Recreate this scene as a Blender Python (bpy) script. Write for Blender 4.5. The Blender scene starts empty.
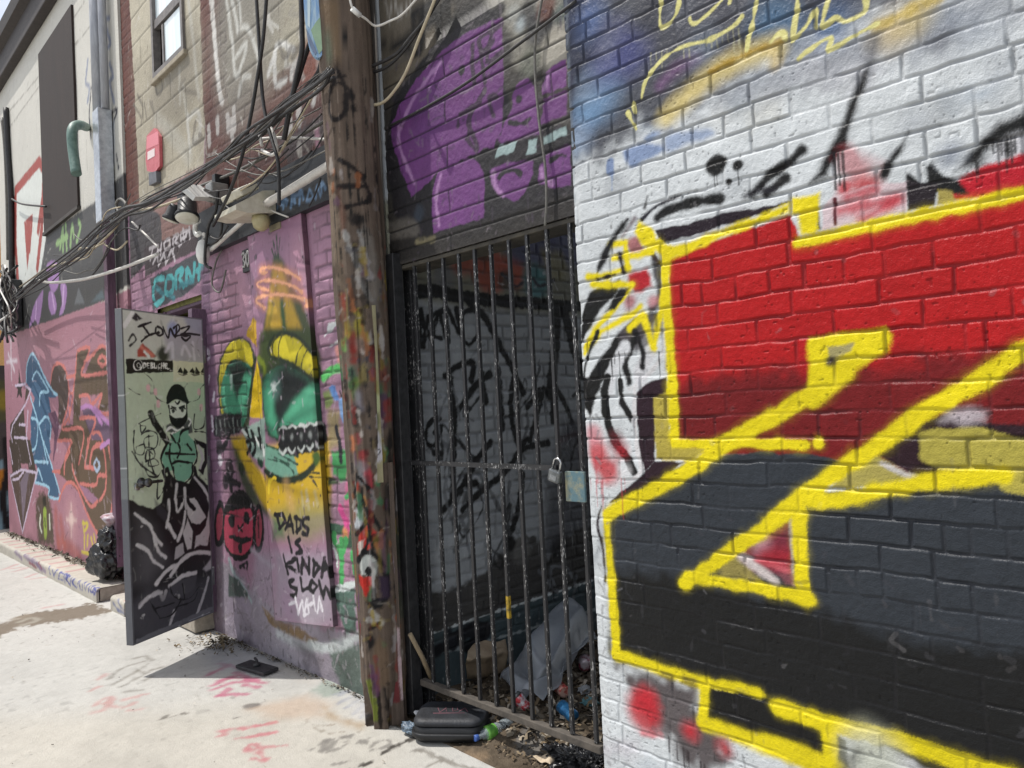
import bpy, bmesh, math, random
import numpy as np
from mathutils import Vector, Matrix

random.seed(7)
sc = bpy.context.scene
COL = sc.collection
rad = math.radians

# ------------------------------------------------------------------ survey of the place
# x = distance out of the facade line (negative = into the alley), y = along the alley, z = up.
F = 740.0
EYE = np.array([-2.2, 0.0, 1.53])
def _axes(vp=(-215, 440), tilt=.05):
    ey = np.array([vp[0]-512, vp[1]-384, F]); ey /= np.linalg.norm(ey)
    c = -(-tilt*ey[0]-ey[1])/ey[2]
    ez = np.array([-tilt, -1, c]); ez /= np.linalg.norm(ez)
    return np.array([np.cross(ey, ez), ey, ez])
AX = _axes()
def _rays(pts):
    p = np.asarray(pts, float).reshape(-1, 2)
    d = np.stack([p[:, 0]-512, p[:, 1]-384, np.full(len(p), F)], 1)
    return d @ AX.T
def on_x(pts, x=0.0):
    r = _rays(pts); return EYE + r*((x-EYE[0])/r[:, 0])[:, None]
def on_y(pts, y):
    r = _rays(pts); return EYE + r*((y-EYE[1])/r[:, 1])[:, None]
def on_z(pts, z=0.0):
    r = _rays(pts); return EYE + r*((z-EYE[2])/r[:, 2])[:, None]
def px1(px, py, x=0.0): return Vector(on_x([(px, py)], x)[0])
def gz1(px, py, z=0.0): return Vector(on_z([(px, py)], z)[0])
def depth_of(P): return float((AX.T @ (np.asarray(P)-EYE))[2])

def crop(ox, oy, s):
    return lambda *p: [(ox+a*s, oy+b*s) for a, b in p]

# ------------------------------------------------------------------ small numeric helpers
def lin(h):
    h = h.lstrip('#'); h = h if len(h) == 6 else ''.join(q*2 for q in h); c = np.array([int(h[i:i+2], 16)/255 for i in (0, 2, 4)])
    return np.where(c <= .04045, c/12.92, ((c+.055)/1.055)**2.4)
def sstep(x): x = np.clip(x, 0, 1); return x*x*(3-2*x)
def noise2(us, vs, su, sv, seed):
    rs = np.random.RandomState(seed); L = rs.rand(257, 257).astype(np.float32)
    a = us/su+1000.37; b = vs/sv+1000.71
    ia = np.floor(a).astype(int); ib = np.floor(b).astype(int)
    fa = sstep(a-ia).astype(np.float32); fb = sstep(b-ib).astype(np.float32)
    i0, i1 = ia % 257, (ia+1) % 257; j0, j1 = ib % 257, (ib+1) % 257
    r0 = L[np.ix_(j0, i0)]*(1-fa)+L[np.ix_(j0, i1)]*fa
    r1 = L[np.ix_(j1, i0)]*(1-fa)+L[np.ix_(j1, i1)]*fa
    return r0*(1-fb)[:, None]+r1*fb[:, None]
def fbm(us, vs, s, seed, oct=4):
    o = 0; w = 0
    for k in range(oct):
        a = .5**k; o = o+a*noise2(us, vs, s*a, s*a, seed+k*17); w += a
    return o/w
def spline(pts, closed=False, n=5):
    P = np.asarray(pts, float); m = len(P)
    if m < 3: return P
    out = []
    rng = range(m) if closed else range(m-1)
    for i in rng:
        if closed: p0, p1, p2, p3 = P[i-1], P[i], P[(i+1) % m], P[(i+2) % m]
        else: p0, p1, p2, p3 = P[max(i-1, 0)], P[i], P[i+1], P[min(i+2, m-1)]
        for t in np.arange(n)/n:
            out.append(.5*((2*p1)+(-p0+p2)*t+(2*p0-5*p1+4*p2-p3)*t*t+(-p0+3*p1-3*p2+p3)*t**3))
    if not closed: out.append(P[-1])
    return np.array(out)

# ------------------------------------------------------------------ painted surfaces
class Sheet:
    """A real surface sampled at us x vs metres; paint goes on as colour per vertex, masonry as relief."""
    def __init__(s, us, vs, to_uv, base, gain=.9, seed=1, wob=.006):
        s.us = np.asarray(us, np.float32); s.vs = np.asarray(vs, np.float32)
        s.to_uv = to_uv; s.gain = gain; s.seed = seed; s.wob = wob
        nv, nu = len(s.vs), len(s.us)
        s.c = np.empty((nv, nu, 3), np.float32); s.c[:] = s.col(base)
        s.h = np.zeros((nv, nu), np.float32)
        s.n = noise2(s.us, s.vs, .03, .03, seed+91)-.5
        s.n2 = noise2(s.us, s.vs, .15, .15, seed+92)-.5
        s.w = np.random.RandomState(seed).rand(nv, nu).astype(np.float32)-.5
        s.m = {}; s.soften = 1.0
    def col(s, h): return np.clip(lin(h)*s.gain, .008, .86)
    def box(s, P, pad):
        u0, v0 = P.min(0)-pad; u1, v1 = P.max(0)+pad
        i0, i1 = np.searchsorted(s.us, [u0, u1]); j0, j1 = np.searchsorted(s.vs, [v0, v1])
        return slice(j0, j1), slice(i0, i1)
    def seg_d(s, P, J, I, closed):
        U = s.us[I][None, :]; V = s.vs[J][:, None]
        d2 = np.full((V.shape[0], U.shape[1]), 1e9, np.float32)
        m = len(P)
        for k in range(m if closed else m-1):
            a = P[k]; b = P[(k+1) % m]; e = b-a; L = float(e@e)
            if L < 1e-12:
                L = 1e-12
            t = np.clip(((U-a[0])*e[0]+(V-a[1])*e[1])/L, 0, 1)
            np.minimum(d2, (U-a[0]-t*e[0])**2+(V-a[1]-t*e[1])**2, out=d2)
        return np.sqrt(d2)
    def inside(s, P, J, I):
        U = s.us[I][None, :]; V = s.vs[J][:, None]
        r = np.zeros((V.shape[0], U.shape[1]), bool); m = len(P)
        for k in range(m):
            a = P[k]; b = P[(k+1) % m]
            if abs(b[1]-a[1]) < 1e-9: continue
            cond = ((V >= min(a[1], b[1])) & (V < max(a[1], b[1])))
            r ^= cond & (U < a[0]+(V-a[1])*(b[0]-a[0])/(b[1]-a[1]))
        return r
    def lay(s, J, I, d, soft, col, a, wob, name=None):
        wob = s.wob if wob is None else wob
        d = d + wob*2*s.n[J, I]
        soft = soft*s.soften
        k = sstep(.5-(d+min(soft*.35, .005)*s.w[J, I])/max(soft, 1e-4))*a
        if name is not None:
            f = s.m.setdefault(name, np.zeros(s.h.shape, np.float32)); f[J, I] = f[J, I]*(1-k)+col*k; return
        c = s.col(col) if isinstance(col, str) else col
        s.c[J, I] += (c-s.c[J, I])*k[..., None]
    def poly(s, px, col, soft=.008, a=1, wob=None, sm=False, name=None):
        P = s.to_uv(px)
        if sm: P = spline(P, True, 4)
        P = P.astype(np.float32)
        J, I = s.box(P, soft+.03)
        if J.start >= J.stop or I.start >= I.stop: return
        d = s.seg_d(P, J, I, True); d[s.inside(P, J, I)] *= -1
        s.lay(J, I, d, soft, col, a, wob, name)
    def line(s, px, w, col, soft=.008, a=1, wob=None, sm=True, name=None):
        """w: width in metres"""
        P = s.to_uv(px)
        if sm and len(P) > 2: P = spline(P, False, 4)
        P = P.astype(np.float32)
        J, I = s.box(P, w/2+soft+.03)
        if J.start >= J.stop or I.start >= I.stop: return
        s.lay(J, I, s.seg_d(P, J, I, False)-w/2, soft, col, a, wob, name)
    def lines(s, many, w, col, soft=.008, a=1, **k):
        for q in many: s.line(q, w, col, soft, a, **k)
    def dot(s, px, r, col, soft=.01, a=1, **k): s.line([px, (px[0]+.01, px[1])], r*2, col, soft=soft, a=a, **k)
    def drips(s, px_list, lo, hi, w, col, a=.8, seed=3):
        rs = np.random.RandomState(seed)
        for p in px_list:
            q = s.to_uv([p])[0]; l = lo+(hi-lo)*rs.rand()
            P = np.array([q, q-[0, l]], np.float32)
            J, I = s.box(P, .02)
            if J.start >= J.stop or I.start >= I.stop: continue
            s.lay(J, I, s.seg_d(P, J, I, False)-w/2*(.7+.6*rs.rand()), .004, col, a, .002)
    def weather(s, big=.12, fine=.08, dirt=None):
        v = 1+big*2*(fbm(s.us, s.vs, .7, s.seed+5)-.5)+fine*2*(fbm(s.us, s.vs, .05, s.seed+9, 3)-.5)
        s.c *= v[..., None]
    def age(s, box, scratches=60, chips=120, drips=25, tones=('#2a2628', '#b9b4b0', '#6a6064'), a=.55, seed=1, size=1.0):
        """scuffs, chips and old runs of paint, at random over box=(u0,u1,v0,v1)"""
        rs = np.random.RandomState(seed); u0, u1, v0, v1 = box
        for k in range(scratches+chips+drips):
            c = np.array([rs.uniform(u0, u1), rs.uniform(v0, v1)])
            t = s.col(tones[rs.randint(len(tones))]); w = rs.uniform(.002, .006)*size
            if k < scratches: th = rs.uniform(0, 6.28); L = rs.uniform(.02, .14)*size; e = c+L*np.array([math.cos(th), math.sin(th)]); P = np.array([c, (c+e)/2+rs.normal(0, .01, 2), e])
            elif k < scratches+chips: w = rs.uniform(.004, .016)*size; P = np.array([c, c+rs.normal(0, .012*size, 2)])
            else: L = rs.uniform(.05, .3)*size; P = np.array([c, c+[rs.uniform(-.004, .004), -L]]); w *= .8
            P = P.astype(np.float32); J, I = s.box(P, .03)
            if J.start >= J.stop or I.start >= I.stop: continue
            s.lay(J, I, s.seg_d(P, J, I, False)-w/2, .006*size, t, a*rs.uniform(.4, 1), .008)
    def bricks(s, z0=1.002, ch=.0757, bl=.215, mortar=.010, depth=.006, joints=(), mask=None, mcol=None, tint=.0, ma=.5, rnd=.9, half=True, fillz=None):
        """courses of bricks as relief (and darker or lighter mortar); joints: measured head joints in px"""
        rs = np.random.RandomState(s.seed+33)
        nv, nu = s.h.shape
        wz = .006*(noise2(s.us, s.vs, .22, .3, s.seed+41)-.5)*2+.003*(noise2(s.us, s.vs, .05, .1, s.seed+42)-.5)*2
        r = (s.vs[:, None]-z0+wz)/ch
        k = np.floor(r).astype(int); fz = (r-k)*ch
        dz = np.minimum(fz, ch-fz)
        dy = np.full((nv, nu), 1.0, np.float32); bid = np.zeros((nv, nu), np.float32)
        jm = {}
        if len(joints):
            for u, v in s.to_uv(joints): jm.setdefault(int(math.floor((v-z0)/ch)), []).append(u)
        wy = .004*(noise2(s.us, s.vs, .06, .2, s.seed+43)-.5)*2
        lo, hi = s.us[0]-.3, s.us[-1]+.3
        for row in range(k.min(), k.max()+1):
            known = sorted(jm.get(row, []))
            js = list(known)
            if known:
                x = known[0]
                while x > lo: x -= bl*(1-.12+.24*rs.rand()) if rs.rand() < .75 else bl*.5; js.append(x)
                x = known[-1]
                while x < hi: x += bl*(1-.12+.24*rs.rand()) if rs.rand() < .75 else bl*.5; js.append(x)
                ks = sorted(known)
                for a, b in zip(ks[:-1], ks[1:]):
                    n = int(round((b-a)/bl))
                    for q in range(1, n): js.append(a+(b-a)*q/n+rs.uniform(-.02, .02))
            else:
                x = lo+rs.uniform(-.02, .02)+(bl*.5 if (row % 2 and half) else 0)
                while x < hi: js.append(x); x += bl*(1+rs.uniform(-.06, .06)) if rs.rand() < .9 else bl*.52
            js = np.array(sorted(js), np.float32)
            sel = (k == row)
            jj = np.where(sel.any(1))[0]
            if not len(jj): continue
            J = slice(jj[0], jj[-1]+1)
            uu = s.us[None, :]+wy[J]
            ii = np.clip(np.searchsorted(js, uu), 1, len(js)-1)
            dd = np.minimum(uu-js[ii-1], js[ii]-uu)
            rv = rs.rand(len(js)+1).astype(np.float32)
            m = sel[J]
            dy[J][m] = dd[m]; bid[J][m] = rv[ii][m]
        d = np.minimum(dz, np.abs(dy))
        # rounded arrises: combine so corners are rounded
        q = np.sqrt(np.maximum(0, mortar*1.3-dz)**2+np.maximum(0, mortar*1.3-np.abs(dy))**2)
        prof = sstep((mortar*1.3-q-mortar*.38)/(mortar*.95))
        fill = np.clip((fbm(s.us, s.vs, .16, s.seed+47, 3)-.27)*2.8, .35, 1)*(fillz if fillz is not None else 1)
        f = (prof-1)*depth*fill+(bid-.5)*.0035*rnd*prof
        M = 1 if mask is None else mask
        s.h += f*M
        s.prof = prof
        if tint: s.c *= (1+tint*2*(bid-.5)*M)[..., None]
        if mcol is not None:
            kk = (1-prof)*ma*M*np.minimum(1, fill*1.2); s.c += (s.col(mcol)-s.c)*kk[..., None]
    def blocks(s, z0, ch, bl, mortar=.012, depth=.004, mask=None, dark=.35):
        nv, nu = s.h.shape
        r = (s.vs[:, None]-z0)/ch+.02*s.n2; k = np.floor(r); fz = (r-k)*ch
        y = s.us[None, :]/bl+.5*(k % 2)+.02*s.n2; fy = (y-np.floor(y))*bl
        d = np.minimum(np.minimum(fz, ch-fz), np.minimum(fy, bl-fy))
        p = 1-sstep((d-mortar*.3)/(mortar*.7)); M = 1 if mask is None else mask
        s.h -= p*depth*M; s.c *= (1-dark*p*M)[..., None]

# ------------------------------------------------------------------ mesh builders
def new_mesh(name, V, quads, cols=None, smooth=True, tris=None):
    me = bpy.data.meshes.new(name)
    V = np.asarray(V, np.float32).reshape(-1, 3); quads = np.asarray(quads, np.int32).reshape(-1, 4)
    nq = len(quads)
    me.vertices.add(len(V)); me.vertices.foreach_set('co', V.ravel())
    me.loops.add(nq*4); me.loops.foreach_set('vertex_index', quads.ravel())
    me.polygons.add(nq); me.polygons.foreach_set('loop_start', np.arange(0, nq*4, 4, dtype=np.int32))
    me.polygons.foreach_set('loop_total', np.full(nq, 4, np.int32))
    if smooth: me.polygons.foreach_set('use_smooth', np.ones(nq, bool))
    me.update(calc_edges=True)
    if cols is not None:
        at = me.color_attributes.new('Col', 'FLOAT_COLOR', 'POINT')
        c = np.ones((len(V), 4), np.float32); c[:, :3] = np.asarray(cols, np.float32).reshape(-1, 3)
        at.data.foreach_set('color', c.ravel())
    return me
def link(name, me, mat=None, parent=None):
    o = bpy.data.objects.new(name, me); COL.objects.link(o)
    if mat is not None: me.materials.append(mat)
    if parent is not None: o.parent = parent; o.matrix_parent_inverse = parent.matrix_world.inverted()
    return o
def tag(o, label=None, cat=None, group=None, kind=None):
    if label: o['label'] = label
    if cat: o['category'] = cat
    if group: o['group'] = group
    if kind: o['kind'] = kind
    return o
def empty(name, loc, label, cat, group=None):
    o = bpy.data.objects.new(name, None); COL.objects.link(o); o.location = loc; o.empty_display_size = .2
    bpy.context.view_layer.update()
    return tag(o, label, cat, group)

def sheet_obj(name, s, place, mat, parent=None, depth=None, hole=None):
    """place(U,V,H)->xyz ; depth: vector for the closed body behind ; hole: list of (u0,u1,v0,v1)"""
    U, V = np.meshgrid(s.us, s.vs)
    P = place(U, V, s.h).astype(np.float32)
    nv, nu = U.shape
    idx = np.arange(nv*nu, dtype=np.int32).reshape(nv, nu)
    Q = np.stack([idx[:-1, :-1], idx[:-1, 1:], idx[1:, 1:], idx[1:, :-1]], -1)
    keep = np.ones(Q.shape[:2], bool)
    if hole is not None:
        for u0, u1, v0, v1 in hole:
            cu = (U[:-1, :-1]+U[1:, 1:])/2; cv = (V[:-1, :-1]+V[1:, 1:])/2
            keep &= ~((cu > u0) & (cu < u1) & (cv > v0) & (cv < v1))
    Q = Q[keep]
    # orient outward: compare with -depth
    verts = P.reshape(-1, 3); cols = s.c.reshape(-1, 3)
    if depth is not None:
        dep = np.asarray(depth, np.float32)
        q = Q[len(Q)//2]; n = np.cross(verts[q[1]]-verts[q[0]], verts[q[2]]-verts[q[0]])
        if n @ dep > 0: Q = Q[:, ::-1]
        ring = np.concatenate([idx[0, :], idx[1:, -1], idx[-1, -2::-1], idx[-2:0:-1, 0]])
        a = verts[ring]; b = a+dep; n0 = len(verts); m = len(ring)
        # flatten the back
        verts = np.concatenate([verts, a, b]); cols = np.concatenate([cols, cols[ring]*.9, cols[ring]*.9])
        i = np.arange(m); j = (i+1) % m
        S = np.stack([n0+i, n0+j, n0+m+j, n0+m+i], 1)
        k = [0, nu-1, nu-1+nv-1, nu-1+nv-1+nu-1]
        B = np.array([[n0+m+t for t in k]], np.int32)
        Q = np.concatenate([Q, S.astype(np.int32), B])
    me = new_mesh(name, verts, Q, cols)
    return link(name, me, mat, parent)

class MB:
    """collects simple solids into ONE mesh"""
    def __init__(s): s.bm = bmesh.new()
    def box(s, c, size, rot=None, bevel=0):
        r = bmesh.ops.create_cube(s.bm, size=1)['verts']
        M = Matrix.Translation(Vector(c)) @ (rot.to_4x4() if rot is not None else Matrix()) @ Matrix.Diagonal((*size, 1))
        bmesh.ops.transform(s.bm, matrix=M, verts=r)
        if bevel:
            es = list({e for v in r for e in v.link_edges})
            bmesh.ops.bevel(s.bm, geom=es, offset=bevel, segments=2, affect='EDGES', profile=.5)
        return s
    def tube(s, pts, r, n=8, cap=True, taper=None):
        P = [Vector(p) for p in pts]; rings = []
        up = Vector((0, 0, 1))
        for i, p in enumerate(P):
            t = (P[min(i+1, len(P)-1)]-P[max(i-1, 0)])
            if t.length < 1e-9: t = Vector((0, 0, 1))
            t.normalize()
            a = t.orthogonal().normalized() if i == 0 else (prev-t*prev.dot(t)).normalized()
            prev = a; b = t.cross(a)
            rr = r if taper is None else r*(taper[i])
            rings.append([s.bm.verts.new(p+(a*math.cos(k*2*math.pi/n)+b*math.sin(k*2*math.pi/n))*rr) for k in range(n)])
        for A, B in zip(rings[:-1], rings[1:]):
            for k in range(n): s.bm.faces.new((A[k], A[(k+1) % n], B[(k+1) % n], B[k])).smooth = True
        if cap:
            s.bm.faces.new(rings[0][::-1]); s.bm.faces.new(rings[-1])
        return s
    def lathe(s, prof, M=None, n=20):
        """prof: list of (r,z)"""
        M = M or Matrix(); rings = []
        for r, z in prof:
            rings.append([s.bm.verts.new(M @ Vector((r*math.cos(k*2*math.pi/n), r*math.sin(k*2*math.pi/n), z))) for k in range(n)])
        for A, B in zip(rings[:-1], rings[1:]):
            for k in range(n): s.bm.faces.new((A[k], A[(k+1) % n], B[(k+1) % n], B[k])).smooth = True
        s.bm.faces.new(rings[0][::-1]); s.bm.faces.new(rings[-1])
        return s
    def prism(s, pts, d):
        """closed polygon pts (3D) extruded by vector d"""
        a = [s.bm.verts.new(p) for p in pts]; b = [s.bm.verts.new(Vector(p)+Vector(d)) for p in pts]
        s.bm.faces.new(a); s.bm.faces.new(b[::-1]); m = len(a)
        for k in range(m): s.bm.faces.new((a[k], b[k], b[(k+1) % m], a[(k+1) % m]))
        return s
    def obj(s, name, mat, parent=None):
        bmesh.ops.recalc_face_normals(s.bm, faces=s.bm.faces)
        me = bpy.data.meshes.new(name); s.bm.to_mesh(me); s.bm.free()
        return link(name, me, mat, parent)

# ------------------------------------------------------------------ materials
def mat_base(name):
    m = bpy.data.materials.new(name); m.use_nodes = True
    nt = m.node_tree; b = nt.nodes['Principled BSDF']
    return m, nt, b
def add_bump(nt, b, scale, dist, detail=6, scale2=None, dist2=None):
    tc = nt.nodes.new('ShaderNodeTexCoord')
    n = nt.nodes.new('ShaderNodeTexNoise'); n.inputs['Scale'].default_value = scale; n.inputs['Detail'].default_value = detail
    nt.links.new(tc.outputs['Object'], n.inputs['Vector'])
    bp = nt.nodes.new('ShaderNodeBump'); bp.inputs['Distance'].default_value = dist; bp.inputs['Strength'].default_value = 1
    nt.links.new(n.outputs['Fac'], bp.inputs['Height'])
    last = bp
    if scale2:
        n2 = nt.nodes.new('ShaderNodeTexNoise'); n2.inputs['Scale'].default_value = scale2; n2.inputs['Detail'].default_value = 3
        nt.links.new(tc.outputs['Object'], n2.inputs['Vector'])
        b2 = nt.nodes.new('ShaderNodeBump'); b2.inputs['Distance'].default_value = dist2
        nt.links.new(n2.outputs['Fac'], b2.inputs['Height']); nt.links.new(bp.outputs['Normal'], b2.inputs['Normal']); last = b2
    nt.links.new(last.outputs['Normal'], b.inputs['Normal'])
    return tc, n
def mat_paint(name, rough=.5, spec=.5, bscale=60, bdist=.004, s2=300, d2=.0012):
    m, nt, b = mat_base(name)
    at = nt.nodes.new('ShaderNodeAttribute'); at.attribute_name = 'Col'
    tc, n = add_bump(nt, b, bscale, bdist, 6, s2, d2)
    hs = nt.nodes.new('ShaderNodeMapRange'); hs.inputs['To Min'].default_value = .86; hs.inputs['To Max'].default_value = 1.12
    n3 = nt.nodes.new('ShaderNodeTexNoise'); n3.inputs['Scale'].default_value = 45; n3.inputs['Detail'].default_value = 8; n3.inputs['Roughness'].default_value = .7
    nt.links.new(tc.outputs['Object'], n3.inputs['Vector']); nt.links.new(n3.outputs['Fac'], hs.inputs['Value'])
    mx = nt.nodes.new('ShaderNodeVectorMath'); mx.operation = 'SCALE'
    nt.links.new(at.outputs['Color'], mx.inputs[0]); nt.links.new(hs.outputs['Result'], mx.inputs['Scale'])
    nt.links.new(mx.outputs['Vector'], b.inputs['Base Color'])
    b.inputs['Roughness'].default_value = rough; b.inputs['Specular IOR Level'].default_value = spec
    return m
def mat_plain(name, c1, c2=None, rough=.6, metal=0, scale=20, bdist=.002, bscale=80, spec=.5, lo=.35, hi=.65, stretch=None):
    m, nt, b = mat_base(name)
    tc, n = add_bump(nt, b, bscale, bdist)
    n2 = nt.nodes.new('ShaderNodeTexNoise'); n2.inputs['Scale'].default_value = scale; n2.inputs['Detail'].default_value = 8; n2.inputs['Roughness'].default_value = .65
    src = tc.outputs['Object']
    if stretch:
        mp = nt.nodes.new('ShaderNodeMapping'); mp.inputs['Scale'].default_value = stretch
        nt.links.new(src, mp.inputs['Vector']); src = mp.outputs['Vector']
        nt.links.new(src, n.inputs['Vector'])
    nt.links.new(src, n2.inputs['Vector'])
    cr = nt.nodes.new('ShaderNodeValToRGB')
    cr.color_ramp.elements[0].position = lo; cr.color_ramp.elements[1].position = hi
    cr.color_ramp.elements[0].color = (*lin(c1), 1); cr.color_ramp.elements[1].color = (*lin(c2 or c1), 1)
    nt.links.new(n2.outputs['Fac'], cr.inputs['Fac']); nt.links.new(cr.outputs['Color'], b.inputs['Base Color'])
    b.inputs['Roughness'].default_value = rough; b.inputs['Metallic'].default_value = metal
    b.inputs['Specular IOR Level'].default_value = spec
    return m
M_BRICK = mat_paint('painted_brick', .33, .17, 55, .0035, 260, .0015)
M_WALL = mat_paint('old_painted_wall', .6, .35, 50, .004, 240, .0012)
M_FLAT = mat_paint('painted_sheet', .5, .4, 25, .002, 200, .0006)
M_GROUND = mat_paint('concrete_paving', .85, .25, 18, .006, 160, .003)
M_WOOD = mat_paint('weathered_timber', .8, .25, 30, .004, 200, .002)
# ------------------------------------------------------------------ near white brick wall
S4 = .25
R1 = crop(560, 0, S4); R2 = crop(560, 192, S4); R3 = crop(560, 384, S4); R4 = crop(560, 576, S4)
R5 = crop(768, 0, S4); R6 = crop(768, 192, S4); R7 = crop(768, 384, S4); R8 = crop(768, 576, S4)
wall_uv = lambda px: on_x(px, 0)[:, 1:]
us = np.concatenate([np.arange(-2.6, -1.0, .06), np.arange(-1.0, .3, .0055), np.arange(.3, 1.85, .0026), [1.85]])
vs = np.concatenate([np.arange(-.15, .1, .03), np.arange(.1, 3.25, .0026), np.arange(3.25, 5.2, .05)])
A = Sheet(us, vs, wall_uv, '#e6ebee', .64, 11, .005)
P_ = lambda *p: list(p)
A.soften = 1.15
_line = A.line
def spray_line(px, w, col, soft=.008, a=1, wob=None, sm=True, name=None):
    if col == '#ffea08':                      # a can held close: fog beside the line, then the line itself
        _line(px, w*1.12, col, .034, .16, .008, sm); w *= .90
    _line(px, w, col, soft, a, wob, sm, name)
A.line = spray_line
rs = np.random.RandomState(12)
for k in range(60):
    q = (rs.uniform(.3, 1.85), rs.uniform(.15, 3.0)); c = ('#a9bcd2', '#c9b9c6', '#b4b8bc', '#9fa8b4', '#d8d2bc', '#c4ccd4')[k % 6]; PP = np.array([q, (q[0]+rs.uniform(-.2, .2), q[1]+rs.uniform(-.08, .08))], np.float32); J, I = A.box(PP, .2); A.lay(J, I, A.seg_d(PP, J, I, False)-rs.uniform(.01, .06), .08, c, rs.uniform(.15, .5), .02)
A.poly(P_((540, -80), (540, 150), (600, 158), (640, 128), (700, 96), (770, 52), (840, 22), (900, -10), (980, -60)), '#4a4c56', .12, .95, .03)
A.poly(P_((640, -60), (650, 120), (720, 80), (800, 40), (960, -30), (960, -80)), '#565760', .08, .8, .03)
A.poly(P_((700, 100), (740, 72), (800, 50), (880, 20), (1000, -20), (1040, 10), (900, 60), (800, 90), (720, 115)), '#9a9ea8', .12, .75, .03)
A.poly(P_((560, -40), (600, -20), (604, 60), (590, 130), (562, 140)), '#3c4054', .06, .8, .03)
for (x, y), r, c in (((598, 95), .10, '#7d9dc2'), ((590, 20), .07, '#6b7fae'), ((612, 40), .07, '#5a5e88'), ((604, 68), .06, '#686c98'), ((628, 55), .08, '#555a92'),
                     ((770, 18), .06, '#5c82a6'), ((785, 32), .05, '#5c7c9e'), ((830, 25), .05, '#5476a4'), ((650, 15), .05, '#3e3f48'), ((585, 112), .05, '#7fa9d4'), ((575, 140), .06, '#a9bedb')):
    A.dot((x, y), r, c, .12, .85)
A.line(R1((400, 340), (460, 280), (540, 230)), .04, '#8a5c90', .05, .6)
for k in range(26):
    rs = np.random.RandomState(40+k); A.dot((rs.uniform(570, 1010), rs.uniform(0, 190)), rs.uniform(.015, .06), ('#6f737c', '#8d94a2', '#a3a8b0', '#55585f', '#9aa9bd')[k % 5], .10, rs.uniform(.2, .5))
# blue throw-up
A.poly(R1((250, 600), (300, 580), (370, 575), (410, 590), (400, 610), (340, 640), (290, 670), (262, 650)), '#7f98c6', .02, .85, sm=True)
A.line(R1((350, 555), (400, 525), (440, 515)), .025, '#8aa2cc', .02, .8)
A.poly(R1((420, 550), (470, 530), (590, 515), (620, 535), (590, 555), (520, 570), (430, 610)), '#8ea4cc', .025, .75, sm=True)
A.line(R1((203, 650), (203, 685)), .032, '#7f96c2', .01, .9); A.line(R1((208, 690), (210, 760)), .006, '#8aa2cc', .006, .6)
# pale yellow tag and amber shade
A.line(R1((425, 470), (510, 385), (600, 305), (720, 235), (860, 185)), .075, '#ead58c', .06, .85)
A.line(R1((600, 285), (740, 215), (880, 168)), .018, '#b9952c', .015, .85)
A.line(R1((850, 190), (860, 250)), .035, '#e3c984', .04, .7)
A.dot(R5((500, 120))[0], .05, '#e3cc98', .09, .8); A.dot(R5((590, 70))[0], .04, '#dcc88c', .08, .7)
A.line(R5((435, 100), (520, 65), (600, 20), (700, -20)), .03, '#dcc060', .025, .8)
YL = '#efe89a'
A.lines([R1((405, -10), (398, 100), (430, 95), (465, 50), (478, -10)), R1((650, -5), (590, 55), (550, 88), (525, 90), (520, 70)), R1((680, -10), (675, 10)),
         R1((725, 65), (690, 105), (590, 160), (500, 182), (430, 220), (370, 280), (335, 340), (325, 390)), R1((790, -5), (770, 80), (745, 195)),
         R1((845, 165), (865, 140), (890, 132), (900, 155)), R1((292, 415), (303, 447)), R1((270, 450), (285, 480), (305, 515)),
         R5((120, -10), (110, 80), (98, 160)), R5((98, 160), (150, 110), (190, 40), (188, 110)), R5((240, -5), (215, 100), (270, 70), (305, 85), (350, 70), (390, 40), (390, -10)),
         R5((120, 235), (180, 185), (250, 150), (240, 205), (330, 150), (400, 112), (436, 92))], .0135, YL, soft=.006)
A.drips([R1((t, 215-((t-350)*.28)))[0] for t in range(360, 720, 22)], .01, .07, .004, '#c9c6a0', .45)
# black on white
A.dot(R1((622, 665))[0], .034, '#141216', .015); A.dot(R1((640, 655))[0], .026, '#141216', .015); A.dot(R1((713, 662))[0], .018, '#141216', .012); A.dot(R1((678, 730))[0], .010, '#222', .008)
A.drips(R1((618, 690), (628, 690), (713, 670)), .03, .06, .004, '#141216')
A.line(R1((770, 775), (850, 695), (920, 648), (972, 600)), .028, '#16141a', .02, sm=False); A.line(R1((830, 772), (905, 712)), .028, '#16141a', .015)
A.line(R5((0, 700), (70, 660), (140, 600)), .026, '#16141a', .02); A.line(R5((10, 770), (70, 715)), .026, '#1a171c', .02)
A.line(R5((425, 160), (410, 230), (380, 310)), .03, '#5a5c64', .04, .7)
A.poly(R5((400, 260), (385, 350), (345, 450), (325, 540), (318, 590), (262, 640), (240, 705), (165, 735), (222, 650), (262, 560), (300, 490), (335, 390), (368, 330)), '#17131a', .02)
A.poly(R5((290, 590), (330, 570), (440, 650), (440, 775), (300, 775), (285, 690)), '#cf4a55', .05, .6, .02)
A.poly(R5((300, 720), (380, 690), (440, 700), (440, 775), (300, 775)), '#cc2834', .04, .8, .02)
A.drips(R5((262, 610), (280, 610), (298, 605)), .08, .13, .006, '#141014')
A.poly(R5((562, 525), (540, 590), (496, 655), (486, 700), (462, 720), (438, 706), (462, 660), (505, 610)), '#17131a', .018)
A.poly(R5((770, 700), (850, 672), (940, 642), (1060, 595), (1300, 520), (3200, -70), (3200, 400), (1300, 800), (700, 800)), '#cc2030', .012)
A.poly(R5((740, 690), (800, 610), (850, 560), (920, 490), (1040, 440), (1060, 510), (970, 545), (890, 590), (855, 650), (800, 672)), '#141216', .03)
A.drips(R5((830, 640), (955, 545), (970, 545), (985, 540), (838, 650)), .04, .07, .005, '#141216')
A.poly(R5((630, 665), (655, 648), (690, 690), (765, 722), (800, 775), (700, 775), (555, 775), (552, 690), (600, 722), (632, 730)), '#1a141a', .012)
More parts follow.
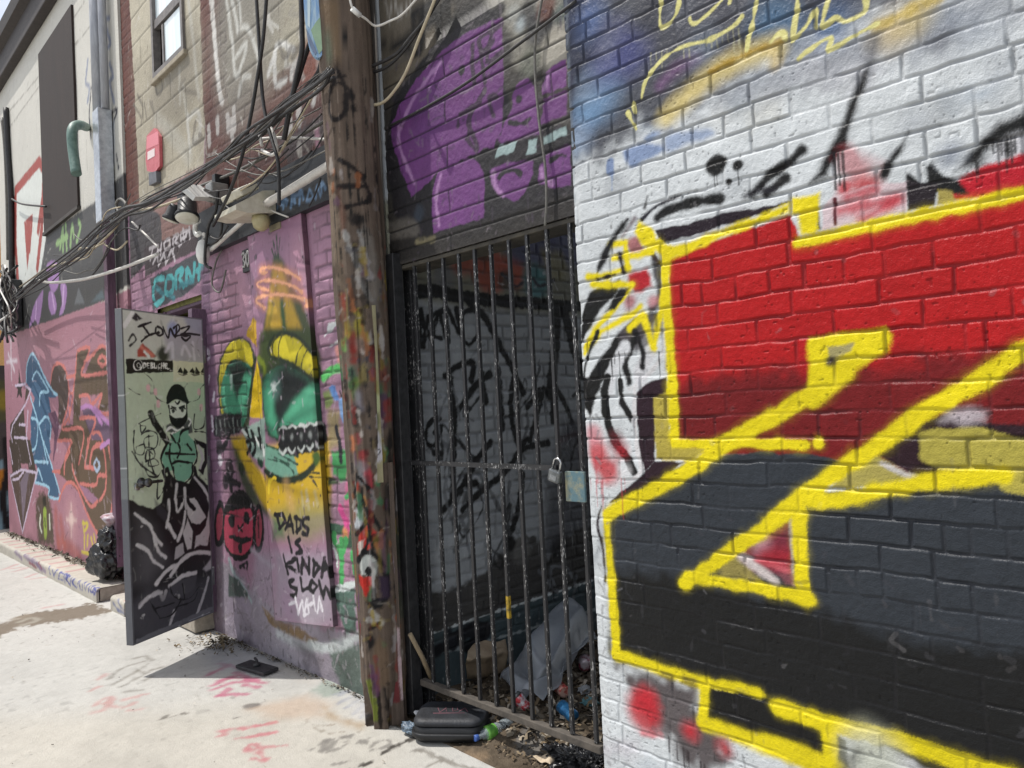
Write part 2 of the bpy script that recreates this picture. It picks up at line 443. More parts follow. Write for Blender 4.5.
A.dot(R5((690, 165))[0], .03, '#84878f', .06, .8); A.dot(R5((730, 620))[0], .03, '#8a93a6', .05, .7)
# red field
RED = '#c41220'
A.poly(P_((668, 258), (715, 240), (790, 214), (800, 238), (872, 224), (980, 200), (1060, 180), (1400, 90), (2600, -228), (2600, 579), (1400, 520), (1040, 500), (900, 470), (846, 462), (672, 450)), RED, .01)
A.poly(P_((668, 385), (760, 368), (840, 372), (930, 356), (1060, 345), (1400, 340), (2600, 265), (2600, 649), (1400, 560), (1040, 500), (860, 475), (672, 455)), '#7c0f20', .07, .95, .02)
# pink and dark boxes above the field
A.poly(R6((212, 60), (270, 20), (400, -30), (556, -40), (556, 80), (215, 155)), '#e8d3d8', .008)
for q in (R6((290, 75), (380, 55), (500, 35)), R6((380, 110), (450, 70), (520, 30)), R6((320, 20), (420, -10))): A.line(q, .03, '#cf3f4c', .03, .8)
A.line(R6((268, 30), (270, 130)), .006, '#6a3038', .006)
A.poly(R6((205, 70), (215, 150), (185, 158), (190, 90)), '#241c22', .01)
A.poly(R6((556, -40), (680, -40), (672, 55), (556, 80)), '#2a2228', .008); A.poly(R6((680, -10), (735, -2), (750, 40), (672, 58)), '#b9a95a', .008)
# grey field
A.poly(P_((603, 513), (650, 480), (700, 457), (760, 452), (816, 455), (843, 461), (850, 472), (806, 492), (880, 488), (990, 480), (1060, 484), (1400, 500), (2600, 545), (2600, 1417), (1400, 1000), (1040, 812), (960, 780), (800, 709), (700, 683), (613, 660)), '#3a3f46', .008)
A.poly(P_((611, 570), (660, 573), (720, 588), (830, 612), (900, 640), (1060, 660), (1400, 740), (2600, 1000), (2600, 1417), (1400, 1000), (1040, 812), (960, 780), (800, 709), (700, 683), (611, 660)), '#121113', .06, .95, .02)
A.poly(R7((430, 285), (480, 240), (520, 190), (620, 150), (700, 120), (860, 150), (1060, 165), (1400, 200), (1400, 300), (900, 300), (600, 380)), '#331a26', .012)
A.poly(R7((605, 215), (640, 185), (760, 178), (880, 175), (940, 205), (1040, 220), (1400, 260), (1400, 480), (1000, 440), (940, 425), (900, 395), (720, 345), (640, 322), (610, 285)), '#c2b552', .012, 1, sm=True)
A.poly(R7((690, 150), (720, 105), (800, 92), (880, 110), (870, 150), (780, 158)), '#cfc3c9', .03, .95)
A.poly(R7((335, 330), (430, 280), (520, 335), (600, 378), (480, 410), (320, 420), (240, 420)), '#b9ac5c', .012)
A.line(R7((455, 320), (520, 350), (590, 382)), .02, '#d8d2d0', .012)
# triangle inset
A.poly(R3((920, 530), (925, 745), (910, 768), (700, 740), (620, 720), (700, 670)), '#863444', .02)
A.poly(R3((640, 720), (700, 680), (760, 740), (800, 790), (640, 780)), '#a89a58', .02)
A.dot(R3((800, 640))[0], .03, '#c79aa6', .05, .8); A.line(R3((720, 690), (800, 740), (860, 790)), .03, '#e2d6d4', .02); A.line(R3((790, 700), (920, 750)), .02, '#d86a74', .015)
A.line(R3((830, 690), (900, 690)), .05, '#b82a38', .04, .8); A.line(R3((925, 530), (935, 800)), .012, '#b8a8a8', .008)
A.poly(R8((40, -10), (120, -10), (120, 40), (70, 35)), '#9a5a62', .02, .8)
# left figure: spirals and star
BK = '#1a161b'
A.line(R2((270, 110), (190, 230), (145, 340)), .012, '#2a2028', .012); A.line(R2((300, 105), (250, 180)), .012, '#5a3038', .02, .7)
A.line(R2((340, 60), (350, 20)), .01, '#444', .012); A.line(R2((390, 105), (430, 75), (520, 45), (640, 28)), .035, '#1a171c', .015)
A.line(R2((330, 110), (390, 55), (480, 15)), .014, '#23202a', .012); A.line(R2((740, 20), (790, -5), (860, -5)), .02, '#23202a', .02, .8)
A.poly(R2((385, 155), (500, 128), (640, 92), (820, 58), (915, 40), (840, 80), (640, 140), (520, 180), (405, 205)), '#2a1e28', .008)
A.poly(R2((175, 370), (240, 350), (235, 400), (160, 470), (110, 560), (78, 610), (80, 500), (120, 400)), BK, .014)
A.poly(R2((300, 500), (230, 570), (150, 680), (85, 790), (80, 840), (120, 900), (160, 780), (230, 680), (330, 590), (400, 480)), BK, .012)
A.poly(R2((230, 560), (330, 500), (420, 480), (415, 560), (330, 640), (260, 640)), '#5a5358', .02, .8)
A.line(R2((300, 590), (260, 680), (280, 760)), .03, BK, .012); A.line(R2((380, 270), (400, 420), (370, 470)), .03, '#2c262c', .02, .9)
A.line(R2((420, 560), (400, 670), (340, 740), (280, 790)), .012, '#e6e4e6', .01); A.drips(R2((215, 600), (230, 600), (240, 590), (330, 640), (345, 660)), .05, .1, .004, BK)
A.line(R2((260, 620), (210, 720), (190, 800)), .05, '#e2e4e8', .012); A.line(R2((360, 640), (320, 720), (330, 770)), .05, '#e2e2e6', .02)
A.poly(R3((95, -20), (135, -30), (105, 60), (92, 90)), BK, .01)
A.line(R3((190, -20), (178, 60), (190, 150), (215, 220), (270, 300), (300, 355)), .036, BK, .01); A.line(R3((243, -10), (250, 70), (290, 140)), .026, BK, .01)
A.poly(R3((302, 40), (350, 0), (430, -30), (432, 40), (380, 70), (380, 310), (345, 350), (318, 320), (310, 180)), '#33202a', .008)
A.poly(R3((338, 352), (380, 308), (500, 312), (420, 372), (250, 460), (200, 475), (262, 415)), '#33202a', .008)
A.line(R3((165, 490), (150, 560), (170, 660), (180, 790)), .012, '#33262c', .012)
A.line(R3((300, 20), (298, 150), (312, 280), (325, 350), (262, 400)), .018, '#eceaec', .008)
A.poly(R3((375, 55), (440, 30), (440, 225), (590, 260), (530, 312), (385, 300)), '#c6b450', .01)
for q, r, c in (((150, 275), .05, '#d8303c'), ((190, 345), .05, '#d82834'), ((130, 205), .04, '#e0909a'), ((240, 260), .035, '#b82c38'), ((220, 220), .03, '#6a2830'), ((260, 350), .02, '#f0eef0')):
    A.dot(R3(q)[0], r, c, .05, .85)
A.line(R3((140, 300), (150, 390)), .012, '#d84450', .02, .7)
A.poly(R2((275, 330), (350, 300), (375, 380), (300, 405), (270, 370)), '#c22832', .02); A.poly(R2((255, 200), (320, 170), (340, 240), (285, 250)), '#a83034', .02, .8)
A.dot(R2((375, 435))[0], .02, '#d88a92', .03, .8); A.dot(R2((280, 440))[0], .03, '#b4555c', .03, .8)
A.line(R2((365, 240), (405, 290)), .022, '#3a2c30', .01)
Y = '#ffea08'
A.lines([R2((200, 210), (262, 205), (275, 300)), R2((275, 300), (190, 335), (115, 340)), R2((130, 370), (290, 372)), R2((290, 372), (230, 450), (150, 540), (95, 625)), R2((95, 645), (160, 560), (290, 490), (320, 460)),
         R2((335, 500), (375, 625)), R2((375, 625), (400, 500), (420, 400)), R2((290, 258), (370, 238)), R2((215, 265), (270, 255)), R2((280, 545), (330, 490))], .028, Y, soft=.014, sm=False)
A.poly(R2((318, 120), (368, 140), (402, 215), (380, 235), (330, 215), (300, 160)), Y, .014)
A.line(R2((255, 130), (205, 200), (160, 300)), .03, '#1d191e', .02); A.line(R2((240, 250), (255, 320)), .02, '#2a1f24', .015); A.line(R2((150, 350), (220, 330)), .012, '#2a1f24', .012); A.poly(R2((240, 385), (285, 380), (220, 470), (180, 480)), '#1d191e', .014)
A.line(R2((150, 560), (95, 700), (90, 800)), .02, '#1a161b', .012); A.line(R3((110, 20), (100, 90)), .02, '#1a161b', .012); A.line(R2((300, 560), (330, 640), (330, 700)), .022, '#1f1a20', .012); A.line(R2((440, 590), (430, 700)), .02, '#9a96a0', .02, .8)
# yellow outlines of the big letters
A.lines([R2((395, 210), (420, 260), (425, 400), (435, 560), (445, 700), (450, 790)), R3((448, 0), (455, 100), (455, 225))], .043, Y, soft=.012)
A.poly(R2((395, 225), (510, 200), (640, 150), (780, 100), (922, 40), (922, 85), (780, 135), (640, 190), (520, 240), (420, 285)), Y, .016)
A.poly(R2((925, 25), (1040, 2), (1035, 150), (1015, 172), (962, 172), (950, 92), (922, 92)), Y, .014)
A.line(R6((120, 200), (410, 135)), .035, Y, .012, sm=False); A.line(R6((420, 130), (840, 45), (1080, -10), (1400, -90), (3400, -590)), .038, Y, .012, sm=False)
A.line(R3((455, 240), (640, 238), (800, 238), (980, 242)), .034, Y, .010); A.line(R7((0, 240), (140, 244)), .028, Y, .01); A.dot(R7((203, 236))[0], .019, Y, .012)
A.poly(R6((160, 582), (465, 545), (495, 570), (480, 640), (430, 668), (330, 720), (262, 790), (150, 800), (160, 690)), Y, .016)
A.poly(R6((235, 618), (338, 608), (332, 640), (268, 668), (240, 690)), '#b6ab74', .01); A.dot(R6((250, 675))[0], .014, '#4a3c30', .02)
A.line(R3((190, 520), (430, 395), (560, 318), (680, 225), (860, 130), (1024, 30)), .058, Y, .014, sm=False); A.line(R7((170, 60), (250, 0), (300, -40)), .058, Y, .02, sm=False)
A.line(R3((500, 800), (640, 700), (800, 590), (920, 500), (1024, 430)), .050, Y, .014, sm=False)
A.line(R7((0, 560), (150, 440), (320, 320), (480, 220), (600, 125), (780, 25), (900, -40)), .054, Y, .014, sm=False); A.line(R6((800, 770), (920, 700), (1060, 610), (1300, 440), (2000, -60)), .046, Y, .014, sm=False)
A.line(R7((170, 470), (300, 462), (480, 420), (700, 385), (940, 362)), .048, Y, .016); A.line(R7((230, 445), (480, 440)), .02, Y, .02, .8)
A.line(R7((125, 470), (133, 768), (150, 860)), .050, Y, .012, sm=False); A.line(R4((515, 5), (800, 50), (1000, 90)), .042, Y, .014, sm=False)
A.line(R3((185, 530), (192, 640), (202, 768)), .034, Y, .012); A.line(R4((202, 0), (215, 180), (228, 320)), .044, Y, .012)
A.line(R4((222, 315), (400, 375), (560, 428), (700, 455), (790, 482)), .05, Y, .016)
A.poly(R4((240, 370), (420, 410), (555, 445), (560, 560), (700, 650), (640, 760), (520, 800), (430, 640), (330, 560)), '#4b3c3d', .07, .9, .03)
A.poly(R4((570, 440), (800, 490), (880, 500), (1040, 575), (1150, 660), (1150, 760), (800, 680), (575, 600)), '#1c191a', .012); A.poly(R8((-10, 520), (240, 590), (250, 730), (-10, 660)), '#1c191a', .012)
A.poly(R4((595, 465), (810, 512), (870, 520), (1030, 600), (1100, 680), (1080, 720), (800, 640), (595, 560)), '#141214', .012)
A.poly(R8((-10, 560), (225, 625), (215, 710), (-10, 640)), '#141214', .012)
A.line(R4((575, 440), (572, 590)), .044, Y, .014); A.line(R4((575, 590), (800, 672), (1040, 765)), .058, Y, .022, sm=False); A.line(R8((0, 665), (200, 735), (280, 770)), .056, Y, .02, sm=False)
A.line(R4((885, 525), (1030, 575)), .05, Y, .016); A.line(R8((40, 525), (240, 590), (500, 650), (815, 755), (1000, 810), (1800, 1050)), .056, Y, .014, sm=False); A.line(R8((245, 600), (252, 780)), .05, Y, .014)
for q, r in (((330, 540), .07), ((345, 500), .05), ((520, 622), .026), ((655, 685), .024)): A.dot(R4(q)[0], r, '#d2303c', .06, .9)
A.line(R4((330, 630), (400, 640)), .02, '#dc6670', .02, .7)
rs = np.random.RandomState(8); A.drips([R4((430+t, 640+t*.8))[0] for t in rs.uniform(0, 150, 11)], .05, .22, .005, '#3a3234', .7); A.drips([R5((t, 560))[0] for t in rs.uniform(820, 1000, 6)], .03, .09, .005, '#141216', .7); A.drips([R2((t, 640))[0] for t in rs.uniform(190, 400, 8)], .04, .14, .004, '#1a161b', .7); A.drips([R3((t, 380))[0] for t in rs.uniform(110, 260, 8)], .04, .16, .005, '#c8404c', .5)
A.dot(R8((420, 720))[0], .08, '#d9dcc9', .1, .8); A.line(R8((360, 700), (300, 780)), .03, '#5a5a55', .04, .6)
A.line(R1((20, -20), (30, 400), (45, 800)), .02, '#8d96a0', .02, .5)
# worn lower corner: chips in the white paint
rs = np.random.RandomState(4)
for _ in range(26):
    q = (1.83-abs(rs.normal(0, .05)), rs.uniform(.1, 1.5)); P = np.array([q, (q[0]-rs.uniform(0, .02), q[1]+rs.uniform(-.03, .03))], np.float32)
    J, I = A.box(P, .02); A.lay(J, I, A.seg_d(P, J, I, False)-rs.uniform(.002, .007), .006, '#8d8c90', .5, .004)
A.age((.3, 1.85, .2, 3.0), 60, 160, 30, ('#55525a', '#8a8688', '#3c3a40', '#a9a6a8'), .22, 3, .6); A.age((.3, 1.8, .2, 1.0), 40, 60, 6, ('#4a4a4e', '#2a282c', '#5c5b60'), .4, 4, .6)
A.drips([(x, 415) for x in ()], .1, .2, .005, '#fff')
A.weather(.07, .07)
J_ = (R1((195, 70), (95, 210), (455, 120), (580, 140), (730, 170), (600, 330), (755, 350), (885, 220), (490, 470), (775, 450), (920, 390), (655, 500), (530, 560), (765, 570), (415, 590), (500, 650), (325, 690), (910, 600), (115, 680), (760, 740)) +
      R2((785, 180), (510, 240), (915, 240), (610, 310), (980, 320), (835, 350), (700, 385), (570, 400), (487, 420), (630, 490), (925, 440), (515, 580), (785, 560), (645, 670), (945, 650), (525, 750), (790, 740), (635, 130), (490, 70)) +
      R3((665, 90), (500, 180), (622, 180), (885, 170), (560, 360), (835, 360), (675, 450), (530, 430), (570, 540), (310, 520), (215, 580), (365, 600), (440, 600), (390, 680), (470, 690), (190, 90)) +
      R6((90, 40), (415, 160), (845, 70), (75, 230), (300, 300), (140, 330), (460, 270), (655, 240), (440, 380), (740, 330), (90, 440), (260, 520), (620, 470), (110, 650), (470, 600), (640, 690), (265, 720), (870, 570), (790, 550)) +
      R7((125, 60), (485, 40), (885, 50), (200, 170), (365, 170), (55, 170), (550, 150), (355, 240), (515, 270), (800, 250), (330, 360), (490, 460), (915, 510), (325, 560), (575, 600), (700, 610), (810, 620), (960, 630), (450, 700), (660, 720), (240, 740)) +
      R8((250, 40), (360, 60), (465, 70), (680, 100), (820, 130), (590, 200), (515, 230), (845, 220), (660, 300), (860, 450), (345, 400), (510, 420), (890, 670)) + R4((770, 140), (650, 300), (350, 250), (350, 420), (415, 180)) +
      R5((50, 210), (235, 240), (600, 110), (360, 290), (535, 240), (950, 100), (90, 390), (245, 460), (615, 330), (80, 610), (420, 510), (820, 380), (630, 560), (830, 500), (265, 680), (435, 700)))
fine = ((A.us > -1.0)[None, :] & (A.vs < 3.26)[:, None] & (A.vs > .09)[:, None]).astype(np.float32)
A.bricks(joints=J_, mask=fine, depth=.0070, mortar=.0056, tint=.05, mcol='#3c3a40', ma=.30, fillz=np.where(A.vs < .98, .45, 1)[:, None])
A.h += fine*.004*(fbm(A.us, A.vs, .05, 70, 3)-.5)+.012*(fbm(A.us, A.vs, .5, 71, 2)-.5)
pit = sstep((noise2(A.us, A.vs, .011, .011, 91)-.84)*9)*sstep((fbm(A.us, A.vs, .3, 92)-.42)*6); A.h -= fine*.0022*pit; A.c *= (1-.25*pit*fine)[..., None]
edge = sstep((A.us-1.80)/.05)[None, :]; A.h -= edge*.012
A.h[:, -1] -= .006
near_bld = empty('brick_building', (2, .0, 0), 'white painted brick building end covered in giant red, black and yellow spray lettering', 'building')
sheet_obj('wall', A, lambda U, V, H: np.stack([-H, U, V], -1), M_BRICK, near_bld, (4.0, 0, 0))
# ------------------------------------------------------------------ pink brick house with the mural (middle)
T_ = .18229; M_ = .19531; Q_ = .15625
M1 = crop(200, 220, M_); M2 = crop(200, 320, M_); M3 = crop(200, 420, M_); M4 = crop(200, 540, M_)
N1 = crop(310, 180, Q_); N2 = crop(310, 290, Q_); N3 = crop(310, 400, Q_); N4 = crop(310, 510, Q_); N5 = crop(310, 620, Q_)
U1 = crop(120, 100, T_); U2 = crop(200, 0, T_); U3 = crop(200, 110, T_); U4 = crop(120, 200, T_); U5 = crop(0, 0, T_); U6 = crop(0, 110, T_); U7 = crop(130, 0, T_); U8 = crop(0, 200, T_)
us = np.concatenate([np.arange(3.1, 6.98, .008), [6.98]])
vs = np.concatenate([np.arange(-.12, 2.95, .006), np.arange(2.95, 6.4, .009), np.arange(6.4, 7.2, .1)])
B = Sheet(us, vs, wall_uv, '#9c788c', .92, 21, .007)
one = '#fff'
# --- upper storey: sandy block, red brick strips
B.poly(P_((100, -400), (340, -400), (340, 60), (300, 60), (255, 88), (205, 125), (204, 165), (138, 205), (120, 205)), '#b8b09c', .03)
RB = '#5f3226'
def brick_area(px, col, soft=.02): B.poly(px, col, soft); B.poly(px, 1.0, .02, name='bm')
brick_area(P_((108, -300), (114, -100), (117, 0), (121, 90), (125, 180), (127, 212), (139.5, 203), (135, 100), (129, 0), (124, -100), (118, -300)), RB)
brick_area(P_((196, -300), (200, 0), (203, 100), (205, 125), (205, 165), (140, 203), (142, 250), (205, 228), (260, 195), (345, 160), (345, 45), (302, 58), (255, 88), (228, 103), (226, 0), (224, -300)), RB)
B.poly(P_((136, 206), (205, 163), (212, 200), (200, 232), (140, 256)), '#8d6f69', .05, .9, .03)
B.poly(P_((226, 150), (345, 90), (345, 165), (260, 200)), '#5c3a34', .1, .7, .03); B.poly(P_((280, 140), (345, 100), (345, 130), (290, 165)), '#44464c', .06, .7, .03)
B.poly(P_((129, 212), (142, 205), (160, 215), (162, 245), (131, 280)), '#4c484a', .02); B.poly(P_((129, 212), (142, 205), (160, 215), (205, 228), (150, 276), (131, 282)), 1.0, .02, name='bm')
# grey clouds of paint and white tags on the sandy part
for q, r, c in ((U7((200, 520)), .35, '#8f8878'), (U7((300, 480)), .3, '#86806f'), (U7((300, 350)), .3, '#8b8577'), (U7((620, 200)), .5, '#807b70'), (U7((600, 480)), .3, '#8e887c'), (U2((400, 120)), .4, '#96907f'), (U2((250, 60)), .5, '#7d786e')):
    B.dot(q[0], r, c, .4, .75)
WT = '#d3d2cb'
B.lines([U7((320, 0), (345, 200), (365, 420), (380, 530)), U7((270, 380), (275, 560)), U7((290, 470), (310, 620), (330, 760)), U7((330, 640), (370, 620), (385, 680), (350, 760))], .045, '#bcbab0', soft=.05, a=.7)
B.lines([U7((530, 0), (560, 230), (585, 420), (640, 240), (570, 330)), U7((560, 0), (590, 150)), U7((595, 0), (610, 140)), U7((590, 170), (640, 150), (690, 260), (710, 370)), U7((600, 520), (620, 430), (660, 420))], .04, '#c6c5be', soft=.04, a=.85)
B.lines([U2((375, 410), (400, 330), (430, 240), (510, 270)), U2((410, 300), (415, 460), (470, 440)), U2((500, 430), (510, 360), (590, 290), (640, 300)), U2((640, 330), (650, 420), (620, 560))], .045, '#d8d7d2', soft=.03, a=.9)
B.line(U1((200, 110), (300, 210), (380, 310)), .14, '#b9b6aa', .08, .8); B.line(U1((370, 90), (385, 280)), .04, WT, .03, .8); B.line(U1((380, 100), (430, 60), (440, 180), (400, 240)), .04, WT, .04, .7)
B.lines([U7((40, 520), (70, 590), (60, 690)), U7((80, 570), (90, 650)), U7((110, 560), (130, 620), (120, 560)), U7((20, 570), (60, 640))], .03, '#6e695f', soft=.02, a=.8)
B.line(U2((60, 0), (80, 200), (100, 460), (120, 560)), .06, '#cfccc6', .03, .85); B.line(U7((455, 0), (470, 300), (495, 560)), .04, '#d2cfca', .02, .7)
for q, l in ((U2((150, 640)), .2), (U2((185, 600)), .3), (U2((45, 700)), .25), (U2((90, 650)), .2), (U2((540, 580)), .25), (U2((490, 620)), .3), (U3((170, 60)), .25), (U3((540, 200)), .1)):
    B.line([q[0], (q[0][0]+1, q[0][1]+16*l/.25)], .06, '#cdc9c4', .02, .85)
B.lines([U3((560, 290), (580, 350)), U3((600, 270), (620, 330)), U3((640, 110), (650, 280))], .05, '#b98aa0', soft=.03, a=.8)
B.dot(U2((590, 340))[0], .12, '#8c4a34', .1, .9)
# --- lintel tags: dark board with white scrawl, teal letters under it
B.poly(U4((130, 265), (300, 195), (470, 130), (475, 255), (300, 330), (140, 425)), '#453b3e', .02)
B.poly(U4((165, 430), (475, 262), (490, 400), (360, 520), (180, 605)), '#45474c', .015)
WS = '#c4bec2'
B.lines([U4((160, 270), (200, 250)), U4((180, 260), (165, 330)), U4((205, 250), (205, 310)), U4((225, 240), (220, 300)), U4((205, 280), (225, 270)), U4((245, 230), (270, 210), (275, 250), (245, 275), (240, 240)), U4((290, 270), (290, 200), (320, 190), (300, 230), (325, 250)),
         U4((330, 180), (335, 240)), U4((335, 180), (365, 170)), U4((340, 210), (365, 200)), U4((345, 160), (350, 220), (380, 150), (385, 210)), U4((180, 350), (200, 300), (210, 360), (240, 290), (250, 350), (280, 270), (300, 330))], .028, WS, soft=.012, a=.85, sm=False)
TL = '#4fa3a6'
B.lines([U4((240, 430), (195, 440), (180, 520), (200, 570), (240, 540)), U4((255, 440), (250, 510), (290, 500), (290, 430), (260, 425)), U4((310, 480), (310, 400), (345, 385), (330, 430), (350, 470)), U4((365, 460), (365, 390)), U4((370, 380), (400, 430), (410, 350)), U4((430, 430), (440, 330)), U4((420, 390), (450, 370))], .05, TL, soft=.012, a=.95)
B.lines([U4((200, 480), (240, 520)), U4((270, 520), (300, 540)), U4((330, 470), (400, 440))], .05, '#3b7c86', soft=.03, a=.8)
B.poly(U3((0, 690), (110, 620), (255, 560), (260, 650), (140, 740), (0, 775)), '#3a3636', .02)
# --- pink brick zones
for q in (P_((202, 268), (233, 250), (240, 300), (252, 470), (262, 520), (208, 520)), P_((312, 215), (345, 205), (372, 480), (380, 640), (334, 640), (322, 420)), P_((131, 282), (152, 273), (160, 330), (134, 340))): B.poly(q, 1.0, .03, name='bm')
B.dot((236, 300), .2, '#b98a9a', .2, .7); B.dot((327, 260), .15, '#b58aa2', .1, .6)
B.poly(P_((200, 268), (208, 262), (222, 470), (220, 640), (208, 640)), '#6b4f68', .06, .8, .02)
# --- grey parging at the foot of the wall
B.poly(P_((200, 560), (225, 560), (262, 600), (300, 622), (345, 630), (380, 640), (384, 760), (200, 700)), '#8d868f', .06, .95, .03)
B.poly(P_((200, 500), (222, 520), (225, 640), (200, 660)), '#66565f', .08, .85, .02)
B.dot((290, 650), .25, '#a7a0a8', .3, .8); B.dot((240, 610), .2, '#94889a', .3, .8)
B.poly(P_((327, 648), (345, 640), (382, 650), (386, 720), (340, 690)), '#56665c', .05, .9, .03)
B.poly(P_((262, 606), (275, 618), (300, 628), (318, 640), (310, 644), (285, 634), (268, 622)), '#7d6339', .02, .9)

PX = []                                             # the mural runs over the bricks and the nailed-on sheet alike
def both(kind, *a, **k): PX.append((kind, a, k))
both('poly', M1((395, 175), (430, 210), (470, 330), (525, 430), (565, 540), (590, 620), (620, 790), (310, 790), (320, 560), (345, 440), (362, 280), (375, 195)), '#3d4a22', .05, .95)
both('poly', M1((375, 240), (420, 230), (455, 370), (500, 500), (520, 560), (330, 560), (352, 400)), '#b8942a', .06, .95)
both('line', M1((420, 400), (425, 480), (435, 580)), .05, '#34522c', .05); both('line', M1((395, 330), (350, 560)), .03, '#8f7c22', .05)
for q in (M1((390, 190), (375, 105)), M1((398, 180), (392, 85)), M1((402, 190), (410, 90)), M1((385, 200), (368, 150))): both('line', q, .014, '#2d3c2a', .012)
both('poly', M1((310, 570), (350, 560), (560, 560), (620, 700), (620, 800), (290, 800), (300, 650)), '#36441f', .06, .9)
for q in (M1((345, 268), (318, 272), (308, 255), (335, 243), (400, 247), (470, 275), (510, 306)), M1((350, 360), (305, 345), (290, 325), (330, 310), (400, 315), (480, 340), (520, 372)), M1((330, 450), (295, 425), (288, 405), (330, 388), (400, 380), (480, 390), (545, 415), (558, 435), (535, 440))):
    both('line', q, .05, '#d98a6c', .06, .5); both('line', q, .02, '#ffae86', .012)
# lids, eyes
DG = '#24301d'
def shape(px, col, w=.03, oc=DG): both('poly', px, col, .015, sm=True); both('line', px+px[:1], w, oc, .02)
both('poly', M2((85, 300), (100, 200), (150, 110), (200, 85), (260, 115), (285, 190), (280, 260), (250, 560), (190, 560), (100, 480)), '#2a3a20', .03, .95)
both('poly', M2((95, 310), (110, 205), (150, 125), (200, 98), (252, 125), (272, 195), (262, 240), (200, 205), (150, 215), (118, 310), (125, 450), (108, 470)), '#c6b72a', .012, sm=True)
both('poly', M2((108, 330), (150, 225), (200, 210), (262, 250), (245, 400), (230, 520), (200, 545), (135, 480), (112, 440)), '#4f9f7e', .02, sm=True)
both('poly', M2((140, 240), (200, 205), (258, 250), (235, 330), (188, 412), (165, 330)), '#0f2220', .07, .98); both('line', M2((140, 250), (200, 215), (255, 260)), .05, '#0f2220', .08, .7); both('line', M2((158, 290), (160, 340)), .03, '#b9ccc4', .04, .8)
both('line', M2((200, 430), (235, 300)), .08, '#4f9f7e', .05, .8)
both('poly', M2((292, 205), (316, 330), (320, 505), (252, 497), (268, 330)), '#d8b41c', .012); both('line', M2((285, 200), (262, 330), (248, 500)), .02, DG, .02); both('line', M2((300, 200), (330, 240), (322, 330)), .04, '#6b7a22', .03)
both('poly', M1((272, 500), (288, 520), (292, 650), (236, 590)), '#c39a26', .012)
both('poly', M2((320, 300), (410, 225), (500, 245), (612, 310), (620, 420), (610, 540), (420, 560), (400, 620), (350, 590), (318, 450)), '#2a4a3a', .02, .95)
both('poly', M2((328, 300), (410, 235), (500, 252), (600, 315), (608, 400), (598, 535), (400, 545), (402, 605), (350, 570), (325, 450)), '#4c9c7a', .02, sm=True)
both('poly', M2((372, 280), (440, 230), (545, 300), (568, 330), (480, 420), (405, 545), (380, 480), (374, 380)), '#0d1c1e', .09, 1); both('line', M2((372, 300), (440, 250), (540, 310)), .07, '#0d1c1e', .12, .8); both('line', M2((440, 440), (405, 530)), .05, '#142a28', .08, .8); both('dot', M2((380, 340))[0], .06, '#6f9c90', .14, .6); both('dot', M2((376, 342))[0], .022, '#f0f5f0', .05, .98); both('lines', [M2((350, 375), (405, 315)), M2((365, 330), (390, 360))], .012, '#d5e0da', .02, .8)
both('line', M2((560, 360), (470, 470), (420, 545)), .06, '#58ad88', .05, .7); both('line', M2((340, 330), (345, 480)), .06, '#3f8a6a', .06, .7)
both('poly', M2((350, 150), (378, 92), (440, 68), (512, 98), (565, 160), (608, 235), (606, 315), (560, 292), (500, 245), (400, 200), (362, 185)), '#c9ba28', .012, sm=True); both('line', M2((350, 150), (378, 92), (440, 68), (512, 98), (565, 160), (608, 235), (606, 315), (560, 292), (500, 245), (400, 200), (362, 185), (350, 150)), .03, DG, .02)
for q in (M2((418, 75), (400, 130), (400, 195)), M2((530, 120), (500, 170), (490, 230)), M2((550, 150), (525, 200), (518, 250)), M2((600, 235), (575, 255), (560, 285)), M2((385, 90), (370, 130), (372, 180))): both('line', q, .014, '#4a4a1c', .012)
both('line', M2((328, 300), (410, 235), (500, 252), (600, 315)), .06, '#16261c', .10, .8); both('line', M2((325, 320), (325, 450), (350, 570), (400, 610)), .05, '#1f3a2c', .08, .7); both('line', M2((600, 400), (600, 530)), .06, '#1f3a2c', .08, .6); both('line', M2((105, 330), (112, 440), (140, 500)), .05, '#1f3a2c', .07, .7); both('line', M2((240, 420), (215, 540)), .05, '#1f3a2c', .07, .6)
# body and jaw
both('poly', M3((150, 85), (232, 80), (250, 180), (335, 300), (345, 130), (660, 100), (672, 300), (662, 480), (400, 520), (310, 430), (235, 280), (180, 170)), '#c9a52a', .06, 1)
both('poly', M3((165, 130), (200, 160), (240, 280), (300, 400), (360, 500), (300, 470), (240, 410), (190, 260)), '#2f4224', .08, .9)
both('poly', M3((360, 470), (520, 420), (665, 430), (672, 560), (560, 620), (400, 600)), '#8d8a5c', .15, .8); both('poly', M3((375, 500), (430, 520), (430, 600), (375, 610)), '#4c6a4a', .08, .8)
both('poly', M3((330, 120), (480, 180), (505, 285), (430, 305), (350, 285), (330, 230)), '#6f9c89', .02); both('line', M3((340, 130), (500, 185)), .02, '#284a38', .015)
for q in (M3((345, 200), (430, 220), (480, 270)), M3((380, 190), (460, 230)), M3((400, 170), (500, 230))): both('line', q, .012, '#2c4a3e', .01)
both('line', M3((335, 262), (380, 295), (450, 310), (520, 290), (570, 250), (600, 190)), .045, '#1f2a1e', .02); both('dot', M3((595, 195))[0], .045, '#3f5a24', .04)
both('line', M3((350, 370), (355, 320), (375, 298), (385, 300)), .025, '#e0c234', .01)
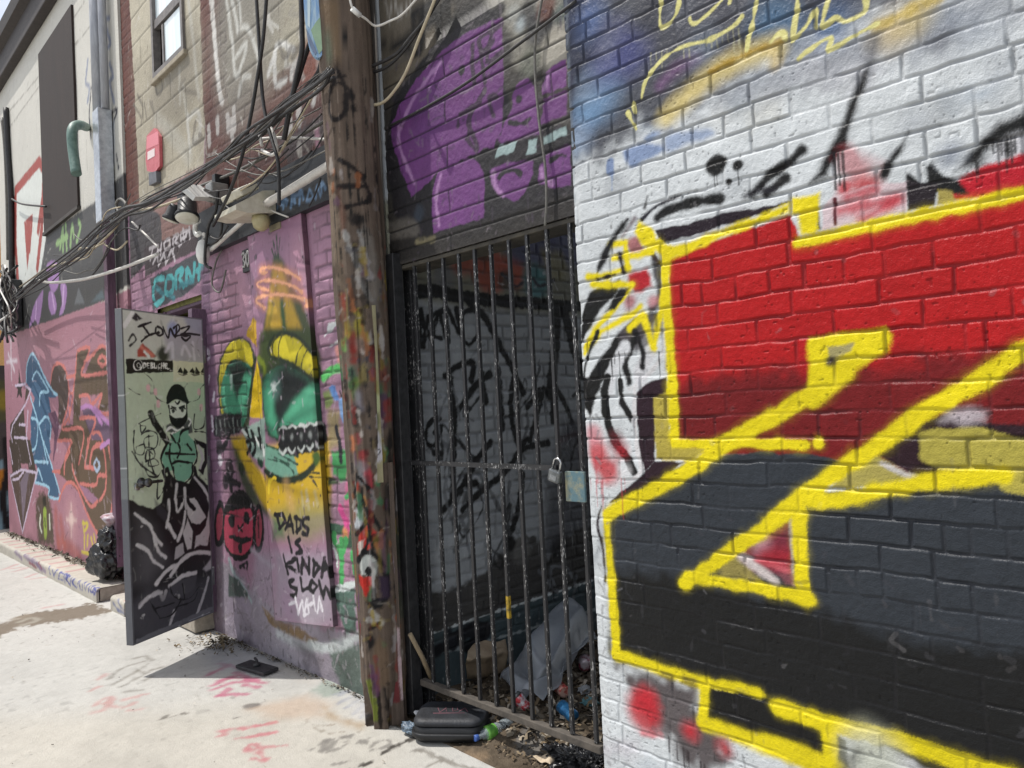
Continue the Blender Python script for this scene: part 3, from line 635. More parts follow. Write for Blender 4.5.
# jagged black and white teeth
TK = '#17151a'
both('poly', M2((398, 548), (450, 540), (520, 536), (640, 524), (652, 600), (620, 670), (500, 690), (420, 690), (400, 640), (412, 600)), TK, .015)
for i in range(5):
    x = 425+i*46; both('line', M2((x-20, 560-i*6), (x, 547-i*6), (x+20, 556-i*6)), .015, '#bfc4bf', .014); both('line', M2((x-18, 668-i*8), (x, 688-i*8), (x+16, 664-i*8)), .017, '#bfc4bf', .016); both('dot', M2((x, 605-i*5))[0], .018, '#8f9391', .03, .8)
both('poly', M2((70, 490), (140, 480), (212, 476), (210, 540), (200, 580), (100, 605), (72, 590)), '#1b1a1e', .02)
for i in range(6): both('line', M2((80+i*22, 500+(i % 2)*20), (86+i*22, 580-(i % 2)*20)), .015, '#8d9490', .02, .7)
both('poly', M2((215, 560), (330, 500), (335, 700), (315, 740), (260, 690)), '#8fa39a', .02)
both('lines', [M2((235, 560), (260, 640), (245, 680)), M2((265, 570), (285, 650), (270, 690)), M2((300, 560), (315, 650)), M2((240, 620), (300, 610))], .035, TK, .015); both('line', M2((300, 720), (315, 740)), .05, '#1f3a2c', .02)
both('lines', [M2((215, 565), (240, 590)), M2((285, 600), (300, 640)), M2((320, 640), (325, 690))], .02, '#dfe2de', .01)
for q, r, c in ((M3((150, 250)), .07, '#1c181d'), (M3((100, 140)), .06, '#3a343c'), (M3((130, 320)), .05, '#231f25'), (M3((215, 250)), .05, '#1f2a1e'), (M2((40, 180)), .045, '#c3b7c6'), (M3((103, 207)), .04, '#cfc8d0'), (M2((480, 100))[0:1], .001, '#c9ba28')):
    both('dot', q[0], r, c, .02, .9)
both('lines', [M2((35, 350), (48, 290)), M2((65, 410), (72, 375)), M2((60, 500), (66, 560))], .035, '#c9bfcc', .012)
both('lines', [M3((150, 60), (130, 130), (90, 150)), M3((140, 270), (160, 360)), M3((130, 300), (200, 330))], .05, '#211d22', .02)
# red monkey face
both('poly', M3((112, 520), (130, 430), (190, 355), (245, 385), (278, 470), (280, 620), (245, 705), (190, 722), (135, 670), (115, 600)), '#151215', .015, sm=True)
both('poly', M3((68, 520), (90, 420), (120, 440), (125, 600), (90, 650), (70, 600)), '#151215', .012, sm=True); both('poly', M3((268, 560), (285, 445), (310, 440), (328, 560), (312, 670), (285, 670)), '#151215', .012, sm=True)
both('poly', M3((80, 530), (95, 455), (112, 470), (110, 580), (90, 615)), '#8c3a48', .01, sm=True); both('poly', M3((282, 560), (292, 470), (306, 470), (316, 560), (304, 640), (290, 640)), '#8c3a48', .01, sm=True)
both('poly', M3((122, 560), (135, 480), (195, 458), (258, 462), (268, 560), (262, 640), (222, 690), (172, 685), (132, 640)), '#a93c52', .012, sm=True)
for q, r in ((M3((160, 518)), .05), (M3((237, 502)), .045), (M3((205, 655)), .035)): both('dot', q[0], r, '#17131a', .015)
both('lines', [M3((200, 560), (220, 535)), M3((195, 545), (215, 570)), M3((150, 600), (175, 595))], .02, '#17131a', .01)
both('poly', M3((160, 592), (210, 600), (262, 598), (250, 628), (195, 632)), '#17131a', .012, sm=True); both('line', M3((295, 500), (300, 600)), .02, '#3a1a22', .01)
# scratches and the lower left of the sheet
both('line', M4((150, 100), (175, 170), (220, 240), (262, 312)), .03, '#98a7aa', .02, .9); both('line', M4((265, 50), (310, 90), (370, 140)), .03, '#b3aab4', .04, .7)
both('poly', M4((148, 170), (195, 200), (245, 280), (230, 295), (145, 290)), '#33463f', .02, .9); both('lines', [M4((205, 140), (240, 115), (240, 145)), M4((215, 130), (230, 140))], .025, '#232226', .012)
both('poly', M4((290, 60), (375, 60), (380, 370), (300, 330), (260, 260)), '#9c93a0', .12, .7)
both('poly', M4((385, 60), (665, 60), (690, 440), (385, 410)), '#9a929e', .12, .75); both('dot', M4((560, 330))[0], .15, '#aaa3ac', .2, .6)
both('dot', M4((450, 330))[0], .1, '#9d7f98', .15, .6)
# the writing
DK = '#1a181c'
both('lines', [M3((395, 485), (412, 552)), M3((385, 482), (425, 482), (440, 520), (408, 556)), M3((438, 558), (462, 488), (478, 572)), M3((446, 540), (474, 538)), M3((495, 500), (497, 578)), M3((485, 497), (520, 515), (515, 552), (492, 572)), M3((556, 503), (530, 505), (530, 535), (556, 560), (550, 590), (524, 582)),
               M3((452, 605), (468, 672)), M3((512, 612), (488, 630), (510, 648), (522, 672), (495, 682)),
               M4((428, 78), (450, 168)), M4((488, 98), (440, 125), (492, 162)), M4((498, 98), (506, 158)), M4((520, 168), (524, 98), (557, 168), (560, 92)), M4((585, 108), (580, 182)), M4((582, 104), (612, 140), (582, 184)), M4((622, 188), (636, 98), (666, 192)), M4((626, 150), (662, 150)),
               M4((482, 203), (455, 215), (465, 240), (496, 255), (490, 286), (462, 282)), M4((515, 200), (522, 256), (554, 248)), M4((570, 213), (558, 250), (580, 268), (598, 235), (574, 210)), M4((608, 213), (630, 298), (642, 238), (665, 298), (672, 245))], .028, DK, .008, sm=False)
both('lines', [M4((488, 300), (500, 378), (520, 310), (532, 378), (545, 300)), M4((550, 300), (555, 370)), M4((550, 335), (585, 320)), M4((580, 290), (590, 360)), M4((600, 370), (610, 290), (625, 365)), M4((455, 330), (485, 320)), M4((530, 385), (550, 380))], .02, '#dedae0', .008, sm=False)
both('lines', [M3((520, 370), (530, 440)), M3((545, 365), (560, 450)), M3((590, 370), (600, 430))], .03, '#b5ab84', .03, .7); both('lines', [M3((565, 270), (610, 275)), M3((560, 290), (620, 295)), M3((580, 310), (600, 340))], .012, '#3c3a22', .008)
both('line', M3((440, 330), (470, 440)), .08, '#c9a06a', .08, .5)
for kind, a, k in PX: getattr(B, kind)(*a, **k)
# --- right-hand bricks: greens, pinks, drips
GR = '#459458'
B.poly(N2((95, 295), (118, 220), (165, 198), (170, 225)), '#d8dcdc', .01); B.poly(N2((158, 185), (210, 190), (208, 255), (168, 222)), GR, .015); B.poly(N2((118, 365), (160, 325), (212, 315), (212, 340)), '#d5d8d8', .01)
B.line(N2((215, 320), (218, 440)), .04, GR, .015); B.line(N2((85, 560), (130, 520), (205, 490)), .05, '#58b562', .02); B.poly(N2((120, 620), (160, 610), (190, 720), (150, 700)), '#5f86c0', .015)
B.line(N2((170, 370), (190, 440)), .05, '#d08a78', .04, .7); B.poly(N2((85, 660), (125, 640), (150, 720), (100, 768)), '#6c8a34', .03, .8); B.line(N2((190, 650), (230, 768)), .02, '#26242a', .012)
B.poly(N3((110, 60), (190, 70), (190, 300), (120, 320)), '#8f8844', .06, .7); B.poly(N3((140, 330), (260, 320), (270, 480), (200, 530), (150, 470)), GR, .02); B.line(N3((200, 20), (220, 120)), .06, '#7fa2d2', .02)
B.lines([N3((165, 180), (190, 280), (200, 400)), N3((225, 180), (250, 300))], .035, '#1f1f26', soft=.015); B.poly(N3((245, 80), (280, 90), (290, 300), (260, 290)), '#d98a5c', .04, .8)
B.line(N3((250, 480), (240, 600), (230, 768)), .05, '#c76a8e', .03, .8); B.line(N3((230, 620), (270, 600), (270, 740)), .03, GR, .012); B.poly(N3((110, 490), (150, 500), (190, 540), (120, 545)), '#3c4a30', .02)
B.poly(N4((88, 72), (215, 100), (285, 92), (292, 235), (232, 245), (222, 165), (130, 145)), '#3c5a48', .012); B.line(N4((190, -10), (235, 90), (222, 170)), .05, '#cc4f8c', .012); B.line(N4((225, 150), (215, 190)), .05, '#d09a48', .04, .8)
B.lines([N4((150, 165), (165, 220)), N4((200, 200), (205, 330), (205, 480)), N4((225, 195), (210, 260)), N4((275, 270), (290, 400)), N4((180, 240), (200, 300))], .05, '#4aa05c', soft=.012)
B.line(N4((140, 230), (165, 270), (180, 360)), .018, '#c9d2cc', .01); B.poly(N4((130, 500), (290, 480), (300, 790), (230, 790), (180, 640)), '#4d6b5e', .03, .95)
B.line(N4((110, 510), (200, 500), (300, 470)), .04, '#ccd4d2', .012); B.line(N4((100, 460), (140, 510)), .05, '#1d1b1e', .015)
B.line(M4((400, 480), (520, 540), (640, 552), (770, 518)), .05, '#c3c8c8', .05, .9); B.line(N5((0, 150), (150, 180), (330, 90)), .045, '#bcc3c2', .04, .9)
B.line(M4((480, 520), (560, 580), (620, 640)), .05, '#6b666b', .06, .6)
for k in range(14):
    rs = np.random.RandomState(500+k); q0 = (rs.uniform(150, 320), rs.uniform(5, 150)); B.line([q0, (q0[0]+rs.uniform(-6, 10), q0[1]+rs.uniform(8, 26)), (q0[0]+rs.uniform(-2, 14), q0[1]+rs.uniform(-4, 24)), (q0[0]+rs.uniform(2, 18), q0[1]+rs.uniform(0, 40))], rs.uniform(.015, .04), ('#c9c7c0', '#57524a', '#8f8a80', '#3f3b38')[k % 4], .02, .6)
B.poly(P_((200, 100), (340, 20), (340, 170), (200, 240)), '#3a2a26', .25, .35, .06); B.poly(P_((130, 60), (200, 20), (204, 160), (138, 205)), '#7d7362', .3, .35, .06)
B.age((3.1, 6.3, .05, 2.7), 170, 260, 60, ('#33292f', '#c2b6c0', '#6a5264', '#8a7a84'), .5, 5, 1.2); B.age((3.1, 6.98, 2.9, 5.5), 120, 160, 50, ('#4a4038', '#d2cec6', '#7d7264'), .5, 6, 1.6); B.age((3.2, 5.4, .0, .5), 120, 200, 10, ('#4c444a', '#b9b2b8', '#5c534c'), .5, 7, 1.4)
B.weather(.09, .11)
dirt = fbm(B.us, B.vs, .25, 77); low = np.clip(1-(B.vs/.55), 0, 1)[:, None]
B.c *= (1-.35*sstep((dirt-.45)*5)*low)[..., None]
bm = np.clip(B.m['bm'], 0, 1)
B.bricks(mask=bm*np.where(B.vs > 2.9, .55, 1)[:, None], depth=.0075, mortar=.009, tint=.12, mcol='#40353a', ma=.55)
upper = ((B.vs > 2.95)[:, None]*(1-bm)).astype(np.float32)
B.blocks(3.31, .245, .62, mortar=.012, depth=.004, mask=upper, dark=.28)
B.h += .012*(fbm(B.us, B.vs, .4, 75)-.5)+.02*(fbm(B.us, B.vs, .12, 76)-.5)*low
# --- body of the house
DOOR_Z = (.14, 2.45); DOOR_Y = (5.44, 6.34); WIN_Y = (5.55, 6.20); WIN_Z = (4.31, 5.75)
mid = empty('brick_house', (1.5, 5, 0), 'two storey house with pink mural-covered ground floor and sandy blocks and red brick above', 'house')
sheet_obj('wall', B, lambda U, V, H: np.stack([-H, U, V], -1), M_WALL, mid, (4.0, 0, 0), [(*DOOR_Y, *DOOR_Z), (*WIN_Y, *WIN_Z)])
M_DARK = mat_plain('dark_timber', '#2c2826', '#4a4440', .7, stretch=(1, .2, 6), bscale=20)
M_STEEL = mat_plain('grey_steel', '#55565a', '#74757a', .45, .3, 30)
M_INT = mat_plain('dim_plaster', '#5c5a30', '#7d7c44', .8)
# doorway: side posts, head, dim lobby behind
f = MB(); y0, y1 = DOOR_Y; z0, z1 = DOOR_Z
f.box((.02, y0-.03, (z0+2.33)/2), (.24, .07, 2.33-z0), bevel=.004); f.box((.10, y1-.02, (z0+z1)/2), (.12, .05, z1-z0-.02), bevel=.004); f.box((.10, (y0+y1)/2, z1-.03), (.10, y1-y0-.11, .04), bevel=.004)
M_POST = mat_plain('purple_post', '#4f3b4c', '#6d566a', .6, stretch=(8, 8, 1))
f.obj('door_frame', M_POST, mid)
f = MB(); f.box((.62, (y0+y1)/2, .07), (1.2, y1-y0+.3, .13)); f.box((1.24, (y0+y1)/2, 1.25), (.04, y1-y0+.4, 2.5)); f.box((.64, y1+.12, 1.25), (1.16, .05, 2.5)); f.box((.64, y0-.12, 1.25), (1.16, .05, 2.5)); f.box((.64, (y0+y1)/2, 2.45), (1.2, y1-y0+.3, .05))
f.obj('lobby', M_INT, mid)
MB().box((-.015, (y0+y1)/2, .07), (.25, y1-y0, .13), bevel=.01).obj('doorstep', mat_plain('worn_concrete', '#8a8276', '#a59c8e', .9), mid)
# lintel boards proud of the wall
q = on_x(U4((140, 268), (472, 132), (475, 252), (145, 425)), -.03)
# window
wy0, wy1 = WIN_Y; wz0, wz1 = WIN_Z
M_FRAME = mat_plain('window_frame_paint', '#5e5a58', '#7c7672', .5)
M_PANE = mat_plain('window_glass', '#cfe0e6', '#f2f6f6', .05, 0, 2.5, 0.0001, 3, 1, stretch=(1, 6, .3))
f = MB(); cy = (wy0+wy1)/2; cz = (wz0+wz1)/2
f.box((.01, wy0+.02, cz), (.06, .04, wz1-wz0)); f.box((.01, wy1-.02, cz), (.06, .04, wz1-wz0)); f.box((.01, cy, wz0+.02), (.06, wy1-wy0-.081, .04)); f.box((.01, cy, wz1-.02), (.06, wy1-wy0-.081, .04))
zs_ = float(on_x([(150, 31)], .0)[0][2])
win = f.obj('window', M_FRAME, mid)
ym = wy1-.20
f = MB(); f.box((.012, cy, zs_), (.04, wy1-wy0-.084, .07)); f.box((.012, ym, (wz0+zs_)/2), (.03, .03, zs_-wz0-.112)); f.obj('sash', M_FRAME, win)
MB().box((.012, (wy0+.04+ym-.015)/2, (wz0+zs_)/2), (.008, ym-.015-wy0-.042, zs_-wz0-.1)).obj('pane', M_PANE, win)
MB().box((.012, cy, (zs_+wz1)/2), (.008, wy1-wy0-.085, wz1-zs_-.1)).obj('pane', M_PANE, win)
f = MB(); f.box((.5, cy, cz), (.03, wy1-wy0+.2, wz1-wz0+.1)); f.obj('room_shade_board', mat_plain('dark_room', '#23262a', '#3a3d40', .9), win)  # dark board put in for the shade of the room behind the open sash
MB().box((.0, cy, wz0-.025), (.06, wy1-wy0+.06, .04), bevel=.006).obj('sill', mat_plain('stone_sill', '#8d8474', '#a39a88', .85), win)
MB().box((1.9, 5.05, 7.22), (4.1, 3.92, .09)).obj('coping', M_DARK, mid)
# fascia board with scrawl + conduits
Fs = Sheet(np.arange(3.12, 5.35, .01), np.arange(2.70, 3.02, .01), lambda px: on_x(px, -.05)[:, 1:], '#34363a', .8, 23)
for k_, q in enumerate(((425, 540, 470), (455, 540, 470), (500, 530, 455), (545, 510, 440))): Fs.line(U3((q[0], q[1]), (q[0]+8, q[2]), (q[0]+22, q[1]-20)), .025, '#5f7c9c', .01)
Fs.lines([U3((585, 500), (600, 440), (620, 480), (590, 500)), U3((635, 480), (640, 420), (660, 470)), U3((665, 450), (668, 400), (690, 430)), U3((450, 510), (480, 500)), U3((520, 470), (560, 452))], .025, '#6c88a8', soft=.01)
Fs.weather(.12, .1)
fa = sheet_obj('fascia_board', Fs, lambda U, V, H: np.stack([-.05-H, U, V], -1), M_FLAT, mid, (.055, 0, 0))
# nailed-on painted sheet
SBL, SBR, STL = (np.array(on_x([p], -.035)[0]) for p in ((274.5, 620), (333, 627), (246.5, 229)))
eu = SBL-SBR; wE = np.hypot(eu[1], eu[2]); eu /= wE; ev = STL-SBL; hE = np.hypot(ev[1], ev[2]); ev /= hE
Mi = np.linalg.inv(np.array([[eu[1], ev[1]], [eu[2], ev[2]]]))
E_ = Sheet(np.arange(0, wE+.004, .007), np.arange(0, hE+.004, .006), lambda px: ((on_x(px, -.035)-SBR)[:, 1:]) @ Mi.T, '#9b748a', .95, 25, .006)
E_.dot(M1((380, 130))[0], .3, '#8f6885', .3, .6); E_.dot(M1((520, 250))[0], .2, '#b8889a', .2, .6)
E_.lines([M1((455, 130), (462, 300)), M1((270, 60), (540, 20))], .02, '#8a6680', soft=.02, a=.5)
E_.dot(M1((462, 293))[0], .018, '#2c2428', .006); E_.dot(M1((285, 190))[0], .02, '#4c3a48', .02)
for kind, a, k in PX: getattr(E_, kind)(*a, **k)
E_.age((0, wE, 0, hE), 90, 150, 22, ('#33292f', '#cbbec8', '#6a5264'), .5, 8, 1.1)
for t in np.linspace(.04, hE-.04, 8):
    for u_ in (.025, wE-.025):
        Pk = np.array([(u_, t), (u_+.001, t)], np.float32); J, I = E_.box(Pk, .03); E_.lay(J, I, E_.seg_d(Pk, J, I, False)-.007, .005, '#3a2c34', .9, .002)
E_.weather(.09, .08)
E_.h += .010*(fbm(E_.us, E_.vs, .5, 5)-.5)+.006*(fbm(E_.us, E_.vs, .15, 6)-.5)
# side edges darkened: the gap shadow at the seams, put into the colour
e1 = np.minimum(E_.us, wE-E_.us)[None, :]; E_.c *= (1-.5*(1-sstep(e1/.012)))[..., None]
sheet_obj('painted_sheet', E_, lambda U, V, H: SBR+eu*U[..., None]+ev*V[..., None]+np.array([-1, 0, 0])*(H+.0)[..., None], M_FLAT, mid, (.03, 0, 0))
# house number plate half hidden behind the sheet
P0 = px1(246.3, 261, -.012)
def glyphs(mb, strokes, M, r):
    for st in strokes: mb.tube([M @ Vector(p) for p in st], r, 6)
pl = MB(); pl.box((-.012, P0.y-.02, P0.z), (.02, .12, .15), bevel=.004); plate = pl.obj('number_plate', mat_plain('black_plate', '#1d1c1e', '#2c2a2c', .5), mid)
MG = Matrix.Translation((-.026, P0.y+.03, P0.z-.045)) @ Matrix(((0, 0, 1, 0), (-1, 0, 0, 0), (0, 1, 0, 0), (0, 0, 0, 1)))
g = MB(); glyphs(g, [[(0, .09, 0), (.03, .1, 0), (.04, .08, 0), (.018, .055, 0), (.042, .03, 0), (.03, .005, 0), (0, .01, 0)], [(.08, .1, 0), (.06, .075, 0), (.06, .03, 0), (.08, 0, 0), (.1, .03, 0), (.1, .075, 0), (.08, .1, 0)]], MG, .007)
g.obj('numeral', mat_plain('white_numeral', '#a9a6a4', '#bdbab8', .6), plate)

# ------------------------------------------------------------------ open steel door
HP = np.array([-.10, 5.19]); FP = np.array([-.725, 4.862]); dv = FP-HP; dw = np.linalg.norm(dv); dv = dv/dw; dn = np.array([-dv[1], dv[0]])
if dn @ (EYE[:2]-HP) < 0: dn = -dn
def door_uv(px):
    r = _rays(px); t = ((HP-EYE[:2]) @ dn)/(r[:, :2] @ dn); P = EYE+r*t[:, None]
    return np.stack([(P[:, :2]-HP) @ dv, P[:, 2]], 1)
qd = door_uv([(213, 612), (203, 318), (135, 646), (118, 308)])
dz0 = (qd[0, 1]+qd[2, 1])/2; dz1 = (qd[1, 1]+qd[3, 1])/2
s1 = .14323
D1 = crop(120, 300, s1); D2 = crop(120, 400, s1); D3 = crop(120, 500, s1); D4 = crop(120, 580, .20833)
Dd = Sheet(np.arange(0, dw+.002, .0042), np.arange(dz0, dz1, .0042), door_uv, '#a3ad9c', 1.6, 31, .004)
K = '#151417'
Dd.poly(D1((-20, 0), (640, 0), (640, 440), (370, 430), (-20, 410)), '#a9aca6', .02); Dd.poly(D1((300, 230), (600, 200), (600, 440), (340, 430)), '#8f8d99', .06, .9); Dd.poly(D1((420, 60), (600, 80), (600, 240), (480, 220)), '#7f8496', .06, .8)
Dd.poly(D1((60, 110), (90, 75), (155, 130), (110, 150)), '#2a282c', .012); Dd.line(D1((30, 180), (90, 85)), .03, '#d5d6d2', .012); Dd.line(D1((60, 280), (90, 240), (110, 280), (70, 320)), .012, '#2a2a2c', .01)
Dd.poly(D1((120, 350), (160, 300), (250, 395), (120, 400)), '#8e4038', .015); Dd.line(D1((150, 330), (230, 390)), .02, '#b0695c', .015); Dd.line(D1((170, 360), (200, 395)), .02, '#d4cec6', .012); Dd.dot(D1((300, 380))[0], .05, '#2c302c', .04)
Dd.dot(D1((370, 200))[0], .05, '#7482b0', .05, .7); Dd.lines([D1((320, 360), (360, 300), (370, 400)), D1((430, 380), (450, 320), (490, 390)), D1((510, 300), (520, 410))], .025, '#b6b4c0', soft=.02, a=.7)
Dd.lines([D1((125, 187), (215, 155)), D1((160, 180), (205, 245)), D1((150, 288), (205, 245), (270, 228)), D1((250, 195), (248, 230), (275, 250), (300, 235), (290, 200), (260, 186)), D1((300, 190), (335, 265), (350, 200), (385, 262), (395, 180)), D1((375, 195), (405, 172), (415, 205), (385, 250), (440, 240)), D1((425, 200), (485, 185), (440, 245), (490, 250), (460, 285), (430, 262)), D1((380, 255), (470, 235), (555, 245))], .016, K, soft=.006)
Dd.poly(D1((40, 408), (372, 426), (372, 502), (46, 512)), K, .006); Dd.poly(D1((370, 425), (640, 442), (640, 578), (372, 570)), '#b5b5a2', .006)
# handle lettering, white on black
WH = '#dadadc'
Dd.lines([D1((140, 470), (125, 470), (118, 450), (130, 440), (142, 455), (140, 475), (152, 470), (155, 440), (135, 418), (105, 425), (95, 455), (110, 488), (145, 485))], .008, WH, soft=.004)
Dd.lines([D1((165, 440), (165, 475), (182, 465), (180, 447), (165, 440)), D1((205, 442), (192, 442), (192, 475), (206, 475)), D1((192, 458), (203, 458)), D1((215, 440), (215, 477), (232, 470), (218, 458), (230, 446), (215, 440)), D1((240, 442), (242, 474), (256, 474), (258, 444)), D1((282, 446), (268, 450), (268, 474), (282, 474)), D1((290, 442), (290, 478)), D1((305, 442), (305, 478)), D1((290, 460), (305, 460)), D1((328, 446), (315, 446), (315, 476), (330, 476)), D1((315, 460), (326, 460)), D1((335, 482), (350, 478), (350, 492), (370, 492))], .007, WH, soft=.004, sm=False)
for cx in (438, 523, 600):
    Dd.poly(D1((cx-38, 505), (cx-15, 470), (cx, 500), (cx-5, 512)), K, .006); Dd.poly(D1((cx+2, 512), (cx+8, 470), (cx+38, 505), (cx+20, 518)), K, .006); Dd.lines([D1((cx-30, 515), (cx, 525), (cx+30, 518))], .006, '#55504c', soft=.006)
# string of bulbs
Dd.lines([D1((170, 510), (230, 570), (250, 680), (330, 720)), D1((470, 715), (550, 690), (560, 620), (590, 590)), D1((50, 610), (110, 650), (140, 660))], .006, '#3c3c3a', soft=.005)
for q in (D1((195, 605)), D1((248, 630)), D1((268, 715)), D1((550, 630)), D1((565, 740))): Dd.line([q[0], (q[0][0], q[0][1]+3)], .03, '#c39aa2', .01, .9)
# masked figure
Dd.poly(D1((328, 728), (330, 660), (358, 605), (400, 586), (442, 610), (470, 680), (474, 728), (400, 692)), K, .006, sm=True)
Dd.poly(D2((338, 30), (400, 0), (466, 28), (468, 100), (440, 125), (380, 128), (345, 100)), '#b9bdb6', .008); Dd.lines([D2((355, 60), (375, 55), (390, 70)), D2((420, 60), (440, 50), (455, 62)), D2((385, 12), (400, 28), (415, 12)), D2((340, 40), (348, 95)), D2((466, 30), (466, 100)), D2((360, 45), (390, 55)), D2((415, 55), (450, 42))], .012, K, soft=.005)
Dd.dot(D2((372, 75))[0], .014, '#2c2c2c', .01); Dd.dot(D2((435, 70))[0], .014, '#2c2c2c', .01)
Dd.poly(D2((342, 98), (380, 125), (440, 122), (470, 92), (466, 150), (425, 195), (380, 188), (350, 150)), K, .006, sm=True)
Dd.poly(D2((320, 180), (350, 160), (380, 190), (430, 195), (480, 130), (500, 160), (510, 230), (400, 250), (330, 220)), '#33323a', .012, .9); Dd.lines([D2((325, 215), (355, 190), (400, 215), (440, 195)), D2((480, 130), (495, 150), (480, 180)), D2((350, 240), (390, 230))], .016, '#c2c2c4', soft=.008)
GN = '#6a9684'
Dd.poly(D2((330, 310), (370, 240), (430, 205), (475, 195), (480, 250), (525, 300), (535, 400), (510, 450), (500, 530), (430, 590), (385, 550), (370, 490), (322, 505), (284, 410)), GN, .006)
Dd.lines([D2((330, 300), (284, 410), (322, 505)), D2((350, 310), (345, 400), (370, 490)), D2((520, 290), (538, 400), (505, 470)), D2((365, 445), (410, 428), (505, 440)), D2((370, 470), (385, 555), (432, 592), (500, 530), (505, 450)), D2((400, 300), (420, 350), (400, 400)), D2((470, 310), (500, 350)), D2((410, 290), (430, 220), (480, 200)), D2((350, 240), (390, 300)), D2((320, 372), (520, 380))], .016, K, soft=.006)
Dd.line(D2((215, 95), (250, 170), (325, 285)), .05, K, .008); Dd.line(D2((130, 165), (200, 130), (285, 95)), .008, '#2c2c2a', .005); Dd.line(D2((225, 90), (240, 150)), .02, '#4a4a4a', .01)
Dd.lines([D2((100, 215), (95, 320), (120, 420), (180, 480), (250, 525)), D2((85, 360), (140, 450), (190, 490)), D2((140, 180), (180, 185), (150, 230), (140, 170)), D2((150, 240), (200, 215), (260, 240), (250, 330), (180, 340), (170, 270), (230, 250)), D2((110, 330), (170, 310), (160, 380), (110, 370), (120, 320)), D2((170, 330), (230, 340), (240, 400), (180, 420), (190, 350), (230, 380)), D2((180, 430), (240, 410), (270, 450), (200, 460), (210, 390)), D2((175, 480), (200, 530), (260, 535), (290, 490)), D2((265, 560), (262, 690), (310, 620)), D2((200, 250), (210, 420), (240, 520))], .009, '#25252a', soft=.005)
Dd.lines([D2((520, 100), (515, 200), (580, 190), (590, 120)), D2((520, 220), (600, 230), (620, 300))], .008, '#2c2c2c', soft=.005)
Dd.poly(D2((515, 265), (610, 310), (608, 440), (580, 520), (545, 490), (590, 420), (585, 340), (530, 310)), K, .008); Dd.line(D2((545, 320), (575, 400), (560, 470)), .025, '#a3a3a6', .01)
# landscape of black and grey below
Dd.poly(D2((90, 700), (130, 730), (230, 760), (290, 720), (310, 560), (340, 500), (400, 560), (480, 580), (520, 500), (640, 620), (760, 900), (760, 2000), (-40, 2000), (-40, 690)), '#1b1a1d', .012)
Dd.poly(D3((120, 110), (230, 200), (330, 420), (200, 600), (110, 560)), '#4a4a4e', .2, .8); Dd.poly(D3((240, -10), (330, 90), (340, 170), (260, 100)), '#33333a', .02, .6)
LG = '#a9a8ab'
Dd.poly(D3((460, 0), (520, -20), (600, 120), (560, 170), (500, 160), (470, 100)), '#a4a3a6', .01); Dd.poly(D3((440, 240), (470, 130), (510, 220), (500, 340), (470, 350)), '#a4a3a6', .01); Dd.poly(D3((560, 240), (600, 180), (625, 50), (640, 150), (610, 320), (560, 310), (520, 340), (530, 250)), '#9d9ca0', .01)
Dd.lines([D3((105, 95), (160, 140), (210, 180), (240, 250), (290, 310)), D3((120, 315), (190, 350), (230, 420), (300, 470)), D3((240, 260), (265, 350), (320, 400)), D3((340, 0), (345, 80), (325, 190)), D3((390, 0), (400, 80), (430, 40), (440, 0)), D3((455, 80), (440, 190), (405, 280)), D3((340, 170), (385, 260))], .022, LG, soft=.012)
Dd.lines([D3((255, 585), (310, 510), (370, 465), (400, 455), (460, 400), (540, 365), (640, 370)), D3((355, 525), (395, 465)), D3((345, 600), (400, 560), (450, 525), (530, 510)), D3((140, 730), (190, 690), (270, 645), (300, 690), (320, 640))], .028, LG, soft=.012)
Dd.poly(D3((390, 330), (440, 300), (450, 370), (380, 420)), '#8f8e92', .01); Dd.poly(D3((345, 610), (420, 560), (540, 520), (520, 620), (400, 690), (330, 680)), '#3c3c41', .02); Dd.poly(D3((580, 480), (640, 400), (670, 400), (670, 470), (600, 500)), '#8c8b90', .02)
Dd.poly(D4((-10, 150), (130, 60), (250, 40), (340, 20), (470, -40), (480, 130), (100, 310)), '#3f3f45', .1, .7); Dd.lines([D4((95, 130), (140, 80), (200, 60)), D4((425, -10), (400, 80), (370, 160)), D4((260, 150), (240, 215))], .022, '#97969a', soft=.012)
Dd.lines([D4((145, 105), (190, 180)), D4((165, 140), (260, 110)), D4((190, 185), (250, 165), (290, 100)), D4((240, 30), (260, 80), (330, 90), (380, 30)), D4((300, 20), (310, 90)), D4((270, 130), (350, 100), (370, 60))], .010, '#0f0f12', soft=.005)
Dd.lines([D2((300, 500), (330, 580), (310, 620)), D2((330, 480), (380, 620), (430, 700)), D2((520, 470), (560, 600), (640, 700)), D2((480, 600), (470, 700), (520, 760)), D2((400, 600), (420, 690))], .03, '#17161a', soft=.008)
Dd.lines([D2((395, 590), (385, 690)), D2((450, 620), (460, 760)), D2((520, 540), (600, 640), (635, 740))], .022, '#a5a4a8', soft=.01)
Dd.line(D4((85, 295), (460, 130)), .03, '#55565c', .01); Dd.line(D4((80, 308), (465, 140)), .006, '#85868c', .004)
e1 = np.minimum(np.minimum(Dd.us, dw-Dd.us)[None, :], np.minimum(Dd.vs-dz0, dz1-Dd.vs)[:, None]); kk = (1-sstep((e1-.008)/.006))*.9
Dd.c += (Dd.col('#4c4d52')-Dd.c)*kk[..., None]
Dd.age((0, dw, dz0, dz1), 70, 110, 14, ('#26262a', '#c9c9c6', '#6a6a68'), .45, 9, .9)
Dd.h += .004*(fbm(Dd.us, Dd.vs, .3, 3)-.5)
Dd.weather(.07, .07)
d3 = np.array([dv[0], dv[1], 0]); n3 = np.array([dn[0], dn[1], 0])
h3 = np.array([HP[0], HP[1], 0])
door = sheet_obj('door', Dd, lambda U, V, H: h3+d3*U[..., None]+n3*(H)[..., None]+np.array([0, 0, 1])*V[..., None], M_FLAT, mid, tuple(-n3*.05))
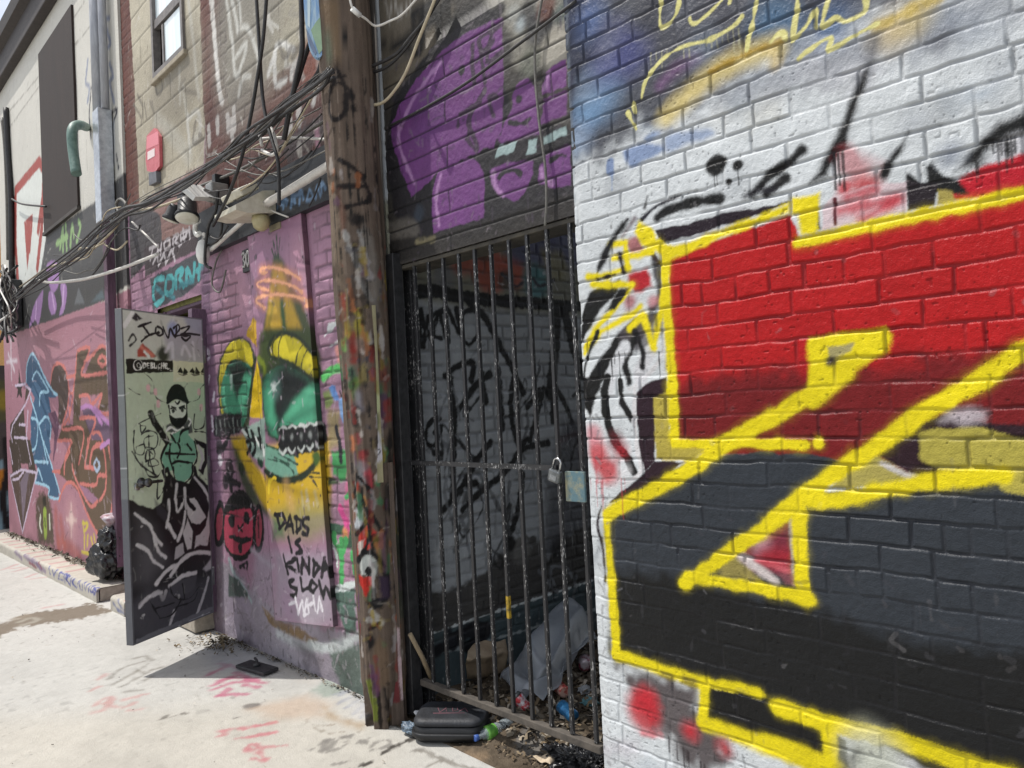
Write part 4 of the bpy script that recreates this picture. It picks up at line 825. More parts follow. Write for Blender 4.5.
tag(door, 'open steel door painted with a masked figure')
hu, hz = door_uv(D2((145, 578)))[0]
o3 = lambda u, z, d: Vector(h3+d3*u+n3*d)+Vector((0, 0, z))
RM = Matrix((( -d3[0], n3[0], 0), (-d3[1], n3[1], 0), (0, 0, 1)))
hb = MB(); Ml = Matrix.Translation(o3(hu, hz, .0)) @ (Matrix((( -d3[0], 0, n3[0]), (-d3[1], 0, n3[1]), (0, 1, 0)))).to_4x4()
hb.lathe([(.032, -.002), (.032, .008), (.014, .012), (.012, .045), (.026, .05), (.029, .062), (.02, .072), (.004, .075)], Ml, 20)
hb.tube([o3(hu, hz, .055), o3(hu-.05, hz, .055), o3(hu-.12, hz-.002, .05)], .010, 8)
hb.obj('handle', mat_plain('door_handle_metal', '#3c3c3e', '#6d6d70', .35, .8), door)
for zh in (dz0+.25, (dz0+dz1)/2, dz1-.25):
    MB().tube([o3(-.012, zh-.06, -.01), o3(-.012, zh+.06, -.01)], .014, 10).obj('hinge', M_STEEL, door)
kb = MB(); kb.lathe([(.024, -.002), (.024, .006), (.01, .008)], Matrix.Translation(o3(hu+.03, hz-.02, 0)) @ Ml.to_3x3().to_4x4(), 18); kb.obj('escutcheon', mat_plain('worn_steel', '#8c8c8c', '#b5b5b5', .3, .8), door)
# ------------------------------------------------------------------ far cream building
F1 = crop(0, 330, .16927); F2 = crop(0, 440, .16927)
us = np.concatenate([np.arange(6.99, 12.2, .02)]); vs = np.concatenate([np.arange(-.1, 3.1, .010), np.arange(3.1, 6.62, .02)])
Cc = Sheet(us, vs, lambda px: on_x(px, -.02)[:, 1:], '#cac7be', .92, 41, .01)
Cc.poly(P_((0, 345), (0, 290), (20, 270), (48, 232), (95, 202), (126, 170), (135, 280), (107, 300)), '#4b4a4a', .03)
Cc.poly(P_((15, 190), (42, 163), (47, 232), (40, 275), (18, 292)), '#d9dcd6', .03)
RD = '#a24a42'
Cc.lines([U6((85, 780), (85, 440), (215, 285), (240, 330), (235, 480), (210, 660)), U8((80, 0), (85, 230), (100, 460)), U8((235, 0), (230, 150), (205, 370))], .13, RD, soft=.02, sm=False)
Cc.poly(U6((135, 640), (180, 568), (178, 640), (165, 790), (150, 790)), RD, .02); Cc.poly(U8((132, 120), (180, 75), (165, 240), (150, 390)), RD, .02)
Cc.poly(P_((-6, 341), (2, 338), (55, 319), (107, 300), (140, 283), (150, 640), (-6, 600)), '#a87a86', .02)
Cc.lines([U8((330, 260), (345, 150), (345, 280)), U8((310, 240), (370, 200)), U8((360, 140), (365, 270)), U8((385, 250), (395, 140), (405, 200)), U8((420, 230), (440, 150), (430, 120))], .06, '#8fae76', soft=.03)
for q in (U8((160, 700), (180, 600), (205, 540), (235, 500), (225, 620), (210, 680), (190, 660)), U8((270, 500), (300, 520), (310, 600), (285, 630), (265, 570)), U8((325, 630), (340, 560), (330, 460), (365, 470), (360, 570), (345, 620)), U8((255, 360), (310, 340), (320, 470), (280, 500))): Cc.poly(q, '#a680b4', .03, .95, sm=True)
Cc.lines([U8((200, 560), (195, 650)), U8((285, 510), (300, 600)), U8((350, 470), (345, 570))], .04, '#cba9d4', soft=.03)
Cc.poly(U8((410, 570), (430, 480), (465, 570)), '#6a6d70', .04); Cc.poly(U8((500, 560), (560, 490), (570, 540)), '#5d6a70', .05)
BR = '#62503f'; BL_ = '#43607c'; CO = '#c97870'; LB = '#9fc6da'; LV = '#cbbccf'
Cc.poly(F1((60, 560), (130, 460), (160, 400), (180, 350), (155, 330), (140, 470), (150, 600), (190, 790), (70, 790)), '#4b4038', .02)
Cc.poly(F1((112, 228), (122, 310), (142, 312), (126, 350), (130, 405), (112, 382), (98, 402), (105, 352), (86, 330), (108, 318)), '#3a322e', .015)
Cc.poly(F1((155, 310), (158, 205), (185, 140), (215, 170), (265, 275), (335, 385), (330, 400), (290, 400), (300, 470), (315, 560), (290, 640), (300, 720), (270, 790), (190, 790), (180, 520), (205, 400)), BL_, .015)
Cc.poly(F2((180, -10), (250, -10), (345, 275), (350, 345), (288, 332), (285, 280), (208, 250), (222, 170), (190, 60)), BL_, .015)
Cc.poly(F2((60, 200), (140, 180), (220, 180), (130, 545), (95, 380)), '#5a4a42', .015); Cc.poly(F2((120, 250), (150, 190), (170, 190), (135, 500)), '#7d6f7a', .02)
Cc.poly(F2((55, 0), (105, 0), (130, 190), (75, 200)), '#4b4038', .02); Cc.poly(F2((150, 0), (180, 0), (215, 190), (170, 190)), '#4b4038', .02)
Cc.poly(F1((300, 310), (312, 230), (345, 196), (385, 230), (406, 330), (400, 450), (375, 545), (345, 540), (345, 400), (305, 370)), '#584840', .015, sm=True)
Cc.poly(F1((285, 490), (330, 480), (350, 560), (330, 700), (310, 800), (320, 620)), '#6a4a5c', .02)
Cc.poly(F1((455, 122), (530, 106), (500, 195), (488, 265), (640, 250), (640, 130), (680, 300), (660, 482), (580, 482), (600, 380), (480, 390), (470, 522), (560, 528), (520, 790), (410, 790), (425, 660), (340, 655), (372, 560), (430, 560), (440, 300)), BR, .015)
Cc.poly(F1((545, 150), (600, 95), (650, 120), (650, 260), (500, 270)), BR, .015); Cc.poly(F1((480, 470), (540, 450), (690, 610), (595, 700), (540, 640), (500, 520)), '#6a5568', .02); Cc.poly(F1((530, 770), (560, 700), (620, 690), (660, 770)), BR, .02)
Cc.poly(F2((350, 200), (420, 0), (520, 0), (640, 0), (672, 150), (665, 400), (600, 570), (540, 500), (480, 330), (420, 260)), BR, .015); Cc.poly(F2((520, 290), (580, 350), (560, 390), (500, 340), (440, 215), (470, 260)), '#9a7288', .02)
for x in range(520, 680, 26): Cc.line(F1((x, 270), (x-4, 380)), .05, '#54452f', .05, .6)
Cc.lines([F1((155, 310), (158, 210), (185, 140), (215, 170), (262, 272), (312, 362), (340, 385)), F1((190, 290), (215, 245), (250, 290), (290, 360)), F1((235, 445), (240, 372), (285, 368)), F1((185, 520), (222, 545), (216, 680), (192, 712)), F1((230, 560), (270, 512), (300, 560), (295, 640)), F1((180, 400), (230, 560), (280, 790)), F2((250, -10), (345, 278), (350, 345), (286, 332), (288, 280), (208, 250)), F2((208, 128), (285, 130)), F2((210, 250), (225, 170), (250, 240))], .035, LB, soft=.015)
Cc.lines([F1((75, 660), (65, 620), (75, 560), (130, 470), (150, 440)), F1((150, 330), (182, 352), (155, 430)), F1((90, 330), (150, 320)), F1((85, 635), (160, 640)), F1((115, 560), (150, 560)), F2((60, 205), (132, 545), (222, 180)), F2((65, 212), (130, 175), (215, 195)), F2((75, 235), (110, 230), (140, 185)), F1((165, 480), (155, 640), (185, 790)), F1((60, 700), (75, 790))], .035, LV, soft=.015, sm=False)
Cc.lines([F1((340, 655), (420, 655), (405, 700), (410, 720), (385, 768)), F1((372, 548), (375, 590), (490, 590), (465, 790)), F1((455, 125), (440, 300), (412, 500), (375, 560)), F1((460, 120), (530, 105), (500, 200), (488, 268), (640, 250)), F1((500, 190), (545, 150), (600, 95), (645, 125)), F1((470, 392), (520, 385), (545, 440), (600, 380), (582, 482), (660, 480), (682, 310)), F1((470, 522), (562, 525), (530, 640), (500, 790)), F1((395, 280), (440, 270)), F1((405, 375), (432, 372)), F1((410, 460), (408, 540)), F1((530, 790), (550, 700), (590, 680)), F1((540, 610), (580, 605), (605, 650), (598, 690)),
          F1((300, 310), (312, 230), (345, 196), (385, 230), (406, 330), (400, 450), (372, 545)),
          F2((350, 360), (380, 275), (415, 250), (460, 290), (500, 400), (545, 500), (600, 570), (650, 470), (672, 250), (640, 40)), F2((425, 145), (440, 212), (500, 340), (540, 392), (575, 362)), F2((530, 160), (540, 70), (580, 25), (612, 60), (628, 200), (620, 300), (588, 356)), F2((475, 258), (562, 266), (580, 212), (628, 212)), F2((500, 160), (560, 168)), F2((310, 185), (355, 188)), F2((520, -10), (500, 160)), F2((415, 30), (385, 110), (380, 200))], .040, CO, soft=.015)
Cc.lines([F1((480, 460), (535, 452), (600, 555)), F1((560, 462), (630, 540), (690, 612), (595, 692))], .05, '#b985b8', soft=.02); Cc.line(F1((605, 150), (580, 180), (605, 212), (630, 185), (605, 150)), .04, CO, .015); Cc.line(F2((570, 112), (555, 145), (570, 182), (588, 150), (570, 112)), .04, '#a9b8cc', .015)
Cc.lines([F2((490, 490), (500, 560)), F2((490, 490), (520, 500), (500, 540)), F2((500, 560), (500, 640)), F2((520, 560), (515, 630)), F2((540, 580), (550, 630)), F2((555, 560), (570, 640)), F2((485, 660), (560, 682))], .04, '#c9b94c', soft=.02)
q = F2((422, 470)); Cc.dot(q[0], .07, '#efe6da', .12); Cc.lines([F2((422, 380), (422, 570)), F2((395, 470), (450, 475))], .03, '#e8d8cc', soft=.08, a=.8); Cc.dot(q[0], .2, '#c79a9a', .35, .5)
Cc.poly(F2((215, 340), (250, 310), (290, 330), (310, 450), (320, 620), (230, 620), (215, 480)), '#4a4330', .12, .9, .05); Cc.dot(F2((262, 360))[0], .08, '#2f2a20', .08)
Cc.line(F2((265, 430), (268, 550)), .15, '#93a848', .03); Cc.lines([F2((240, 450), (235, 500), (245, 540)), F2((292, 450), (295, 520))], .05, '#cfd2c0', soft=.02); Cc.line(F2((266, 470), (268, 510)), .06, '#5a6a28', .02)
Cc.lines([F2((330, 430), (335, 540), (350, 660)), F2((350, 600), (420, 640), (470, 700)), F2((360, 480), (380, 620))], .16, '#a9584a', soft=.14, a=.6)
Cc.lines([F1((65, 60), (68, 290)), F1((40, 190), (100, 180)), F1((50, 140), (85, 240))], .05, '#d3c9d0', soft=.06, a=.8)
Cc.line(P_((105, 215), (106, 330), (109, 400)), .02, '#e6e1e6', .02, .8)
Cc.age((7, 12, .1, 2.7), 120, 160, 40, ('#4a3a42', '#cdbcc6', '#7d6474'), .5, 5, 2.2); Cc.age((7, 12, 2.9, 6), 60, 80, 40, ('#8a8478', '#6a655c', '#d5d2ca'), .4, 6, 2.2)
Cc.weather(.08, .06); low = np.clip(1-Cc.vs/.5, 0, 1)[:, None]; Cc.c *= (1-.3*low*sstep((fbm(Cc.us, Cc.vs, .3, 9)-.4)*4))[..., None]
Cc.lines([P_((0, 122), (38, 77), (60, 40), (85, 0)), P_((8, 130), (40, 85)), P_((40, 88), (95, 20))], .02, '#8f8a82', soft=.012, a=.8)
# blue-grey tag near the pipe
Cc.lines([U5((600, 100), (570, 110), (590, 180), (605, 240), (570, 280)), U5((480, 330), (470, 450), (490, 480), (480, 560)), U5((540, 200), (580, 310), (555, 300)), U5((600, 350), (620, 420), (600, 450), (625, 560))], .045, '#7d86a0', soft=.03, a=.85)
Cc.lines([U5((555, 470), (590, 500), (580, 620), (610, 640), (600, 720)), U5((500, 480), (490, 620), (500, 760)), U5((610, 620), (640, 600), (620, 680)), U6((580, 140), (600, 200), (590, 330), (610, 360)), U6((640, 250), (650, 320))], .03, '#3a3a44', soft=.015)
Cc.poly(U6((590, 30), (625, 60), (630, 300), (600, 400), (580, 380)), '#b9c0ca', .05, .8)
Cc.h += .008*(fbm(Cc.us, Cc.vs, .6, 12)-.5)
far = empty('rendered_building', (1.5, 9.6, 0), 'cream rendered building with dark gutter, boarded window and long pink graffiti hoarding', 'building')
sheet_obj('wall', Cc, lambda U, V, H: np.stack([-.02-H, U, V], -1), M_WALL, far, (4.0, 0, 0))
# boarded window
def quad_px(pts, x): return [Vector(p) for p in on_x(pts, x)]
q = quad_px(P_((38.5, 58), (72, 6), (81.5, 204), (48, 231.5)), -.02)
ya = (q[0].y+q[3].y)/2; yb = (q[1].y+q[2].y)/2; za = (q[0].z+q[1].z)/2; zb = (q[2].z+q[3].z)/2
MB().box((-.028, (ya+yb)/2, (za+zb)/2), (.03, ya-yb, za-zb), bevel=.004).obj('boarded_window', mat_plain('brown_board', '#1f1410', '#2a1c17', .75, 0, 4, stretch=(1, 3, .4)), far)
MB().box((-.03, (ya+yb)/2, zb-.025), (.05, ya-yb+.04, .035)).obj('sill', M_DARK, far)
# gutter and eave
zE = float(on_x([(0, 98)], 0)[0][2])
f = MB(); f.box((-.07, 9.9, zE+.22), (.10, 5.75, .40), bevel=.01); f.prism([(-.12, 7.03, zE+.30), (-.20, 7.03, zE+.33), (-.22, 7.03, zE+.46), (-.12, 7.03, zE+.46)], (0, 5.7, 0)); f.obj('gutter', mat_plain('dark_gutter', '#2a2422', '#3a322f', .6), far)
MB().box((2.1, 9.9, zE+.49), (4.5, 5.8, .06)).obj('roof', M_DARK, far)
M_PIPE = mat_plain('grey_pipe', '#8f9197', '#a9abb0', .45, .3, 12, stretch=(3, 3, .5)); M_PIPE2 = mat_plain('purple_pipe', '#46343f', '#6d5064', .55, 0, 6, stretch=(3, 3, .4))
a = px1(97, 20, -.09); b_ = px1(103, 112, -.09)
yD = 7.42
zt = lambda px, py: float(on_x([(px, py)], -.09)[0][2])
yv = lambda px, py: float(on_x([(px, py)], -.09)[0][1])
y_up = yv(97, 60); y_sq = yv(104, 170)
f = MB(); f.tube([(-.09, y_up, zE), (-.09, y_up, zt(101, 112))], .05, 12); f.tube([(-.08, y_up-.16, zE), (-.08, y_up-.16, zt(101, 112))], .035, 10); f.obj('drainpipe', M_PIPE, far)
f = MB(); f.box((-.09, y_sq, (zt(101, 112)+zt(107, 222))/2), (.12, .16, zt(101, 112)-zt(107, 222)), bevel=.006); f.obj('pipe_cover', mat_plain('bright_steel', '#a4aab2', '#c9ced4', .3, .5), far)
f = MB(); f.box((-.08, y_sq-.02, (zt(107, 222)+.25)/2), (.07, .10, zt(107, 222)-.25), bevel=.006); f.obj('lower_pipe', M_PIPE2, far)
# green gooseneck
e0 = px1(88, 127, -.06); pts = [e0, e0+Vector((-.25, 0.02, .05))]
c = [px1(86, 127, -.05), px1(80, 125, -.25), px1(74, 127, -.33), px1(72, 134, -.36), px1(73, 150, -.36), px1(76.5, 174, -.36)]
f = MB(); f.tube([Vector(p) for p in spline([tuple(p) for p in c], False, 5)], .042, 12); gn = f.obj('vent_pipe', mat_plain('green_pipe_paint', '#4f6a62', '#6b857c', .5), None)
tag(gn, 'green bent vent pipe hooking down from the cream wall beside the boarded window', 'vent pipe')
# ------------------------------------------------------------------ beyond the corner
En = Sheet(np.arange(-6, .4, .03), np.arange(-.1, 2.5, .02), lambda px: on_y(px, 13.2)[:, [0, 2]], '#4d4a48', .8, 43)
En.poly(P_((-20, 470), (2, 460), (8, 480), (14, 530), (12, 545), (-20, 545)), '#8fb2bd', .05); En.dot((2, 480), .16, '#d8902c', .05); En.lines([P_((6, 440), (8, 470), (3, 500), (10, 540))], .1, '#17151a', soft=.03); En.poly(P_((-20, 380), (14, 380), (12, 420), (-20, 425)), '#5c5f38', .1, .8)
En.dot((4, 400), .15, '#a09030', .1, .8); En.weather(.2, .1)
ew = empty('end_wall', (-2.8, 13.2, 0), 'low dark wall with a pale blue and orange mural at the far end of the alley', 'wall')
sheet_obj('panel', En, lambda U, V, H: np.stack([U, 13.2-H, V], -1), M_WALL, ew, (0, .25, 0))
yb_ = gz1(2, 45, 6.9)
d_ = _rays([(4, 52)])[0]; d_ /= d_[1]; pY = EYE+d_*26
yl = empty('yellow_house', (pY[0]-3, 27, 0), 'ochre house front just showing past the dark gutter against the sky', 'house')
ztop = float((EYE+(_rays([(3, 36)])[0]/_rays([(3, 36)])[0][1])*26)[2])
MB().box((pY[0]-2.2, 28, ztop/2), (6, 4, ztop)).obj('wall', mat_plain('ochre_render', '#b58a54', '#c79a62', .8), yl)
f = MB(); f.box((pY[0]-2.2, 28, ztop+.1), (6.3, 4.3, .25)); f.obj('cornice', mat_plain('ochre_trim', '#8f6a48', '#a97f52', .8), yl)
# ------------------------------------------------------------------ passage between the buildings
V1 = crop(370, 0, .20508); V2 = crop(370, 110, .20508); G1 = crop(390, 230, .20833); G2 = crop(390, 370, .20833); G3 = crop(400, 500, .19531); G4 = crop(400, 620, .20508)
YP = 3.085
us = np.concatenate([np.arange(.0, 1.9, .006), np.arange(1.9, 4.1, .06)]); vs = np.concatenate([np.arange(-.1, 3.0, .006), np.arange(3.0, 6.0, .08)])
Ps = Sheet(us, vs, lambda px: on_y(px, YP)[:, [0, 2]], '#85898d', 1.35, 51, .007)
Ps.poly(P_((380, 200), (620, 190), (620, 320), (470, 307), (420, 300), (380, 290)), '#6c6c60', .06); Ps.poly(P_((500, 220), (620, 220), (620, 270), (520, 265)), '#4a4c66', .1, .9)
for q, r, c in ((G1((340, 130)), .10, '#8c4434'), (G1((480, 190)), .14, '#8f4030'), (G1((590, 200)), .10, '#96422f'), (G1((700, 250)), .11, '#3f6e74'), (G1((560, 240)), .06, '#2f3c38'), (G1((760, 110)), .06, '#7c7444'), (G1((610, 60)), .12, '#44465e'), (G1((800, 170)), .10, '#747058'), (G1((450, 100)), .05, '#2c4238'), (G1((200, 130)), .08, '#6f6c5a'), (G1((260, 230)), .08, '#5d5f62'), (G1((760, 60)), .07, '#3a3c58')):
    Ps.dot(q[0], r, c, .08, .85)
Ps.lines([G1((690, 230), (720, 270), (790, 240)), G1((540, 210), (600, 270), (640, 250))], .02, '#2a2a30', soft=.02)
PB = '#0c0c0e'
Ps.line(G1((100, 310), (180, 290), (300, 310), (420, 330), (600, 345), (820, 360), (1000, 375)), .075, PB, .015)
Ps.lines([G1((130, 380), (150, 560)), G1((160, 560), (185, 420)), G1((150, 380), (160, 450), (200, 520)), G1((230, 400), (210, 500), (245, 520)), G1((190, 420), (270, 380)), G1((240, 400), (270, 520)), G1((280, 530), (270, 370), (330, 490), (320, 380)), G1((400, 390), (350, 400), (340, 490), (380, 550), (425, 500))], .032, PB, soft=.01)
Ps.line(G1((380, 340), (450, 410), (500, 500), (580, 650), (640, 780)), .05, PB, .015); Ps.line(G1((800, 380), (790, 600), (770, 780)), .09, PB, .02); Ps.line(G1((840, 400), (880, 560), (930, 700)), .08, PB, .02)
Ps.lines([G1((270, 700), (330, 650), (400, 640), (390, 720)), G2((290, 40), (300, 130), (310, 240), (300, 600)), G2((480, 20), (400, 90), (330, 190)), G2((440, 20), (460, 150)), G2((520, 0), (540, 280)), G2((600, 0), (580, 200), (620, 360), (660, 330)), G2((740, 90), (700, 240), (670, 340)), G2((660, 180), (720, 100)), G2((790, 20), (780, 250)), G2((800, 90), (850, 180), (900, 330)), G2((250, 680), (330, 590), (420, 430), (480, 350)), G2((350, 670), (420, 600), (560, 480), (640, 380), (760, 350)), G2((590, 760), (620, 640), (640, 500)), G2((370, 550), (410, 540))], .042, PB, soft=.014)
Ps.lines([G2((240, 235), (205, 240), (175, 290), (180, 350), (215, 360), (240, 310), (245, 270), (215, 300))], .026, PB, soft=.008)
for p in ((215, 400), (243, 402)): Ps.dot(G2(p)[0], .02, PB, .008)
Ps.line(G2((820, 340), (900, 310), (910, 400)), .04, '#5a2a32', .03, .8)
Ps.poly(P_((560, 420), (640, 410), (640, 560), (540, 560)), '#3c3d42', .12, .8)
Ps.poly(G3((130, 460), (240, 470), (390, 400), (460, 340), (560, 240), (620, 190), (700, 180), (760, 300), (900, 150), (1000, 130), (1100, 600), (130, 800)), '#343230', .03, .95, .02)
Ps.dot(G3((620, 260))[0], .08, '#5c5c5a', .06, .9); Ps.dot(G3((560, 220))[0], .05, PB, .03); Ps.dot(G3((820, 240))[0], .08, '#1f1f22', .06, .9)
Ps.line(G3((200, 260), (210, 400)), .05, '#a5a8ac', .05, .5)
Ps.poly(G3((120, 695), (560, 550), (1000, 405), (1300, 300), (1300, 900), (120, 1000)), '#3c484c', .008); Ps.line(G3((140, 692), (560, 550), (1000, 408), (1300, 310)), .010, '#b4babb', .006)
Ps.line(G3((150, 800), (560, 690), (1000, 560), (1300, 470)), .012, '#8e9799', .006)
Ps.lines([G4((180, 150), (250, 110), (330, 60), (420, 40)), G4((330, 130), (420, 60), (350, 40), (260, 90))], .07, '#15161a', soft=.02); Ps.line(G4((240, 60), (260, 130)), .05, '#1a1c22', .02)
Ps.age((0, 1.7, .0, 2.4), 70, 120, 30, ('#1f1f22', '#a3a6aa', '#55585c'), .45, 4)
for k in range(26):
    rs = np.random.RandomState(700+k); q0 = (rs.uniform(.15, 1.4), rs.uniform(.4, 1.6)); pp = [q0]
    for _ in range(4): pp.append((pp[-1][0]+rs.uniform(-.06, .16), pp[-1][1]+rs.uniform(-.2, .2)))
    Pk = spline(pp, False, 5).astype(np.float32); J, I = Ps.box(Pk, .05); Ps.lay(J, I, Ps.seg_d(Pk, J, I, False)-rs.uniform(.004, .014), .012, PB if k % 3 else '#5f6266', rs.uniform(.5, .95), .006)
Ps.weather(.12, .12)
pm = ((Ps.vs > .25)[:, None] & (Ps.us < 1.9)[None, :] & (Ps.vs < 3.0)[:, None]).astype(np.float32)
Ps.bricks(mask=pm, depth=.007, mortar=.011, tint=.10, mcol='#2e2d2f', ma=.4)
sheet_obj('passage_wall', Ps, lambda U, V, H: np.stack([U, YP+.0-H, V], -1), M_WALL, mid, (0, .012, 0))
# block wall bridging the passage, with the purple letters
us = np.arange(1.80, 3.105, .005); vs = np.concatenate([np.arange(2.255, 3.25, .005), np.arange(3.25, 5.0, .05)])
XP = .015
Pn = Sheet(us, vs, lambda px: on_x(px, XP)[:, 1:], '#47433f', .62, 53, .006)
Pn.poly(V1((0, -60), (330, -60), (420, 60), (300, 260), (60, 480), (-60, 500)), '#7b7264', .06, .95); Pn.poly(V1((520, -60), (1000, -60), (1000, 330), (700, 330), (690, 170)), '#9a968a', .06, .95)
Pn.lines([V1((210, 60), (260, 20), (320, 40), (280, 80), (220, 80)), V1((330, 100), (350, 40), (380, 0)), V1((250, 140), (240, 250), (150, 220)), V1((130, 220), (210, 140), (330, 100)), V1((0, 260), (200, 170), (380, 50)), V1((300, 260), (400, 150), (640, 40)), V1((560, 30), (460, 70), (330, 130))], .05, '#2a2826', soft=.03)
Pn.lines([V1((80, 10), (60, 40), (90, 60), (60, 100)), V1((110, 0), (95, 110), (140, 60), (120, 20)), V1((150, 60), (170, 20), (180, 50)), V1((200, 40), (190, 0))], .014, '#b5b0a8', soft=.008)
for q, r, c in ((V1((830, 130)), .08, '#3a3a40'), (V1((760, 80)), .06, '#2c2c30'), (V1((860, 40)), .05, '#6a3a2c'), (V1((730, 120)), .03, '#b9c3c6'), (V1((900, 230)), .08, '#b9b3a6'), (V1((780, 300)), .06, '#6f7266'), (V1((700, 60)), .04, '#a9aaa4'), (V1((930, 60)), .04, '#4a5a58')): Pn.dot(q[0], r, c, .05, .85)
PU = '#7a4486'; BKp = '#2b282c'
Pn.poly(V2((90, 80), (70, 250), (120, 520), (250, 620), (420, 640), (1000, 460), (1000, 100), (700, 20), (600, -300), (640, -480), (560, -500), (300, -300), (120, -60)), BKp, .02)
Pn.poly(V1((105, 620), (140, 520), (230, 380), (330, 270), (450, 170), (600, 100), (645, 90), (650, 330), (650, 480), (640, 640), (600, 720), (110, 720)), PU, .010)
Pn.poly(V2((100, 80), (150, -20), (640, -60), (640, 100), (540, 200), (480, 230), (330, 300), (300, 340), (200, 425), (160, 320), (120, 200)), PU, .010)
Pn.poly(V2((480, 230), (530, 260), (560, 330), (555, 525), (310, 602), (300, 500), (305, 380), (330, 300), (400, 270)), PU, .010)
Pn.poly(V1((690, 540), (695, 470), (720, 410), (760, 385), (800, 430), (815, 560), (810, 640), (650, 680), (655, 600)), PU, .010, sm=True); Pn.poly(V1((835, 440), (860, 360), (900, 310), (960, 285), (960, 420), (845, 460)), PU, .01); Pn.poly(V1((850, 480), (960, 440), (960, 560), (830, 610)), PU, .012)
Pn.poly(V2((585, 300), (650, 265), (780, 240), (800, 265), (770, 370), (720, 435), (680, 440), (620, 400)), PU, .010, sm=True); Pn.poly(V2((825, 280), (860, 220), (960, 165), (980, 170), (980, 370), (900, 385), (820, 360)), PU, .010)
Pn.poly(V2((600, 130), (820, 60), (830, 110), (640, 160)), PU, .02)
Pn.poly(V2((625, 175), (715, 155), (700, 200), (608, 235)), '#a9c0c0', .008); Pn.poly(V2((775, 150), (815, 140), (810, 205), (762, 215)), '#a9c0c0', .008); Pn.poly(V2((845, 135), (955, 80), (960, 120), (840, 175)), '#a9c0c0', .008)
HI = '#b98ac0'
Pn.lines([V1((350, 300), (290, 370), (220, 470), (170, 570), (140, 650)), V2((140, 80), (140, 150), (165, 240), (215, 355)), V2((345, 320), (325, 400), (325, 480), (338, 560)), V2((598, 305), (610, 370), (650, 420)), V1((870, 360), (850, 430)), V2((835, 290), (850, 340), (890, 360))], .022, HI, soft=.018)
Pn.dot(V1((280, 560))[0], .14, '#6a3a7c', .12, .6)
Pn.lines([V1((500, 220), (500, 330), (510, 400)), V1((530, 200), (560, 400)), V1((600, 130), (570, 300), (640, 260)), V1((480, 660), (490, 560), (560, 440)), V1((430, 590), (430, 610)), V1((540, 180), (640, 120)), V1((520, 300), (600, 200)), V1((600, 560), (580, 480), (620, 470)), V1((440, 560), (540, 500)), V2((480, 60), (520, 190), (470, 140))], .026, '#453049', soft=.012)
Pn.dot(V1((446, 340))[0], .022, BKp, .01); Pn.dot(V1((725, 485))[0], .02, BKp, .01); Pn.line(V1((680, 600), (740, 600), (780, 580)), .02, BKp, .01); Pn.line(V2((630, 330), (660, 300), (710, 295), (735, 310)), .022, BKp, .008); Pn.line(V2((885, 245), (930, 220), (955, 225)), .02, BKp, .01)
Pn.poly(V2((180, 520), (230, 540), (245, 620), (80, 640), (70, 560)), '#77716a', .04, .8); Pn.dot(V2((240, 500))[0], .04, '#3c4450', .04)
Pn.poly(V2((60, 640), (330, 600), (560, 540), (1000, 400), (1000, 520), (560, 640), (60, 760)), '#2e2a28', .03, .85); Pn.line(V2((230, 645), (310, 630)), .03, '#9a9070', .02, .8)
Pn.age((1.85, 3.1, 2.25, 3.3), 80, 120, 30, ('#1f1c20', '#8a8088', '#574a5c'), .5, 4)
Pn.weather(.10, .14)
Pn.blocks(float(on_x([(390.5, 191)], XP)[0][2]), .1055, 1.3, mortar=.007, depth=.004, dark=.7)
Pn.h += .003*(fbm(Pn.us, Pn.vs, .03, 8, 3)-.5)
br = empty('block_wall', (XP, 2.4, 2.3), 'dark block wall bridging the passage above the gate, sprayed with big purple letters', 'wall')
sheet_obj('blockwork', Pn, lambda U, V, H: np.stack([XP-H, U, V], -1), M_WALL, br, (.16, 0, 0))
MB().box((XP+.085, 2.43, 2.243), (.15, 1.24, .02), bevel=.004).obj('lintel', mat_plain('lintel_steel', '#2e2b28', '#4f4a40', .75, scale=8), br)

# ------------------------------------------------------------------ barred gate
def mat_bar():
    m, nt, b = mat_base('glint_flecked_paint')  # pale flecks stand for sun glints on the bars, put into the colour
    tc = nt.nodes.new('ShaderNodeTexCoord'); mp = nt.nodes.new('ShaderNodeMapping'); mp.inputs['Scale'].default_value = (1, 1, .3)
    nt.links.new(tc.outputs['Object'], mp.inputs['Vector'])
    n = nt.nodes.new('ShaderNodeTexNoise'); n.inputs['Scale'].default_value = 190; n.inputs['Detail'].default_value = 4; nt.links.new(mp.outputs['Vector'], n.inputs['Vector'])
    n2 = nt.nodes.new('ShaderNodeTexNoise'); n2.inputs['Scale'].default_value = 7; nt.links.new(tc.outputs['Object'], n2.inputs['Vector'])
    ad = nt.nodes.new('ShaderNodeMath'); ad.operation = 'MULTIPLY_ADD'; ad.inputs[1].default_value = .35; nt.links.new(n2.outputs['Fac'], ad.inputs[0]); nt.links.new(n.outputs['Fac'], ad.inputs[2])
    cr = nt.nodes.new('ShaderNodeValToRGB'); e = cr.color_ramp.elements
    e[0].position = .80; e[0].color = (.016, .016, .018, 1); e[1].position = .84; e[1].color = (.34, .335, .33, 1)
    nt.links.new(ad.outputs['Value'], cr.inputs['Fac']); nt.links.new(cr.outputs['Color'], b.inputs['Base Color'])
    b.inputs['Roughness'].default_value = .4
    bp = nt.nodes.new('ShaderNodeBump'); bp.inputs['Distance'].default_value = .0004; nt.links.new(ad.outputs['Value'], bp.inputs['Height']); nt.links.new(bp.outputs['Normal'], b.inputs['Normal'])
    return m
M_BAR = mat_bar()
M_BLACK = mat_plain('black_gate_paint', '#131315', '#2a2a2c', .5, scale=30)
M_RUST = mat_plain('rusty_sill', '#34302c', '#5f5850', .8, scale=14, lo=.3, hi=.7)
gate = empty('barred_gate', (XP, 2.4, .05), 'tall black barred steel gate with painted glint flecks closing the passage', 'gate')
